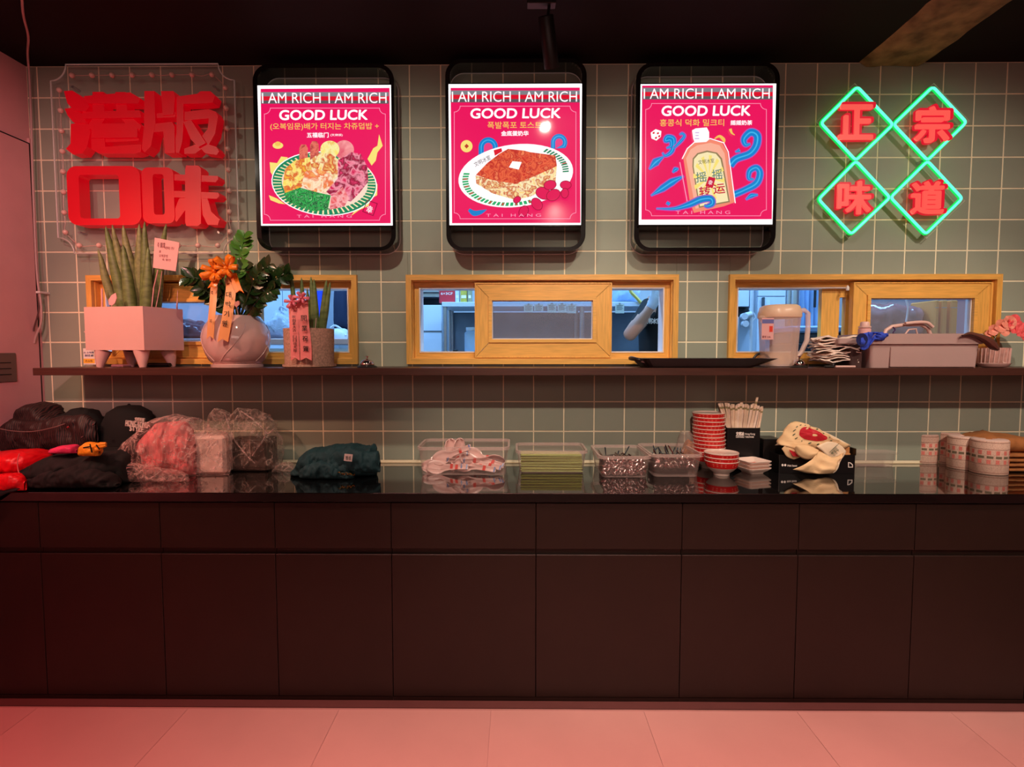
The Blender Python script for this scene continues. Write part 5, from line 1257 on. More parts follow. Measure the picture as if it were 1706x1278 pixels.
# crumpled receipts / napkins on a dark stand
Yc = -.16; c = S_(1388, 606, Yc)
M_pap = mat('off_white_tissue_paper', (244, 218, 204), rough=.85, var=.04)
st = thing('napkin_base', 'small dark stand under the heap of paper napkins', 'stand', (c.x, Yc, ZS)); MB().lathe([(.03, .0004), (.034, .004), (.012, .01), (.01, .024), (.0, .025)], c.x, Yc, 20, ZS).build('foot', M_steel, st, True)
MB().lathe([(.05, .0255), (.05, .029), (0, .0295)], c.x, Yc, 20, ZS).build('plate', M_blk, st, True)
for k in range(11):
    z = ZS+.032+k*.0105; a = random.uniform(-.35, .35); w_ = random.uniform(.075, .095); mb = MB(); P = []; nx = 10
    for sgn in (0, 1):
        pass
    for i in range(nx):
        for j in range(7):
            u, v = (i/(nx-1)-.5)*2*w_, (j/6-.5)*.14
            x, y = u*math.cos(a)-v*math.sin(a), u*math.sin(a)+v*math.cos(a)
            P.append((c.x+x+random.uniform(-.003, .003), Yc+y, z+.009*fbm(x*18+k*7, y*18, k)+.006*math.sin(u*60+k)))
    mb.grid(P, nx, 7)
    lab = 'crumpled off white paper napkin in the heap, ' + ('lowest sheet', 'second sheet up', 'third sheet up', 'fourth sheet up', 'fifth sheet up', 'middle sheet', 'fifth sheet from the top', 'fourth sheet from the top', 'third sheet from the top', 'second sheet from the top', 'topmost sheet')[k]
    q = mb.build('paper_napkin', M_pap); md = q.modifiers.new('thick', 'SOLIDIFY'); md.thickness = .0045; tag(q, lab, 'napkin', 'napkins heaped on the shelf')
# pens and small black clip at the shelf edge
for k, (a, b, m_, lb) in enumerate(((1392, 1428, M_cer, 'white pen lying on the shelf in front of the grey tub'), (1374, 1390, M_blk, 'short black clip on the shelf below the napkins'))):
    q = thing(('white_pen', 'black_clip')[k], lb, ('pen', 'clip')[k], (S_((a+b)/2, 611, -.26).x, -.26, ZS))
    A0, A1 = S_(a, 611, -.26), S_(b, 611, -.255); A0.z = A1.z = ZS+.0055
    MB().tube([A0, A0*.1+A1*.9], .005, 8).build('barrel', m_, q, True); MB().tube([A0*.1+A1*.9, A1], [.005, .0015], 8).build('tip', M_chr, q, True)
# grey bus tub
M_tub = mat('grey_mauve_plastic', (178, 146, 142), rough=.4, var=.02)
M_tubd = mat('dark_grey_holder', (70, 46, 44), rough=.45)
tb = thing('bus_tub', 'long grey mauve plastic tub holding cleaning things on the shelf', 'tub', (S_(1540, 606, -.16).x, -.15, ZS))
xa, xb = S_(1450, 600, -.27).x, S_(1632, 600, -.27).x; za_ = S_(1540, 561, -.27).z; e = .012
def openbox(mb, P0, P1, z0, z1, th):
    n = len(P0); cx_ = sum(p[0] for p in P0)/n; cy_ = sum(p[1] for p in P0)/n
    i = lambda P: [(x+(th if x < cx_ else -th), y+(th if y < cy_ else -th)) for x, y in P]
    b_ = len(mb.v)
    for P, z in ((P0, z0), (P1, z1), (i(P1), z1), (i(P0), z0+th)): mb.v += [(x, y, z) for x, y in P]
    for l in range(3):
        for k in range(n): mb.f.append((b_+l*n+k, b_+l*n+(k+1) % n, b_+(l+1)*n+(k+1) % n, b_+(l+1)*n+k))
    mb.f.append(tuple(b_+k for k in range(n))[::-1]); mb.f.append(tuple(b_+3*n+k for k in range(n)))
openbox_ = openbox
mb = MB(); openbox(mb, rrect(xa+.006, xb-.006, -.265, -.04, .015, 4), rrect(xa-.002, xb+.002, -.272, -.034, .015, 4), ZS+.0005, za_, .004); mb.build('tub_body', M_tub, tb)
MB().ring([(p[0], p[1]) for p in rrect(xa-.012, xb+.012, -.282, -.024, .02, 4)], [(p[0], p[1]) for p in rrect(xa-.001, xb+.001, -.271, -.035, .014, 4)], 0, .045).xf(Matrix(((1, 0, 0, 0), (0, 0, 1, 0), (0, 1, 0, za_-.032), (0, 0, 0, 1)))).build('rim', M_tub, tb)
MB().bbox(xa+.085, xb-.02, -.2745, -.268, ZS+.004, za_-.045, .002).build('front_panel', M_tub, tb)
mb = MB(); xh0, xh1 = S_(1408, 600, -.2).x, xa-.014; zh = S_(1420, 574, -.2).z
openbox(mb, rrect(xh0, xh1, -.24, -.08, .012, 4), rrect(xh0-.004, xh1, -.245, -.075, .012, 4), ZS+.0005, zh, .004)
q = thing('cutlery_holder', 'dark square holder with a pale lip, wedged left of the grey tub', 'holder', ((xh0+xh1)/2, -.16, ZS)); mb.build('holder_body', M_tubd, q)
MB().bbox(S_(1386, 600, -.2).x, xh1, -.247, -.07, zh+.0005, S_(1420, 564, -.2).z, .004).build('pale_lip', M_tub, q)
# blue cloth
M_bl = mat('royal_blue_cloth', (46, 72, 190), rough=.85, var=.12, scale=30)
bc = [(1432, 566), (1436, 580), (1446, 583), (1456, 574), (1468, 565), (1478, 558), (1462, 555), (1446, 553), (1437, 557)]
q0 = thing('blue_cloth', 'royal blue cloth hanging over the left rim of the grey tub', 'cloth', (S_(1450, 570, -.29).x, -.29, za_-.05))
P = []; 
for i in range(26):
    f = i/25
    for j in range(9):
        g_ = j/8; px = 1433+46*f; top = 557-4*math.sin(f*3.1); bot = 566+19*math.sin(min(1, (f+.22)*1.35)*3.1)*(1-f*.55) if f < .9 else 561
        py = top+(bot-top)*g_; yy = -.288-.014*math.sin(f*9+g_*2)*math.sin(g_*3.1)-.01*fbm(f*6, g_*4, 3)
        P.append(S_(px, py, yy))
mb = MB(); mb.grid(P, 26, 9); o = mb.build('cloth_fold', M_bl, q0, True); md = o.modifiers.new('thick', 'SOLIDIFY'); md.thickness = .004
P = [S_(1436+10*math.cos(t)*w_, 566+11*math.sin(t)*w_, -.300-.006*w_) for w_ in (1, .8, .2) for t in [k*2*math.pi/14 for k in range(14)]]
mb = MB(); mb.grid(P, 3, 14, wrap=True); mb.build('cloth_hollow', mat('shaded_blue_cloth', (16, 22, 80), rough=.9), q0, True)  # darker blue puts the shade inside the fold into the colour
# spray bottle cap, caddy handle, whisk inside the tub
q = thing('cream_bottle', 'cream capped bottle standing in the grey tub beside the blue cloth', 'bottle', (S_(1446, 560, -.18).x, -.18, ZS+.005))
c = S_(1448, 560, -.16)
MB().lathe([(.024, 0), (.026, .01), (.026, S_(0, 549, -.16).z-ZS-.006), (.020, S_(0, 548, -.16).z-ZS-.004)], xa+.04, -.16, 16, ZS+.0055).build('bottle_body', M_card, q, True)
zz = S_(0, 547, -.16).z; MB().lathe([(.026, 0), (.026, .006), (.019, .008), (.019, .022), (.014, .028), (0, .029)], xa+.04, -.16, 16, zz).build('cap', M_cer, q, True)
q = thing('cleaning_caddy', 'white moulded carrying handle rising out of the grey tub', 'caddy', (S_(1515, 560, -.15).x, -.15, ZS+.005))
hp_ = [(1472, 562), (1476, 550), (1486, 544), (1508, 541), (1535, 541), (1546, 548), (1552, 562)]
MB().tube([S_(1474, 585, -.15)]+[S_(a, b, -.15) for a, b in hp_]+[S_(1552, 585, -.15)], .0085, 10).build('handle_arch', M_cer, q, True)
MB().tube(spl([S_(1508, 539, -.17), S_(1530, 537, -.17), S_(1545, 538, -.17), S_(1554, 545, -.17)], 4), .0075, 10).build('spout_arm', M_cer, q, True)
MB().bbox(S_(1478, 580, -.15).x, S_(1548, 580, -.15).x, -.17, -.08, ZS+.008, ZS+.06, .006).build('caddy_body', M_cer, q)
MB().tube([S_(1507, 558, -.15), S_(1514, 549, -.15), S_(1526, 548, -.15), S_(1528, 558, -.15)], .004, 8).build('inner_bracket', M_cer, q, True)
MB().tube(spl([S_(1488, 545, -.16), S_(1491, 550, -.162), S_(1488, 554, -.162), S_(1492, 560, -.16)], 4), .003, 6).build('purple_twist', mat('purple_wire', (70, 40, 90)), q, True)
# brown leather leaf tray over right end
M_br = mat('brown_leatherette', (92, 46, 38), rough=.45, var=.1)
q = thing('brown_pouch', 'brown curved leather flap draped over the right end of the grey tub', 'pouch', (S_(1635, 565, -.2).x, -.2, za_))
P = []
tp = [(1602, 559), (1615, 553), (1632, 556), (1650, 562), (1662, 572), (1666, 582)]; bt2 = [(1602, 560), (1618, 561), (1632, 567), (1642, 575), (1650, 582), (1662, 585)]
for j in range(5):
    cv = spl([S_(a+(c_-a)*j/4, b+(d-b)*j/4, -.29-.02*math.sin(j*.8)) for (a, b), (c_, d) in zip(tp, bt2)], 4); P += cv
mb = MB(); mb.grid(P, 5, len(cv)); o = mb.build('flap', M_br, q, True); md = o.modifiers.new('t', 'SOLIDIFY'); md.thickness = .005
# flower pot with coral flowers
Yf = -.10; c = S_(1655, 600, Yf)
q = thing('flower_pot', 'small ribbed pink glass pot with coral orchid flowers at the shelf end', 'potted flower', (c.x, Yf, ZS))
M_rib = mat('ribbed_pink_glass', (206, 150, 140), rough=.3, var=.25, scale=40)
hf = S_(0, 580, Yf).z-ZS
MB().lathe([(.052, .0005), (.056, .006), (.06, hf), (.055, hf), (.05, .01), (0, .009)], c.x, Yf, 28, ZS).build('pot', M_rib, q, True)
for k in range(22):
    a = 2*math.pi*k/22; MB().tube([(c.x+.057*math.cos(a), Yf+.057*math.sin(a), ZS+.008), (c.x+.0605*math.cos(a+.08), Yf+.0605*math.sin(a+.08), ZS+hf-.003)], .0022, 5).build('rib', M_cer, q)
MB().lathe([(.053, hf-.008), (0, hf-.006)], c.x, Yf, 16, ZS).build('soil', M_soil, q)
M_pet = mat('coral_petal', (250, 150, 128), rough=.5, var=.15, scale=40, sub=.1); M_pet2 = mat('pink_red_petal', (250, 96, 100), rough=.5, var=.1, sub=.1)
for pth in ([(1655, 585), (1657, 565), (1668, 548), (1680, 540)], [(1656, 585), (1660, 570), (1652, 556), (1648, 552)]):
    MB().tube(spl([S_(a, b, Yf) for a, b in pth], 4), .002, 6).build('stem', M_leaf, q)
pm = MB(); P = []
for f, w_ in ((0, .1), (.3, .45), (.6, .6), (.85, .5), (1, .15)):
    for j in (-1, -.5, 0, .5, 1): P.append((f, j*w_, .2*math.sin(f*3)+.1*j*j))
pm.grid(P, 5, 5); pms = [pm.mesh('petal', M_pet, True), pm.mesh('petal', M_pet2, True)]
for k, (fx_, fy_, r, cidx) in enumerate(((1652, 550, 10, 0), (1664, 543, 12, 0), (1677, 538, 13, 0), (1688, 544, 13, 1), (1699, 550, 13, 1), (1686, 534, 11, 1), (1672, 552, 9, 0), (1706, 558, 11, 1), (1645, 556, 7, 0))):
    fc = S_(fx_, fy_, Yf-.02)
    for j in range(5):
        a = j*1.2566+k; d = Vector((math.cos(a), -.3, math.sin(a))).normalized(); u = Vector((-math.sin(a), 0, math.cos(a))); n_ = d.cross(u)
        o = bpy.data.objects.new('petal', pms[cidx]); C.objects.link(o); o.parent = q
        o.matrix_local = Matrix.Translation(fc-q.location) @ Matrix((d, u, n_)).transposed().to_4x4() @ Matrix.Scale(r/355, 4)
q = thing('white_dish', 'low white oval dish with a pointed lip near the shelf end', 'dish', (S_(1655, 608, -.24).x, -.24, ZS))
MB().lathe([(.035, .0005), (.055, .006), (.066, .02), (.063, .02), (.05, .009), (0, .006)], S_(1655, 608, -.22).x, -.22, 28, ZS, sx=1.1, sy=.7).build('dish_body', M_cer, q, True)
MB().tube([(S_(1667, 606, -.22).x, -.22, ZS+.019), (S_(1681, 604, -.22).x, -.22, ZS+.014)], [.012, .003], 8).build('lip', M_cer, q, True)
# ------------------------------------------------------------------ things on the counter
EPS = .0005
def G_(px, py): return on(px, py, ZC)
M_clear = film('milky_tub_plastic', (236, 200, 192), fac=.06, rough=.2)
M_rim = film('milky_tub_rim', (240, 204, 196), fac=.30, rough=.25)
def tub(lab, pxl, pxr, pyb, top_py, depth, flare=.012, group='clear food tubs on the counter', cat='tub', name='clear_tub'):
    x0, yf = G_(pxl, pyb); x1, _ = G_(pxr, pyb); yf += .0; h = at((pxl+pxr)/2, top_py, yf-flare)[1]-ZC
    yb = min(yf+depth, -.035)
    t = thing(name, lab, cat, ((x0+x1)/2, (yf+yb)/2, ZC), group=group)
    mb = MB(); openbox(mb, rrect(x0, x1, yf, yb, .022, 4), rrect(x0-flare, x1+flare, yf-flare, yb+flare, .026, 4), ZC+EPS, ZC+h-.014, .0016); mb.build('tub_wall', M_clear, t, True)
    P = rrect(x0-flare-.007, x1+flare+.007, yf-flare-.007, yb+flare+.007, .032, 4); Q = rrect(x0-flare+.002, x1+flare-.002, yf-flare+.002, yb+flare-.002, .024, 4)
    MB().ring(P, Q, 0, .0135).xf(Matrix(((1, 0, 0, 0), (0, 0, 1, 0), (0, 1, 0, ZC+h-.0135), (0, 0, 0, 1))).to_4x4() if False else Matrix(((1, 0, 0, 0), (0, 0, 1, 0), (0, 1, 0, ZC+h-.0135), (0, 0, 0, 1)))).build('rim', M_rim, t, True)
    return x0, x1, yf, yb, h
# --- tub of white spoons
x0, x1, yf, yb, h = tub('clear tub heaped with white melamine soup spoons', 702, 842, 792, 745, .21)
M_mel = mat('white_melamine', (242, 196, 188), rough=.18, var=.02, spec=.7); M_rmk = mat('red_print_mark', (230, 60, 50), rough=.3, var=0); M_bmk = mat('blue_grey_print_mark', (120, 140, 190), rough=.3, var=0)
def soup_spoon():
    r = thing('soup_spoon', None, 'spoon', (0, 0, 0), group='white melamine spoons in the tub')
    mb = MB(); P = []; sec = [(-.036, .004), (-.030, .016), (-.015, .024), (.002, .0255), (.016, .021), (.028, .012), (.045, .0085), (.075, .008), (.100, .009), (.110, .0085), (.113, .004)]
    for sx, w_ in sec:
        d = -.012 if sx < .02 else (-.006 if sx < .04 else 0); zc_ = 0 if sx < .03 else min(.028, (sx-.03)*.38)
        for j in range(7):
            t = j/6*2-1; P.append((sx, t*w_, zc_+(d*(1-t*t) if sx < .03 else -.004*(1-t*t))))
    mb.grid(P, len(sec), 7); o = mb.build('bowl_and_handle', M_mel, r, True); md = o.modifiers.new('t', 'SOLIDIFY'); md.thickness = .0025
    MB().box(.062, .078, -.0086, .0086, .0140, .0165).xf(Matrix.Rotation(-.36, 4, 'Y') @ Matrix.Identity(4)).build('red_mark', M_rmk, r) if False else None
    mm = MB(); mm.v = [(.066, -.0088, .0147), (.076, -.0088, .0185), (.076, .0088, .0185), (.066, .0088, .0147), (.066, -.009, .0083), (.076, -.009, .0124), (.076, .009, .0124), (.066, .009, .0083)]
    mm.f = [(0, 1, 2, 3), (7, 6, 5, 4), (0, 4, 5, 1), (3, 2, 6, 7), (0, 3, 7, 4), (1, 5, 6, 2)]; mm.build('red_mark', M_rmk, r)
    mm = MB(); mm.v = [(.105, -.0093, .0287), (.110, -.0093, .0292), (.110, .0093, .0292), (.105, .0093, .0287), (.105, -.0093, .021), (.110, -.0093, .023), (.110, .0093, .023), (.105, .0093, .021)]
    mm.f = [(0, 1, 2, 3), (7, 6, 5, 4), (0, 4, 5, 1), (3, 2, 6, 7), (0, 3, 7, 4), (1, 5, 6, 2)]; mm.build('blue_mark', M_bmk, r)
    return r
ss = soup_spoon(); first = True
# (px, py, facing angle in the picture plane, depth fraction)
spots = [(728,783,-5,.12),(720,778,-3,.2),(768,769,-17,.3),(774,774,-12,.14),(784,766,-22,.22),(790,758,-24,.35),(737,762,18,.25),(744,770,-30,.45),(732,767,8,.5),(752,748,-84,.5),(765,747,-98,.55),(780,757,-14,.6),(760,780,-4,.5),(796,772,165,.4),(824,768,172,.3)]
for k, (px, py, an, dp) in enumerate(spots):
    o = ss if k == 0 else copy_tree(ss)
    Y = yf+.02+(yb-yf-.04)*dp; a, b = at(px, py, Y); b = max(b, ZC+.03)
    o.location = (a, Y, b); o.scale = (1.28,)*3
    M = Matrix.Rotation(math.radians(-an), 3, 'Y') @ Matrix.Rotation(math.radians(62+random.uniform(-12, 12)), 3, 'X')
    o.rotation_euler = M.to_euler()
    names_ = ['frontmost spoon with its big bowl at the left corner', 'spoon bowl pressed in the far left corner', 'spoon in the middle with its handle sloping down right', 'front middle spoon with its handle near the base', 'steeper spoon right of the middle', 'upper right spoon whose handle reaches the right wall', 'upper left spoon with its handle rising', 'spoon crossing the upper middle', 'spoon at the back left wall', 'left of the two upright bowls on top', 'right of the two upright bowls on top', 'spoon just under the two upright bowls', 'spoon low in the middle behind the front one', 'low right spoon with its handle pointing left', 'right hand spoon with its handle pointing left']
    pos = ('in the left part', 'in the middle', 'in the right part')[0 if px < 745 else 1 if px < 790 else 2]; lv = 'bottom' if py > 775 else ('middle layer' if py > 757 else 'top')
    o['label'] = 'white melamine '+names_[k]+', in the tub'
# --- tub of green sticks
x0, x1, yf, yb, h = tub('clear tub packed with thin green sticks', 866, 972, 789, 751, .19)
M_gst = [mat('olive_green_stick', c, rough=.4, var=.08) for c in ((160, 162, 44), (178, 176, 60), (140, 146, 36))]
sm = [MB().tube([(-(x1-x0)/2+.006, 0, 0), ((x1-x0)/2-.006, 0, 0)], .0033, 6).mesh('green_stick', m_) for m_ in M_gst]
k = 0
for r_i in range(12):
    for c_i in range(9):
        z = ZC+.008+r_i*.0064; y = yf+.010+c_i*.0125+(r_i % 2)*.004
        if c_i > 1 and r_i < 11 and c_i < 99 and (r_i < 8): continue
        o = bpy.data.objects.new('green_stick', random.choice(sm)); C.objects.link(o); o.location = ((x0+x1)/2+random.uniform(-.003, .003), y, z); o.rotation_euler = (0, random.uniform(-.012, .012), random.uniform(-.012, .012))
        tag(o, 'thin green stick packed lengthwise in the second clear tub, '+('lowest rows' if r_i < 4 else 'middle rows' if r_i < 8 else 'upper rows' if r_i < 11 else 'top row')+(', at the front wall' if c_i < 2 else ''), 'stick', 'green sticks in the clear tub')
tag(MB().bbox(x0+.008, x1-.008, yf+.036, yf+.14, ZC+.004, ZC+.052, .003).build('green_stick_core', M_gst[0]), 'inner mass of green sticks in the second clear tub', 'stick', kind='stuff')
# --- two cutlery tubs
M_cut = mat('polished_cutlery_steel', (225, 200, 195), rough=.12, metal=1, var=.0)
def steel_spoon(fork):
    r = thing('metal_fork' if fork else 'metal_spoon', None, 'fork' if fork else 'spoon', (0, 0, 0))
    mb = MB(); P = []
    if not fork:
        for f, w_ in ((0, .002), (.1, .010), (.3, .0155), (.55, .0165), (.8, .012), (1, .003)):
            for j in range(5): t = j/2-1; P.append((t*w_, -.012+.010*t*t+.004*abs(f-.5), -.022+.048*f))
        mb.grid(P, 6, 5); o = mb.build('bowl', M_cut, r, True); o.modifiers.new('t', 'SOLIDIFY').thickness = .0014
        MB().tube([(0, -.006, .024), (0, .02, .03), (0, .11, .035), (0, .135, .034)], [.0022, .002, .0035, .004], 6).build('handle', M_cut, r, True)
    else:
        MB().box(-.009, .009, -.003, -.001, -.006, .012).build('head', M_cut, r)
        for j in range(4): MB().tube([(-.0075+.005*j, -.002, -.006), (-.0075+.005*j, -.004, -.030)], .0012, 5).build('tine', M_cut, r)
        MB().tube([(0, -.002, .012), (0, .02, .02), (0, .12, .03)], [.002, .002, .0035], 6).build('handle', M_cut, r, True)
    return r
for which, (lab, pl_, pr_, pyb, tpy, dep) in enumerate((('clear tub full of metal spoon heads', 1004, 1078, 796, 760, .26), ('clear tub full of metal forks and spoons', 1090, 1163, 795, 757, .26))):
    x0, x1, yf, yb, h = tub(lab, pl_, pr_, pyb, tpy, dep)
    gsp = 'metal spoons in the third tub' if which == 0 else 'metal cutlery in the fourth tub'
    rnd = random.Random(4+which)
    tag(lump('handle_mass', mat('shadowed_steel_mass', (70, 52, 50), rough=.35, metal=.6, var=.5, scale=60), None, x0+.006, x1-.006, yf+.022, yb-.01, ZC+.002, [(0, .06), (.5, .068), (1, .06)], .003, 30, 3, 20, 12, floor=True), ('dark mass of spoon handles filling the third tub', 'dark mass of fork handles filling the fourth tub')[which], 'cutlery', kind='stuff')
    protoA = steel_spoon(False); protoB = steel_spoon(True) if which else None
    n_ = 0; usedA = usedB = False
    rows = 7 if which == 0 else 5; cols = 9
    for i in range(rows):
        for j in range(cols):
            if which and i < 2: continue
            fork = which == 1 and (i*cols+j) % 4 == 0
            pro = protoB if fork else protoA
            if fork: o = pro if not usedB else copy_tree(pro); usedB = True
            else: o = pro if not usedA else copy_tree(pro); usedA = True
            sc_ = .62; o.scale = (sc_,)*3
            x = x0+.012+(x1-x0-.024)*(j+.5*(i % 2))/(cols-.5)+rnd.uniform(-.003, .003); z = ZC+.016+(h-.045)*i/(rows-1)
            o.location = (x, yf+.016+rnd.uniform(0, .010), z); o.rotation_euler = (rnd.uniform(-.5, .3), rnd.uniform(-1.5, 1.5), rnd.uniform(-.4, .4))
            lv = ('bottom row', 'second row up', 'third row up', 'middle rows', 'upper rows', 'upper rows', 'top row')[i] if which == 0 else ('', '', 'lower row', 'middle row', 'top row')[i]
            o['label'] = 'metal %s, front of the %s cutlery tub, %s, %s' % ('fork' if fork else 'spoon', 'left' if which == 0 else 'right', (('bottom row', 'second row up', 'third row up', 'fourth row up', 'fifth row up', 'sixth row up', 'top row')[i] if which == 0 else lv), ('far left', 'second from left', 'third from left', 'fourth from left', 'in the middle', 'fourth from right', 'third from right', 'second from right', 'far right')[j])
            o['group'] = gsp
    # loose handles standing up at the back of the heap
    for k in range(6 if which == 0 else 16):
        x = x0+.03+(x1-x0-.06)*(k+.5)/(6 if which == 0 else 16); y = yf+.08+rnd.random()*.10; z = ZC+.07
        A0 = Vector((x, y, z)); A1 = A0+Vector((rnd.uniform(-.03, .03), rnd.uniform(-.05, .05), rnd.uniform(.012, .045)))
        o = MB().tube([A0, A1*.9+A0*.1, A1], [.0025, .0035, .002], 6).build('loose_fork', M_cut if k % 2 else M_darkgrey)
        tag(o, ('bright' if k % 2 else 'dark')+' metal handle sticking out of the '+('left' if which == 0 else 'right')+' cutlery tub, '+['first', 'second', 'third', 'fourth', 'fifth', 'sixth', 'seventh', 'eighth', 'ninth', 'tenth', 'eleventh', 'twelfth', 'thirteenth', 'fourteenth', 'fifteenth', 'sixteenth'][k]+' from the left', 'cutlery', ('handles over the left cutlery tub', 'handles over the right cutlery tub')[which])
    if which == 0:
        # row of small teeth print at the bottom of the other tub is cutlery edge
        pass
# orange net bag behind
c = G_(1150, 772)
q = thing('net_bag', 'orange brown net bag in film between the cutlery tub and red bowls', 'bag', (at(1150, 760, -.05)[0], -.06, ZC))
xa, xb = at(1128, 760, -.06)[0], at(1158, 760, -.06)[0]
lump('orange_contents', mat('orange_brown_net', (170, 96, 50), rough=.7, var=.5, scale=90, bump=1, bscale=90), q, xa+.01, xb, -.10, -.03, ZC+EPS, [(0, .06), (.5, .13), (1, .11)], .008, 25, 4, 20, 12)
lump('film', film('loose_net_film', (230, 200, 190), fac=.18, bump=.8), q, xa-.01, xb+.005, -.11, -.02, ZC+EPS, [(0, .10), (.3, .17), (1, .16)], .014, 16, 6, 24, 14)
# --- bowls
M_bw = mat('white_glazed_bowl', (246, 214, 200), rough=.12, var=.02, spec=.7); M_brd = mat('red_glazed_band', (214, 34, 34), rough=.18, var=.12, scale=25, spec=.6); M_bmark = mat('pale_red_print', (240, 120, 100), rough=.3, var=0)
def bowl(R_, H_, full):
    b = thing('rice_bowl', None, 'bowl', (0, 0, 0))
    MB().lathe([(R_*.46, 0), (R_*.47, .001), (R_*.47, H_*.14), (R_*.52, H_*.2), (R_*.72, H_*.36), (R_*.88, H_*.56)], 0, 0, 32, 0).build('lower_wall', M_bw, b, True)
    MB().lathe([(R_*.885, H_*.565), (R_*.95, H_*.75), (R_*.985, H_*.9), (R_*.987, H_*.93)], 0, 0, 32, 0).build('red_band', M_brd, b, True)
    MB().lathe([(R_*.987, H_*.931), (R_*1.005, H_*.95), (R_*1.01, H_*.98), (R_*.995, H_), (R_*.96, H_*.97), (R_*.90, H_*.75), (R_*.82, H_*.55), (R_*.6, H_*.30), (R_*.45, H_*.19), (R_*.3, H_*.16), (0, H_*.15)], 0, 0, 32, 0).build('rim_and_inside', M_bw, b, True)
    if full:
        mb = MB()
        for k in range(26):
            a = 2*math.pi*k/26; r = R_*.972; 
            for dz in (.70, .82):
                if (k*7) % 5 == 0: continue
                c_, s_ = math.cos(a), math.sin(a); n = len(mb.v); hw = .0032
                rr = R_*(.935 if dz < .75 else .966)+.0004
                mb.v += [(rr*math.cos(a-hw/R_), rr*math.sin(a-hw/R_), H_*(dz)), (rr*math.cos(a+hw/R_), rr*math.sin(a+hw/R_), H_*(dz)), ((rr+.0008)*math.cos(a+hw/R_), (rr+.0008)*math.sin(a+hw/R_), H_*(dz)+.003), ((rr+.0008)*math.cos(a-hw/R_), (rr+.0008)*math.sin(a-hw/R_), H_*(dz)+.003)]
                mb.f.append((n, n+1, n+2, n+3))
        mb.build('printed_marks', M_bmark, b)
    return b
ordn = ['lowest', 'second', 'third', 'fourth', 'fifth', 'sixth', 'seventh', 'eighth', 'ninth', 'tenth', 'eleventh', 'topmost']
Yb = -.095; xc_ = at(1181, 700, Yb)[0]; R_ = 26.3/(900/(2.669+Yb)); zt = at(1182, 687, Yb)[1]; H_ = .066; stp = (zt-ZC-H_)/11
pb_ = bowl(R_, H_, True)
for k in range(12):
    o = pb_ if k == 0 else copy_tree(pb_)
    o.location = (xc_+random.uniform(-.0025, .0025)-(11-k)*-.0004, Yb+random.uniform(-.002, .002), ZC+EPS+k*stp+.0); o.rotation_euler = (random.uniform(-.012, .012), random.uniform(-.016, .016), random.uniform(0, 6))
    if k == 0: o.rotation_euler = (0, 0, 0)
    o['label'] = 'red banded white bowl, '+ordn[k]+' of the tall stack beside the straw box'; o['group'] = 'red bowls in the tall stack'
cg = G_(1200, 791); Yb = cg[1]; xc_ = at(1202, 780, Yb)[0]; R2 = 27.8/(900/(2.669+Yb)); zt = at(1202, 753, Yb)[1]; stp = (zt-ZC-.068)/2
pb2 = bowl(R2, .068, True)
for k in range(3):
    o = pb2 if k == 0 else copy_tree(pb2); o.location = (xc_-.001*k, Yb, ZC+EPS+k*stp); o.rotation_euler = (0, 0, k*2.1)
    o['label'] = 'red banded white bowl, '+('lowest', 'middle', 'topmost')[k]+' of the short front stack of three'; o['group'] = 'red bowls in the short stack'
# --- square dishes
cg = G_(1253, 787); R3 = .060
def sqd():
    b = thing('square_dish', None, 'dish', (0, 0, 0), group='square sauce dishes in a stack')
    mb = MB(); L_ = [(.58, 0), (.60, .004), (.80, .013), (1.0, .024), (1.02, .028), (.99, .0285), (.90, .024), (.66, .010), (.05, .009)]
    n = 0
    for f, z in L_: mb.v += [(x, y, z) for x, y in rrect(-R3*f, R3*f, -R3*f, R3*f, R3*f*.22, 4)]
    k_ = 20
    for l in range(len(L_)-1):
        for i in range(k_): mb.f.append((l*k_+i, l*k_+(i+1) % k_, (l+1)*k_+(i+1) % k_, (l+1)*k_+i))
    mb.f.append(tuple(range(k_))[::-1]); mb.f.append(tuple((len(L_)-1)*k_+i for i in range(k_)))
    mb.build('dish_body', M_bw, b, True)
    text_mb('港式冰室', -.03, .03, -.006, .006, 0, .0006).xf(Matrix(((1, 0, 0, 0), (0, 0, 1, .012), (0, 1, 0, .0118), (0, 0, 0, 1)))).build('printed_mark', M_bmark, b)
    return b
sd = sqd()
for k in range(3):
    o = sd if k == 0 else copy_tree(sd); o.location = (cg[0], cg[1]-.0, ZC+EPS+k*.0155); o.rotation_euler = (0, 0, .30)
    o['label'] = 'white square sauce dish, '+('lowest', 'middle', 'topmost')[k]+' of three beside the bowls'
# --- straw box
M_bb = mat('black_printed_card', (16, 12, 13), rough=.35, var=.05); M_wht = mat('white_print', (240, 222, 214), rough=.6, var=0)
Yx = -.12; xa, zt = at(1212, 713, Yx); xb, _ = at(1267, 713, Yx); 
sb = thing('straw_box', 'tall black open box of wrapped chopsticks behind the bowls', 'box', ((xa+xb)/2, Yx+.04, ZC))
mb = MB(); openbox(mb, rrect(xa, xb, Yx, -.02, .003, 2), rrect(xa, xb, Yx, -.02, .003, 2), ZC+EPS, zt, .002); mb.build('box_body', M_bb, sb)
a, b = at(1226, 727, Yx-.001), at(1240, 719.5, Yx-.001); text_mb('文明冰', a[0], b[0], a[1]+.002, b[1], Yx-.0011, .0005, offset=.04).build('lettering', M_wht, sb)
a, b = at(1241, 725.5, Yx-.001), at(1258, 721.5, Yx-.001); text_mb('Hong Kong', a[0], b[0], a[1], b[1], Yx-.0011, .0005, offset=.01).build('lettering', M_wht, sb)
a, b = at(1226, 729.5, Yx-.001), at(1256, 726.5, Yx-.001); text_mb('DISPOSABLE  TABLEWARE', a[0], b[0], a[1], b[1], Yx-.0011, .0005, offset=.01).build('lettering', M_wht, sb)
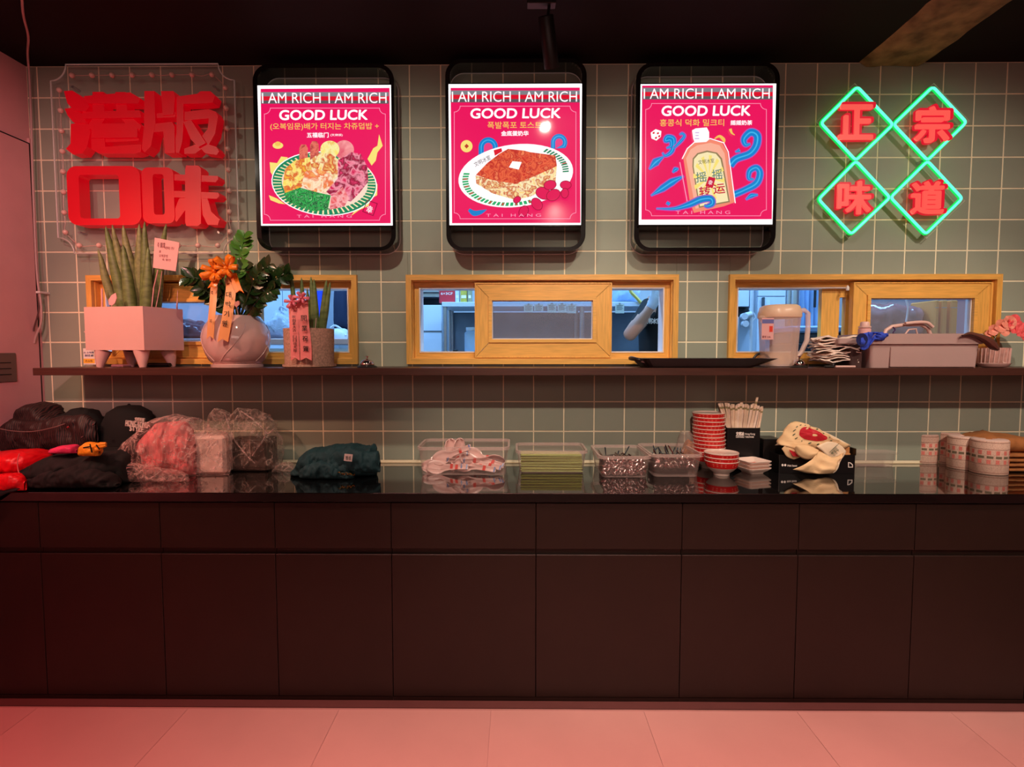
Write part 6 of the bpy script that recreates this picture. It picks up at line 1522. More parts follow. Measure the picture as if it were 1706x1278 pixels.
M_wr = [mat('paper_chopstick_sleeve', c, rough=.7, var=.08, scale=60) for c in ((236, 200, 172), (222, 186, 160), (242, 210, 190))]; M_wrd = mat('olive_sleeve_print', (150, 130, 86), rough=.7, var=.2)
rnd = random.Random(12)
tops = [(1198, 672), (1203, 672), (1209, 671), (1214, 672), (1218, 675), (1222, 674), (1227, 675), (1231, 672), (1235, 670), (1239, 673), (1243, 674), (1247, 676), (1253, 674), (1262, 661), (1258, 676), (1264, 676), (1268, 678), (1270, 680)]
bots = [(1213, 714), (1214, 714), (1216, 714), (1218, 714), (1221, 714), (1223, 714), (1226, 714), (1229, 714), (1233, 714), (1236, 714), (1239, 714), (1242, 714), (1246, 714), (1250, 714), (1252, 714), (1256, 714), (1261, 714), (1264, 714)]
for layer in range(2):
    for k in range(18):
        if layer and k % 2: continue
        yy = Yx+.012+layer*.045+rnd.uniform(0, .018); A1 = S_(tops[k][0]+layer*2, tops[k][1]+rnd.uniform(-1, 1)-layer, yy); A0 = S_(bots[k][0], bots[k][1], yy); d = (A1-A0); A0 = A0-d*.55
        A0.x = min(max(A0.x, xa+.008), xb-.008)
        A0.z = max(A0.z, ZC+.006)
        cs_ = thing('wrapped_chopsticks', None, 'chopsticks', A0, group='paper wrapped chopsticks in the black box')
        hw = .0052; u = Vector((1, 0, 0)); mb = MB(); D = A1-A0; P = [A0+u*-hw, A0+u*hw, A1+u*hw, A1+u*-hw]
        mb.v = [tuple(p) for p in P]+[tuple(p+Vector((0, .004, 0))) for p in P]; mb.f = [(0, 1, 2, 3), (7, 6, 5, 4), (0, 4, 5, 1), (1, 5, 6, 2), (2, 6, 7, 3), (3, 7, 4, 0)]
        mb.build('sleeve', rnd.choice(M_wr), cs_)
        B0 = A0+D*.86; Q = [B0+u*-hw*1.05, B0+u*hw*1.05, B0+D*.05+u*hw*1.05, B0+D*.05+u*-hw*1.05]; mb = MB(); mb.v = [tuple(p-Vector((0, .0003, 0))) for p in Q]; mb.f = [(0, 1, 2, 3)]; mb.build('sleeve_print', M_wrd, cs_)
        cs_['label'] = 'paper wrapped chopsticks in the black box, '+('front layer, ' if layer == 0 else 'back layer, ')+('sticking out highest' if k == 13 and layer == 0 else ('first', 'second', 'third', 'fourth', 'fifth', 'sixth', 'seventh', 'eighth', 'ninth')[(k if k < 9 else 17-k)//(1+layer) if layer == 0 else k//2]+(' from the left' if (k < 9 or layer) else ' from the right'))
# --- black cartons
q = thing('black_carton', 'plain black carton standing between the straw box and paper bag box', 'carton', (at(1283, 760, -.1)[0], -.07, ZC))
a = at(1269, 731, -.10); b = at(1299, 731, -.10); MB().bbox(a[0], b[0], -.12, -.015, ZC+EPS, a[1], .002).build('carton_body', M_bb, q)
MB().box(a[0]+.002, b[0]-.002, -.119, -.0165, a[1]+.0003, a[1]+.0015).build('lid_flap', M_bb, q)
Yk = G_(1360, 789)[1]; a = at(1298, 765, Yk); b = at(1425, 765, Yk); zf = at(1360, 758, Yk)[1]; zbk = at(1425, 743, Yk+.1)[1]
bbx = thing('black_bag_box', 'low black open box with pale lettering overflowing with paper bags', 'box', ((a[0]+b[0])/2, Yk+.06, ZC))
mb = MB(); openbox(mb, rrect(a[0], b[0], Yk, Yk+.17, .003, 2), rrect(a[0], b[0], Yk, Yk+.17, .003, 2), ZC+EPS, zf, .002); mb.build('box_body', M_bb, bbx)
MB().zprism([(b[0]+.001, Yk+.0), (b[0]+.003, Yk), (b[0]+.003, Yk+.17), (b[0]+.001, Yk+.17)], zf-.002, zbk+.005).build('side_flap', M_bb, bbx)
MB().box(a[0], b[0], Yk+.171, Yk+.173, zf-.01, zf+.045).build('rear_flap', M_bb, bbx)
for (u0, u1, v0, v1, s_) in ((1302, 1305.5, 773, 777, '●'), (1306.5, 1310, 773, 777, '●'), (1312, 1328, 774, 777.5, 'Hot Issue')):
    p_, q_ = at(u0, v1, Yk-.001), at(u1, v0, Yk-.001); text_mb(s_, p_[0], q_[0], p_[1], q_[1], Yk-.0011, .0005, offset=.02).build('lettering', M_wht, bbx)
lg = [at(x_, y_, Yk-.001) for x_, y_ in ((1413, 770), (1417, 770.5), (1421, 774), (1421, 779), (1413, 779))]; lg2 = [at(x_, y_, Yk-.001) for x_, y_ in ((1414.3, 771.5), (1416.3, 771.8), (1419.6, 774.8), (1419.6, 777.8), (1414.3, 777.8))]
MB().ring(lg[::-1], lg2[::-1], Yk-.0012, Yk-.0004).build('folded_corner_logo', M_wht, bbx)
M_kr = mat('cream_paper', (240, 198, 150), rough=.75, var=.05); M_krp = mat('pale_paper', (244, 216, 186), rough=.75, var=.04); M_ktan = mat('tan_paper', (206, 140, 84), rough=.8, var=.08)
M_bred = mat('red_bag_print', (206, 26, 46), rough=.6, var=.1); M_bgr = mat('dark_green_bag_print', (50, 74, 50), rough=.6, var=0)
# paper bags: crumpled sheets through pixel control points
def sheet(name, rows, ys, m, par, amp=.006, sc=30, seed=0, th=.0015, nn=5):
    """rows: list of polylines of pixels (same count); ys: per-row depth"""
    R2_ = []
    for (row, y) in zip(rows, ys):
        R2_.append(spl([S_(px, py, (y if not isinstance(y, (list, tuple)) else y[i])) for i, (px, py) in enumerate(row)], nn))
    n = len(R2_[0]); G = []
    for j in range(n):
        G.append(spl([R2_[i][j] for i in range(len(R2_))], nn))
    P = []; nv = len(G[0])
    for j in range(n):
        for i in range(nv):
            p = G[j][i]; a = amp*math.sin(math.pi*min(1, i/(nv-1))) if False else amp
            rd = (1-2.2*abs(noise.noise(Vector((p.x*sc*.6+seed, p.z*sc*.6, seed)))))*a
            P.append(p+Vector((.25*rd, -rd, .35*rd)))
    mb = MB(); mb.grid(P, n, nv); o = mb.build(name, m, par, 'full'); md = o.modifiers.new('t', 'SOLIDIFY'); md.thickness = th
    return o, P, n, nv
y0 = Yk+.05
pg = thing('paper_bag', 'large cream paper bag with a red oval print spilling from the black box', 'bag', (at(1350, 740, y0)[0], y0, zf))
o, P, n, nv = sheet('bag_front', [[(1294, 737), (1302, 722), (1312, 707), (1322, 703)], [(1300, 742), (1315, 728), (1332, 712), (1340, 707)], [(1320, 748), (1335, 736), (1355, 722), (1362, 715)], [(1345, 756), (1362, 746), (1382, 735), (1390, 731)], [(1380, 768), (1392, 758), (1408, 746), (1416, 743)]],
              [y0-.02, y0-.05, y0-.055, y0-.045, y0-.02], M_kr, pg, .013, 34, 1)
sheet('bag_back', [[(1290, 742), (1305, 730), (1318, 712), (1322, 702)], [(1320, 745), (1340, 730), (1350, 718), (1365, 716)], [(1380, 768), (1392, 758), (1405, 748), (1417, 742)]], [y0+.02, y0+.03, y0+.02], M_krp, pg, .004, 20, 2)
def decal(o_P, n, nv, cu, cv, ru, rv, m, name, off=.0035):
    mb = MB(); L_ = []
    for r in (0.001, .5, 1):
        for k in range(20):
            t = 2*math.pi*k/20; u = min(n-1.001, max(0, (cu+ru*r*math.cos(t))*(n-1))); v = min(nv-1.001, max(0, (cv+rv*r*math.sin(t))*(nv-1)))
            i, j = int(u), int(v); fu, fv = u-i, v-j
            g_ = lambda a, b: o_P[a*nv+b]
            p = (g_(i, j)*(1-fu)+g_(i+1, j)*fu)*(1-fv)+(g_(i, j+1)*(1-fu)+g_(i+1, j+1)*fu)*fv
            L_.append(p+Vector((0, -off, .001)))
    mb.grid(L_, 3, 20, wrap=True); return mb.build(name, m, pg)
decal(P, n, nv, .62, .48, .20, .21, M_bred, 'red_oval_print')
for k in range(16):
    t = 2*math.pi*k/16; decal(P, n, nv, .62+.30*math.cos(t), .48+.30*math.sin(t), .035, .012, M_bgr, 'print_ray', .004)
for k in range(2):
    a_ = S_(1293+2*k, 736, y0-.03)
q = thing('paper_sleeve', 'pale paper sleeve with green stripes and print lying over the cream bag', 'sleeve', (at(1385, 755, Yk-.01)[0], Yk-.01, ZC))
o, P2, n2, nv2 = sheet('sleeve_sheet', [[(1360, 744), (1375, 757), (1392, 770)], [(1378, 736), (1392, 750), (1404, 762)], [(1392, 738), (1402, 744), (1409, 752)]], [Yk-.014, Yk-.014, Yk-.010], M_krp, q, .004, 30, 3)
for k, (u, v, w_, m_) in enumerate(((.5, .45, 10, M_bgr), (.56, .5, 12, M_bgr), (.64, .45, 14, M_bgr))):
    a0_, a1_ = S_(1380+3*k+2, 752-3*k+2, Yk-.026), S_(1392+3*k, 741-3*k+4, Yk-.026)
    MB().tube([a0_, a1_], .0009, 4).build('stripe', m_, q)
p_, q_ = at(1384, 757, Yk-.024), at(1398, 748, Yk-.024); text_mb('빵봉투', p_[0], q_[0], p_[1], q_[1], Yk-.0265, .0005, rot=.75).build('writing', M_bgr, q)
q = thing('open_paper_bag', 'cream paper bag with an open rolled mouth in front of the black box', 'bag', (at(1360, 770, Yk-.03)[0], Yk-.03, ZC))
sheet('bag_mouth', [[(1322, 748), (1330, 760), (1345, 766), (1358, 763)], [(1328, 742), (1342, 752), (1352, 756), (1362, 754)], [(1340, 740), (1352, 744), (1360, 748), (1364, 750)]], [Yk-.035, Yk-.05, Yk-.02], M_kr, q, .003, 22, 5)
sheet('bag_body', [[(1318, 783), (1340, 787), (1362, 790), (1387, 789)], [(1335, 776), (1352, 776), (1370, 780), (1391, 780)], [(1352, 764), (1364, 765), (1378, 768), (1397, 768)], [(1360, 752), (1372, 756), (1386, 762), (1407, 754)]], [Yk-.05, Yk-.055, Yk-.045, Yk-.02], M_kr, q, .012, 34, 6)
sheet('bag_fold', [[(1387, 789), (1392, 786), (1396, 780)], [(1392, 776), (1397, 772), (1402, 764)], [(1399, 762), (1404, 757), (1408, 753)]], [Yk-.052, Yk-.05, Yk-.025], M_krp, q, .002, 20, 7)
q = thing('red_printed_bag', 'folded cream bag with dark red print tucked in the left of the box', 'bag', (at(1320, 750, Yk+.02)[0], Yk+.02, ZC+.02))
sheet('bag_sheet', [[(1302, 748), (1310, 760), (1322, 766)], [(1308, 742), (1318, 752), (1332, 762)], [(1312, 740), (1325, 746), (1338, 754)]], [Yk-.006, Yk-.012, Yk-.006], M_kr, q, .003, 24, 8)
MB().prism([(S_(x_, y_, Yk-.02).x, S_(x_, y_, Yk-.02).z) for x_, y_ in ((1314, 749), (1324, 753), (1331, 761), (1321, 760))], Yk-.022, Yk-.021).build('red_print', M_bred, q)
q = thing('tan_card_stack', 'tan folded paper standing at the right of the black bag box', 'paper', (at(1412, 755, Yk+.03)[0], Yk+.04, ZC+.003))
MB().bbox(at(1395, 0, Yk+.03)[0], at(1416, 755, Yk+.03)[0], Yk+.03, Yk+.10, ZC+.003, at(0, 743, Yk+.03)[1], .003).build('folded_sheets', M_ktan, q)
MB().bbox(at(1392, 0, Yk+.015)[0], at(1417, 755, Yk+.015)[0], Yk+.012, Yk+.028, ZC+.003, at(0, 753, Yk+.015)[1], .003).build('folded_sheets', M_ktan, q)
# --- lidded clear box
xa, ya_ = G_(1428, 778); xb, _ = G_(1489, 778)
q = thing('clear_lidded_box', 'shallow clear plastic box beyond the black bag box', 'box', ((xa+xb)/2, ya_+.05, ZC), group=None)
zt = at(1460, 757, ya_)[1]; mb = MB(); openbox(mb, rrect(xa, xb, ya_, -.02, .015, 3), rrect(xa-.004, xb+.006, ya_-.005, -.015, .015, 3), ZC+EPS, zt, .0015); mb.build('box_wall', M_clear, q, True)
MB().bbox(xa-.01, xb+.012, ya_-.012, -.010, zt+.0005, zt+.012, .003).build('lid', M_clear, q)
# --- printed paper rolls
def roll_mat():
    m, t, b = nt('printed_roll_paper'); N, L = t.nodes, t.links; b.inputs['Roughness'].default_value = .7
    co = N.new('ShaderNodeTexCoord'); sp_ = N.new('ShaderNodeSeparateXYZ'); L.new(co.outputs['Object'], sp_.inputs[0])
    at2 = N.new('ShaderNodeMath'); at2.operation = 'ARCTAN2'; L.new(sp_.outputs[1], at2.inputs[0]); L.new(sp_.outputs[0], at2.inputs[1])
    cmb = N.new('ShaderNodeCombineXYZ'); L.new(at2.outputs[0], cmb.inputs[0]); L.new(sp_.outputs[2], cmb.inputs[1])
    mp = N.new('ShaderNodeMapping'); mp.inputs['Scale'].default_value = (34, 150, 1); L.new(cmb.outputs[0], mp.inputs[0])
    n1 = N.new('ShaderNodeTexVoronoi'); n1.inputs['Scale'].default_value = 1.0; L.new(mp.outputs[0], n1.inputs['Vector'])
    r = N.new('ShaderNodeValToRGB'); r.color_ramp.interpolation = 'CONSTANT'; r.color_ramp.elements[0].color = lin((196, 150, 130)); r.color_ramp.elements[1].position = .30; r.color_ramp.elements[1].color = lin((238, 196, 176))
    L.new(n1.outputs['Distance'], r.inputs[0]); L.new(r.outputs[0], b.inputs['Base Color']); return m
M_roll = roll_mat(); M_rolltop = mat('roll_end_paper', (240, 200, 188), rough=.8, var=.03); M_rgr = mat('dark_olive_print', (124, 108, 84), rough=.7, var=.1); M_rred = mat('red_seal_print', (232, 128, 116), rough=.7, var=.2, scale=200); M_rbr = mat('brown_rule_print', (170, 116, 100), rough=.7)
for k, (pl_, pr_, pt_, pb2_, lb) in enumerate(((1519, 1563, 722, 774, 'printed paper roll at the far left of the four'), (1562, 1599, 719, 775, 'printed paper roll second from the left, partly behind its neighbour'), (1588, 1630, 726, 784, 'printed paper roll third from the left, set forward'), (1627.5, 1679, 732, 793, 'largest looking printed paper roll, nearest and rightmost of the four'))):
    xm = (pl_+pr_)/2; cx_, yfr = G_(xm, pb2_); r = (pr_-pl_)/2/(900/(2.669+yfr+.05)); yc_ = yfr+r; cx_ = at(xm, pb2_-20, yc_-.02)[0]
    Hh = at(xm, pt_+3, yfr)[1]-ZC-.004
    rr_ = thing('paper_roll', lb, 'roll', (cx_, yc_, ZC), group='printed paper rolls on the counter')
    MB().lathe([(r*.97, EPS), (r, .003), (r, Hh-.003), (r*.98, Hh)], cx_, yc_, 36, ZC).build('printed_side', M_roll, rr_, True)
    MB().lathe([(r*.98, Hh+.0001), (r*.93, Hh+.004), (r*.25, Hh+.003), (r*.2, Hh-.01), (0, Hh-.01)], cx_, yc_, 36, ZC).build('end_face', M_rolltop, rr_, True)
    for f0, f1, m_, nseg, cov in ((.49, .56, M_rgr, 14, .72), (.60, .72, M_rred, 14, .45), (.33, .45, M_rred, 14, .45)):
        mb = MB()
        for s_ in range(nseg):
            a0 = 2*math.pi*s_/nseg+.1*k; a1 = a0+2*math.pi/nseg*cov; n = len(mb.v)
            for j in range(4):
                a_ = a0+(a1-a0)*j/3
                for z_ in (f0, f1): mb.v.append((cx_+(r+.0006)*math.cos(a_), yc_+(r+.0006)*math.sin(a_), ZC+Hh*z_))
            for j in range(3): mb.f.append((n+2*j, n+2*j+2, n+2*j+3, n+2*j+1))
        mb.build('print_blocks', m_, rr_)
    for f0 in (.06, .30, .75, .95):
        MB().lathe([(r+.0004, Hh*f0), (r+.0004, Hh*f0+.0022)], cx_, yc_, 36, ZC).build('print_rule', M_rbr, rr_)
# --- brown paper bags at the right end
M_kb = mat('brown_kraft_paper', (176, 108, 58), rough=.8, var=.18, scale=14, bump=.4, bscale=30)
for k in range(5):
    x0_ = at(1600 if k < 4 else 1590, 770, -.12)[0]; x1_ = x0_+.42-(.02*k)
    o = lump('brown_paper_bag', M_kb, None, x0_+.015*(k % 2)+.03, x1_, -.20, -.02, ZC+EPS+.022*k+(.0), [(0, .021), (.5, .022), (1, .021)] if k < 4 else [(0, .03), (.2, .075), (.5, .085), (.75, .07), (1, .05)], .003 if k < 4 else .012, 16, k, 26, 12, ridge=.004 if k == 4 else 0)
    tag(o, 'flat brown kraft paper bag behind the rolls, '+('lowest of the stack', 'second in the stack', 'third in the stack', 'fourth in the stack', 'crumpled one on top')[k], 'bag', 'brown paper bags at the counter end')

# --- teal cloth
def silh(name, m, par, tops, bot, yc_, dy, n=96, ny=40, amp=.008, sc=16, seed=0, ridge=.012, z0=ZC+EPS, power=.8, flat=False):
    """closed crumpled form whose top outline follows pixel points tops (at depth yc_)"""
    cv = [S_(a, b, yc_) for a, b in tops]; x0, x1 = cv[0].x, cv[-1].x; P = []; mb = MB()
    for i in range(n):
        x = x0+(x1-x0)*i/(n-1)
        for k in range(len(cv)-1):
            if cv[k].x <= x <= cv[k+1].x+1e-9: t = (x-cv[k].x)/max(1e-6, cv[k+1].x-cv[k].x); zt = cv[k].z*(1-t)+cv[k+1].z*t; break
        f = i/(n-1); e = max(.05, (1-abs(2*f-1)**3.5)**.5); hgt = max(.004, zt-z0)
        for j in range(ny):
            a = 2*math.pi*j/ny-math.pi/2; c_, s_ = math.cos(a), math.sin(a)
            cy_ = yc_-dy*e*math.copysign(abs(c_)**power, c_); z = z0+hgt*(.5+.5*math.copysign(abs(s_)**power, s_))
            nn_ = Vector((x*sc+seed, cy_*sc*.8, z*sc*1.1))
            rd = (1-3.0*abs(noise.noise(nn_*.8)))*ridge+(1-3.0*abs(noise.noise(nn_*2.1)))*ridge*.5+(1-3*abs(noise.noise(nn_*4.7)))*ridge*.22+fbm(*nn_)*amp
            cy_ -= math.copysign(1, c_)*rd*abs(c_); z += rd*.35*max(0, s_)
            P.append((x+rd*.3*(1 if .05 < f < .95 else 0), cy_, max(z0, z)))
    mb.grid(P, n, ny, wrap=True); mb.f.append(tuple(range(ny))[::-1]); mb.f.append(tuple((n-1)*ny+k for k in range(ny)))
    return mb.build(name, m, par, False if 'film' in m.name else 'full')
M_teal = mat('dark_teal_cotton', (28, 64, 70), rough=.75, var=.15, scale=20, bump=.25, bscale=220)
yc_ = G_(560, 797)[1]+.07
tc = thing('teal_cloth', 'folded dark teal apron cloth with a small white tag on the counter', 'cloth', (S_(560, 780, yc_).x, yc_, ZC))
silh('cloth_body', M_teal, tc, [(486, 786), (498, 774), (505, 757), (520, 747), (545, 745), (565, 742), (582, 740), (598, 744), (612, 746), (622, 741), (632, 750), (634, 775), (628, 785)], 797, yc_, .085, seed=2, amp=.006, ridge=.016)
silh('upper_fold', M_teal, tc, [(540, 770), (556, 752), (580, 744), (600, 750), (618, 754), (630, 752), (633, 770)], 790, yc_-.055, .035, seed=5, amp=.004, ridge=.01, z0=ZC+.025)
silh('lower_fold', M_teal, tc, [(500, 784), (512, 772), (535, 768), (556, 772), (572, 780), (590, 790)], 797, yc_-.07, .035, seed=9, amp=.004, ridge=.010)
p_, q_ = S_(573, 769, yc_-.12), S_(587, 756, yc_-.12)
MB().prism([(p_.x, p_.z+.004), (q_.x-.002, p_.z), (q_.x+.002, q_.z-.003), (p_.x+.004, q_.z)], yc_-.1225, yc_-.119).build('tag', mat('white_tag', (240, 210, 204), rough=.6), tc)
text_mb('정성', p_.x+.008, q_.x-.006, p_.z+.008, q_.z-.009, yc_-.1235, .0006, offset=.01).build('tag_print', M_ink, tc)
rnd = random.Random(3)
for k in range(4):
    a_ = S_(566+6*k, 792+rnd.uniform(-3, 2), yc_-.105); MB().tube(spl([a_+Vector((-.012, 0, .002)), a_+Vector((0, -.006, .010)), a_+Vector((.012, 0, .0)), a_+Vector((.02, -.004, .006))], 4), .0016, 5).build('gold_chain', mat('gold_metal', (230, 170, 60), rough=.25, metal=1), tc)
# --- plastic bagged foam box and dark box
M_foam = mat('white_foam', (244, 206, 196), rough=.6, var=.03)
M_pbag = film('pink_lit_bag_film', (240, 196, 190), fac=.13, rough=.16, bump=.5, bscale=22, crease_glint=.38)
M_pbag2 = film('thin_bag_film', (232, 196, 186), fac=.06, rough=.14, bump=.6, bscale=26, crease_glint=.32)
yb2 = G_(330, 791)[1]
bg = thing('bagged_foam_box', 'white foam box in a loose clear plastic bag with pink tissue', 'bag', (S_(300, 790, yb2).x, yb2+.05, ZC))
a_, b_ = at(302, 795, yb2), at(374, 727, yb2); MB().bbox(a_[0], b_[0], yb2, yb2+.085, ZC+EPS, b_[1], .012).build('foam_box', M_foam, bg)
silh('pink_tissue', mat('pink_red_tissue', (232, 120, 124), rough=.7, var=.25, scale=18), bg, [(222, 775), (240, 730), (262, 706), (300, 700), (318, 712), (325, 740)], 790, yb2-.01, .055, seed=3, amp=.01, ridge=.014)
silh('bag_film', M_pbag, bg, [(185, 772), (205, 757), (221, 732), (245, 712), (258, 698), (292, 691), (320, 699), (338, 715), (376, 725), (378, 760), (380, 784)], 810, yb2-.01, .11, seed=11, amp=.012, ridge=.016)
silh('bag_skirt', M_pbag, bg, [(185, 774), (200, 770), (230, 774), (262, 780), (290, 784), (314, 790)], 812, yb2-.13, .03, seed=14, amp=.006, ridge=.008)
yb3 = G_(410, 786)[1]
b2 = thing('bagged_dark_box', 'dark box inside a knotted clear plastic bag against the tiles', 'bag', (S_(410, 780, yb3).x, yb3+.06, ZC))
a_, b_ = at(378, 786, yb3), at(443, 734, yb3); MB().bbox(a_[0], b_[0], yb3, yb3+.12, ZC+EPS, b_[1]+.004, .006).build('dark_box', mat('dark_brown_wrapped_box', (60, 44, 38), rough=.4, var=.3, scale=30), b2)
silh('bag_film', M_pbag2, b2, [(372, 780), (376, 735), (374, 722), (380, 700), (398, 680), (425, 684), (445, 694), (458, 716), (464, 750), (468, 780)], 790, yb3+.045, .085, seed=21, amp=.012, ridge=.016)
silh('bag_ear', M_pbag2, b2, [(347, 706), (350, 690), (358, 681), (372, 682), (382, 692), (386, 712)], 730, yb3+.0, .04, seed=24, amp=.006, ridge=.008, z0=S_(360, 728, yb3).z)
silh('bag_tail', M_pbag2, b2, [(455, 784), (466, 772), (478, 768), (488, 774), (492, 782)], 790, yb3-.0, .03, seed=27, amp=.006, ridge=.008)
for k, (pth) in enumerate(([(375, 690), (382, 712), (392, 735), (412, 760), (425, 772)], [(443, 715), (440, 730), (430, 745), (420, 760)], [(400, 684), (420, 698), (436, 712), (446, 722), (455, 716)])):
    P = spl([S_(x_, y_, yb3-.055) for x_, y_ in pth], 5); MB().tube(P, [.0035 if i % 3 else .0022 for i in range(len(P))], 6).build('film_fold', M_pbag, b2, True)
# --- clothes at the left end
M_bk = mat('black_nylon', (11, 9, 10), rough=.85, var=.2, scale=20); M_nv = mat('dark_green_grey_jacket', (15, 19, 21), rough=.85, var=.2, scale=10, bump=.3, bscale=40)
M_cap = mat('black_cap_cotton', (12, 8, 10), rough=.9, var=.1); M_puf = mat('bright_red_puffer', (224, 8, 26), rough=.35, var=.15, scale=12)
def mesh_stripe():
    m, t, b = nt('striped_brown_mesh'); N, L = t.nodes, t.links; co = N.new('ShaderNodeTexCoord'); wv = N.new('ShaderNodeTexWave'); wv.inputs['Scale'].default_value = 40; wv.inputs['Distortion'].default_value = 3; wv.inputs['Detail Scale'].default_value = .4
    L.new(co.outputs['Object'], wv.inputs['Vector']); r = N.new('ShaderNodeValToRGB'); r.color_ramp.elements[0].color = lin((20, 10, 12)); r.color_ramp.elements[1].color = lin((76, 44, 42)); r.color_ramp.elements[0].position = .45; L.new(wv.outputs[0], r.inputs[0]); L.new(r.outputs[0], b.inputs['Base Color']); b.inputs['Roughness'].default_value = .6; return m
M_str = mesh_stripe()
y_ = -.14
q = thing('striped_mesh_scarf', 'crumpled dark scarf with brown stripes on top of the clothes at the far left', 'scarf', (S_(65, 690, y_).x, y_, ZC+.10))
silh('scarf_bulk', M_str, q, [(28, 710), (34, 684), (48, 674), (66, 670), (88, 676), (102, 694), (112, 706)], 720, y_, .08, seed=31, amp=.008, ridge=.012, z0=ZC+.13)
q = thing('black_mesh_bag', 'flat black mesh bag with a pale drawstring under the striped scarf', 'bag', (S_(60, 720, -.2).x, -.2, ZC+.05))
silh('bag_bulk', M_bk, q, [(-8, 700), (0, 692), (30, 690), (70, 694), (110, 690), (128, 680), (150, 682), (166, 700), (172, 735)], 760, -.125, .095, seed=35, amp=.008, ridge=.010, z0=ZC+.02)
MB().tube(spl([S_(a, b, -.315) for a, b in ((-10, 712), (20, 718), (55, 719), (90, 712), (108, 706))], 5), .0022, 5).build('drawstring', mat('grey_string', (120, 96, 92)), q)
for a, b in ((112, 712), (155, 708), (136, 729)):
    p_ = S_(a, b, -.30); MB().tube([p_, p_+Vector((.012, -.002, .005))], .0035, 6).build('buckle', M_chr, q)
silh('mesh_weave', M_str, q, [(0, 712), (20, 698), (60, 702), (100, 694), (140, 690), (160, 704)], 725, -.235, .035, seed=37, amp=.006, ridge=.008, z0=ZC+.10)
# cap
yc2 = -.125; c = S_(216, 742, yc2)
q = thing('peaked_hat', 'black baseball cap with white lettering leaning on the pale bag', 'cap', (c.x, yc2, ZC+.03))
rc = 43/(900/(2.669+yc2)); hc = S_(0, 675, yc2).z-c.z
MB().lathe([(rc*1.0, 0), (rc*1.0, hc*.25), (rc*.93, hc*.55), (rc*.75, hc*.82), (rc*.4, hc*.97), (0, hc)], c.x-.01, yc2+.02, 32, c.z, sx=1.02, sy=.9).build('crown', M_cap, q, True)
mb = MB(); P = []
for i in range(13):
    a = math.radians(200+140*i/12)
    for j in range(4): r = rc*(.92+.22*j); P.append((c.x-.01+r*math.cos(a)*.95, yc2+.02+r*math.sin(a)*.95-.01*j, c.z+.004-.008*j+.006*math.sin((i/12)*math.pi)*j))
mb.grid(P, 13, 4); o = mb.build('visor', M_cap, q, True); o.modifiers.new('t', 'SOLIDIFY').thickness = .004
MB().tube([P[i*4+3] for i in range(13)], .0022, 6).build('visor_edge', mat('pale_visor_piping', (200, 170, 160)), q, True)
MB().lathe([(0, .006), (.006, .003), (.007, 0)], c.x-.01, yc2+.02, 10, c.z+hc).build('button', M_cap, q)
yl = yc2+.02-rc*.90-.004
for s_, (u0, u1, v0, v1) in (('HONG KONG', (209, 246, 702, 712)), ('STYLE', (216, 238, 711, 719)), ('文明冰室', (224, 240, 696, 702))):
    a_, b_ = at(u0, v1, yl), at(u1, v0, yl); text_mb(s_, a_[0], b_[0], a_[1], b_[1], yl, .008, offset=0, rot=-.10).build('lettering', M_wht, q)
q = thing('dark_jacket', 'dark grey green jacket spread over the counter corner at the far left', 'jacket', (S_(120, 790, -.35).x, -.35, ZC))
silh('jacket_body', M_nv, q, [(-20, 798), (0, 796), (60, 790), (82, 768), (110, 752), (150, 755), (200, 752), (215, 756), (222, 785), (226, 808)], 826, -.385, .15, seed=41, amp=.010, ridge=.014, z0=ZC+EPS)
silh('jacket_sleeve', M_nv, q, [(40, 800), (90, 782), (130, 776), (160, 780), (185, 792), (196, 806)], 824, -.50, .06, seed=44, amp=.006, ridge=.012, z0=ZC+.004)
yy = YF-.012; P = []
for i in range(14):
    f = i/13
    for j in range(7):
        g_ = j/6; p_ = S_(-60+85*f, 812+2*g_, YF-.03); zb_3 = ZC+.016-(.075+.03*math.sin(f*5))*(1-f*.95)*g_
        P.append((p_.x, YF-.006-.012*math.sin(g_*2)-.004*math.sin(f*14), zb_3))
mb = MB(); mb.grid(P, 14, 7); o = mb.build('hanging_hem', M_nv, q, True); o.modifiers.new('t', 'SOLIDIFY').thickness = .003
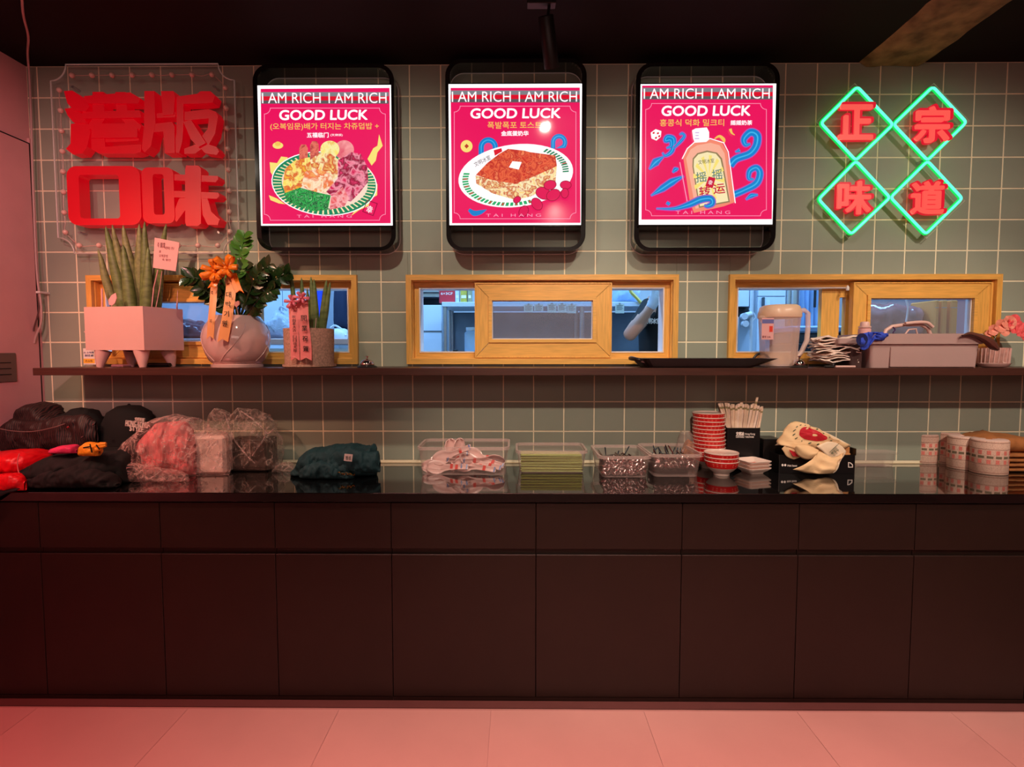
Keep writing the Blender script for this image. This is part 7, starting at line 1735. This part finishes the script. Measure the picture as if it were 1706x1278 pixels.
q = thing('red_puffer_jacket', 'bright red quilted puffer jacket bundled at the left counter end', 'jacket', (S_(20, 780, -.42).x, -.42, ZC+.03))
silh('upper_quilt', M_puf, q, [(-50, 772), (-20, 756), (10, 752), (40, 750), (60, 752), (72, 762), (75, 775)], 796, -.42, .11, seed=51, amp=.006, ridge=.007, z0=ZC+.045)
silh('lower_quilt', M_puf, q, [(-50, 792), (0, 790), (24, 789), (38, 796), (42, 803)], 806, -.560, .034, seed=54, amp=.004, ridge=.005, z0=ZC+.004)
MB().tube(spl([S_(a, b, -.545) for a, b in ((32, 756), (29, 768), (30, 782), (33, 792))], 4), .0022, 5).build('zip_seam', mat('pink_seam', (240, 120, 120)), q)
q = thing('pink_pouch', 'small glossy pink pouch tucked between red jacket and yellow glove', 'pouch', (S_(108, 746, -.38).x, -.38, ZC+.07))
silh('pouch_body', mat('glossy_pink_fabric', (226, 60, 110), rough=.25, var=.3, scale=20), q, [(86, 748), (100, 743), (120, 741), (127, 743), (128, 750)], 756, -.47, .035, seed=61, amp=.002, ridge=.003, z0=S_(100, 755, -.47).z)
q = thing('yellow_glove', 'orange yellow printed work glove on the dark jacket', 'glove', (S_(155, 750, -.42).x, -.45, ZC+.06))
ygl = -.50; M_yg = mat('orange_yellow_fabric', (246, 160, 30), rough=.55, var=.15, scale=40)
silh('glove_palm', M_yg, q, [(134, 752), (138, 742), (146, 737), (158, 738), (164, 744), (166, 752)], 760, ygl, .03, seed=65, amp=.003, ridge=.004, z0=S_(0, 759, ygl).z)
for (a, b, c_, d) in ((158, 744, 177, 739), (160, 748, 177, 742), (155, 752, 170, 747)):
    MB().tube([S_(a, b, ygl-.01), S_((a+c_)/2, (b+d)/2-1, ygl-.015), S_(c_, d, ygl-.01)], [.010, .0095, .006], 8).build('glove_finger', M_yg, q, True)
for (a, b, c_, d) in ((139, 746, 150, 744), (150, 740, 153, 754), (160, 741, 166, 749)):
    MB().tube([S_(a, b, ygl-.034), S_(c_, d, ygl-.034)], .0025, 5).build('black_print_line', M_bk, q)
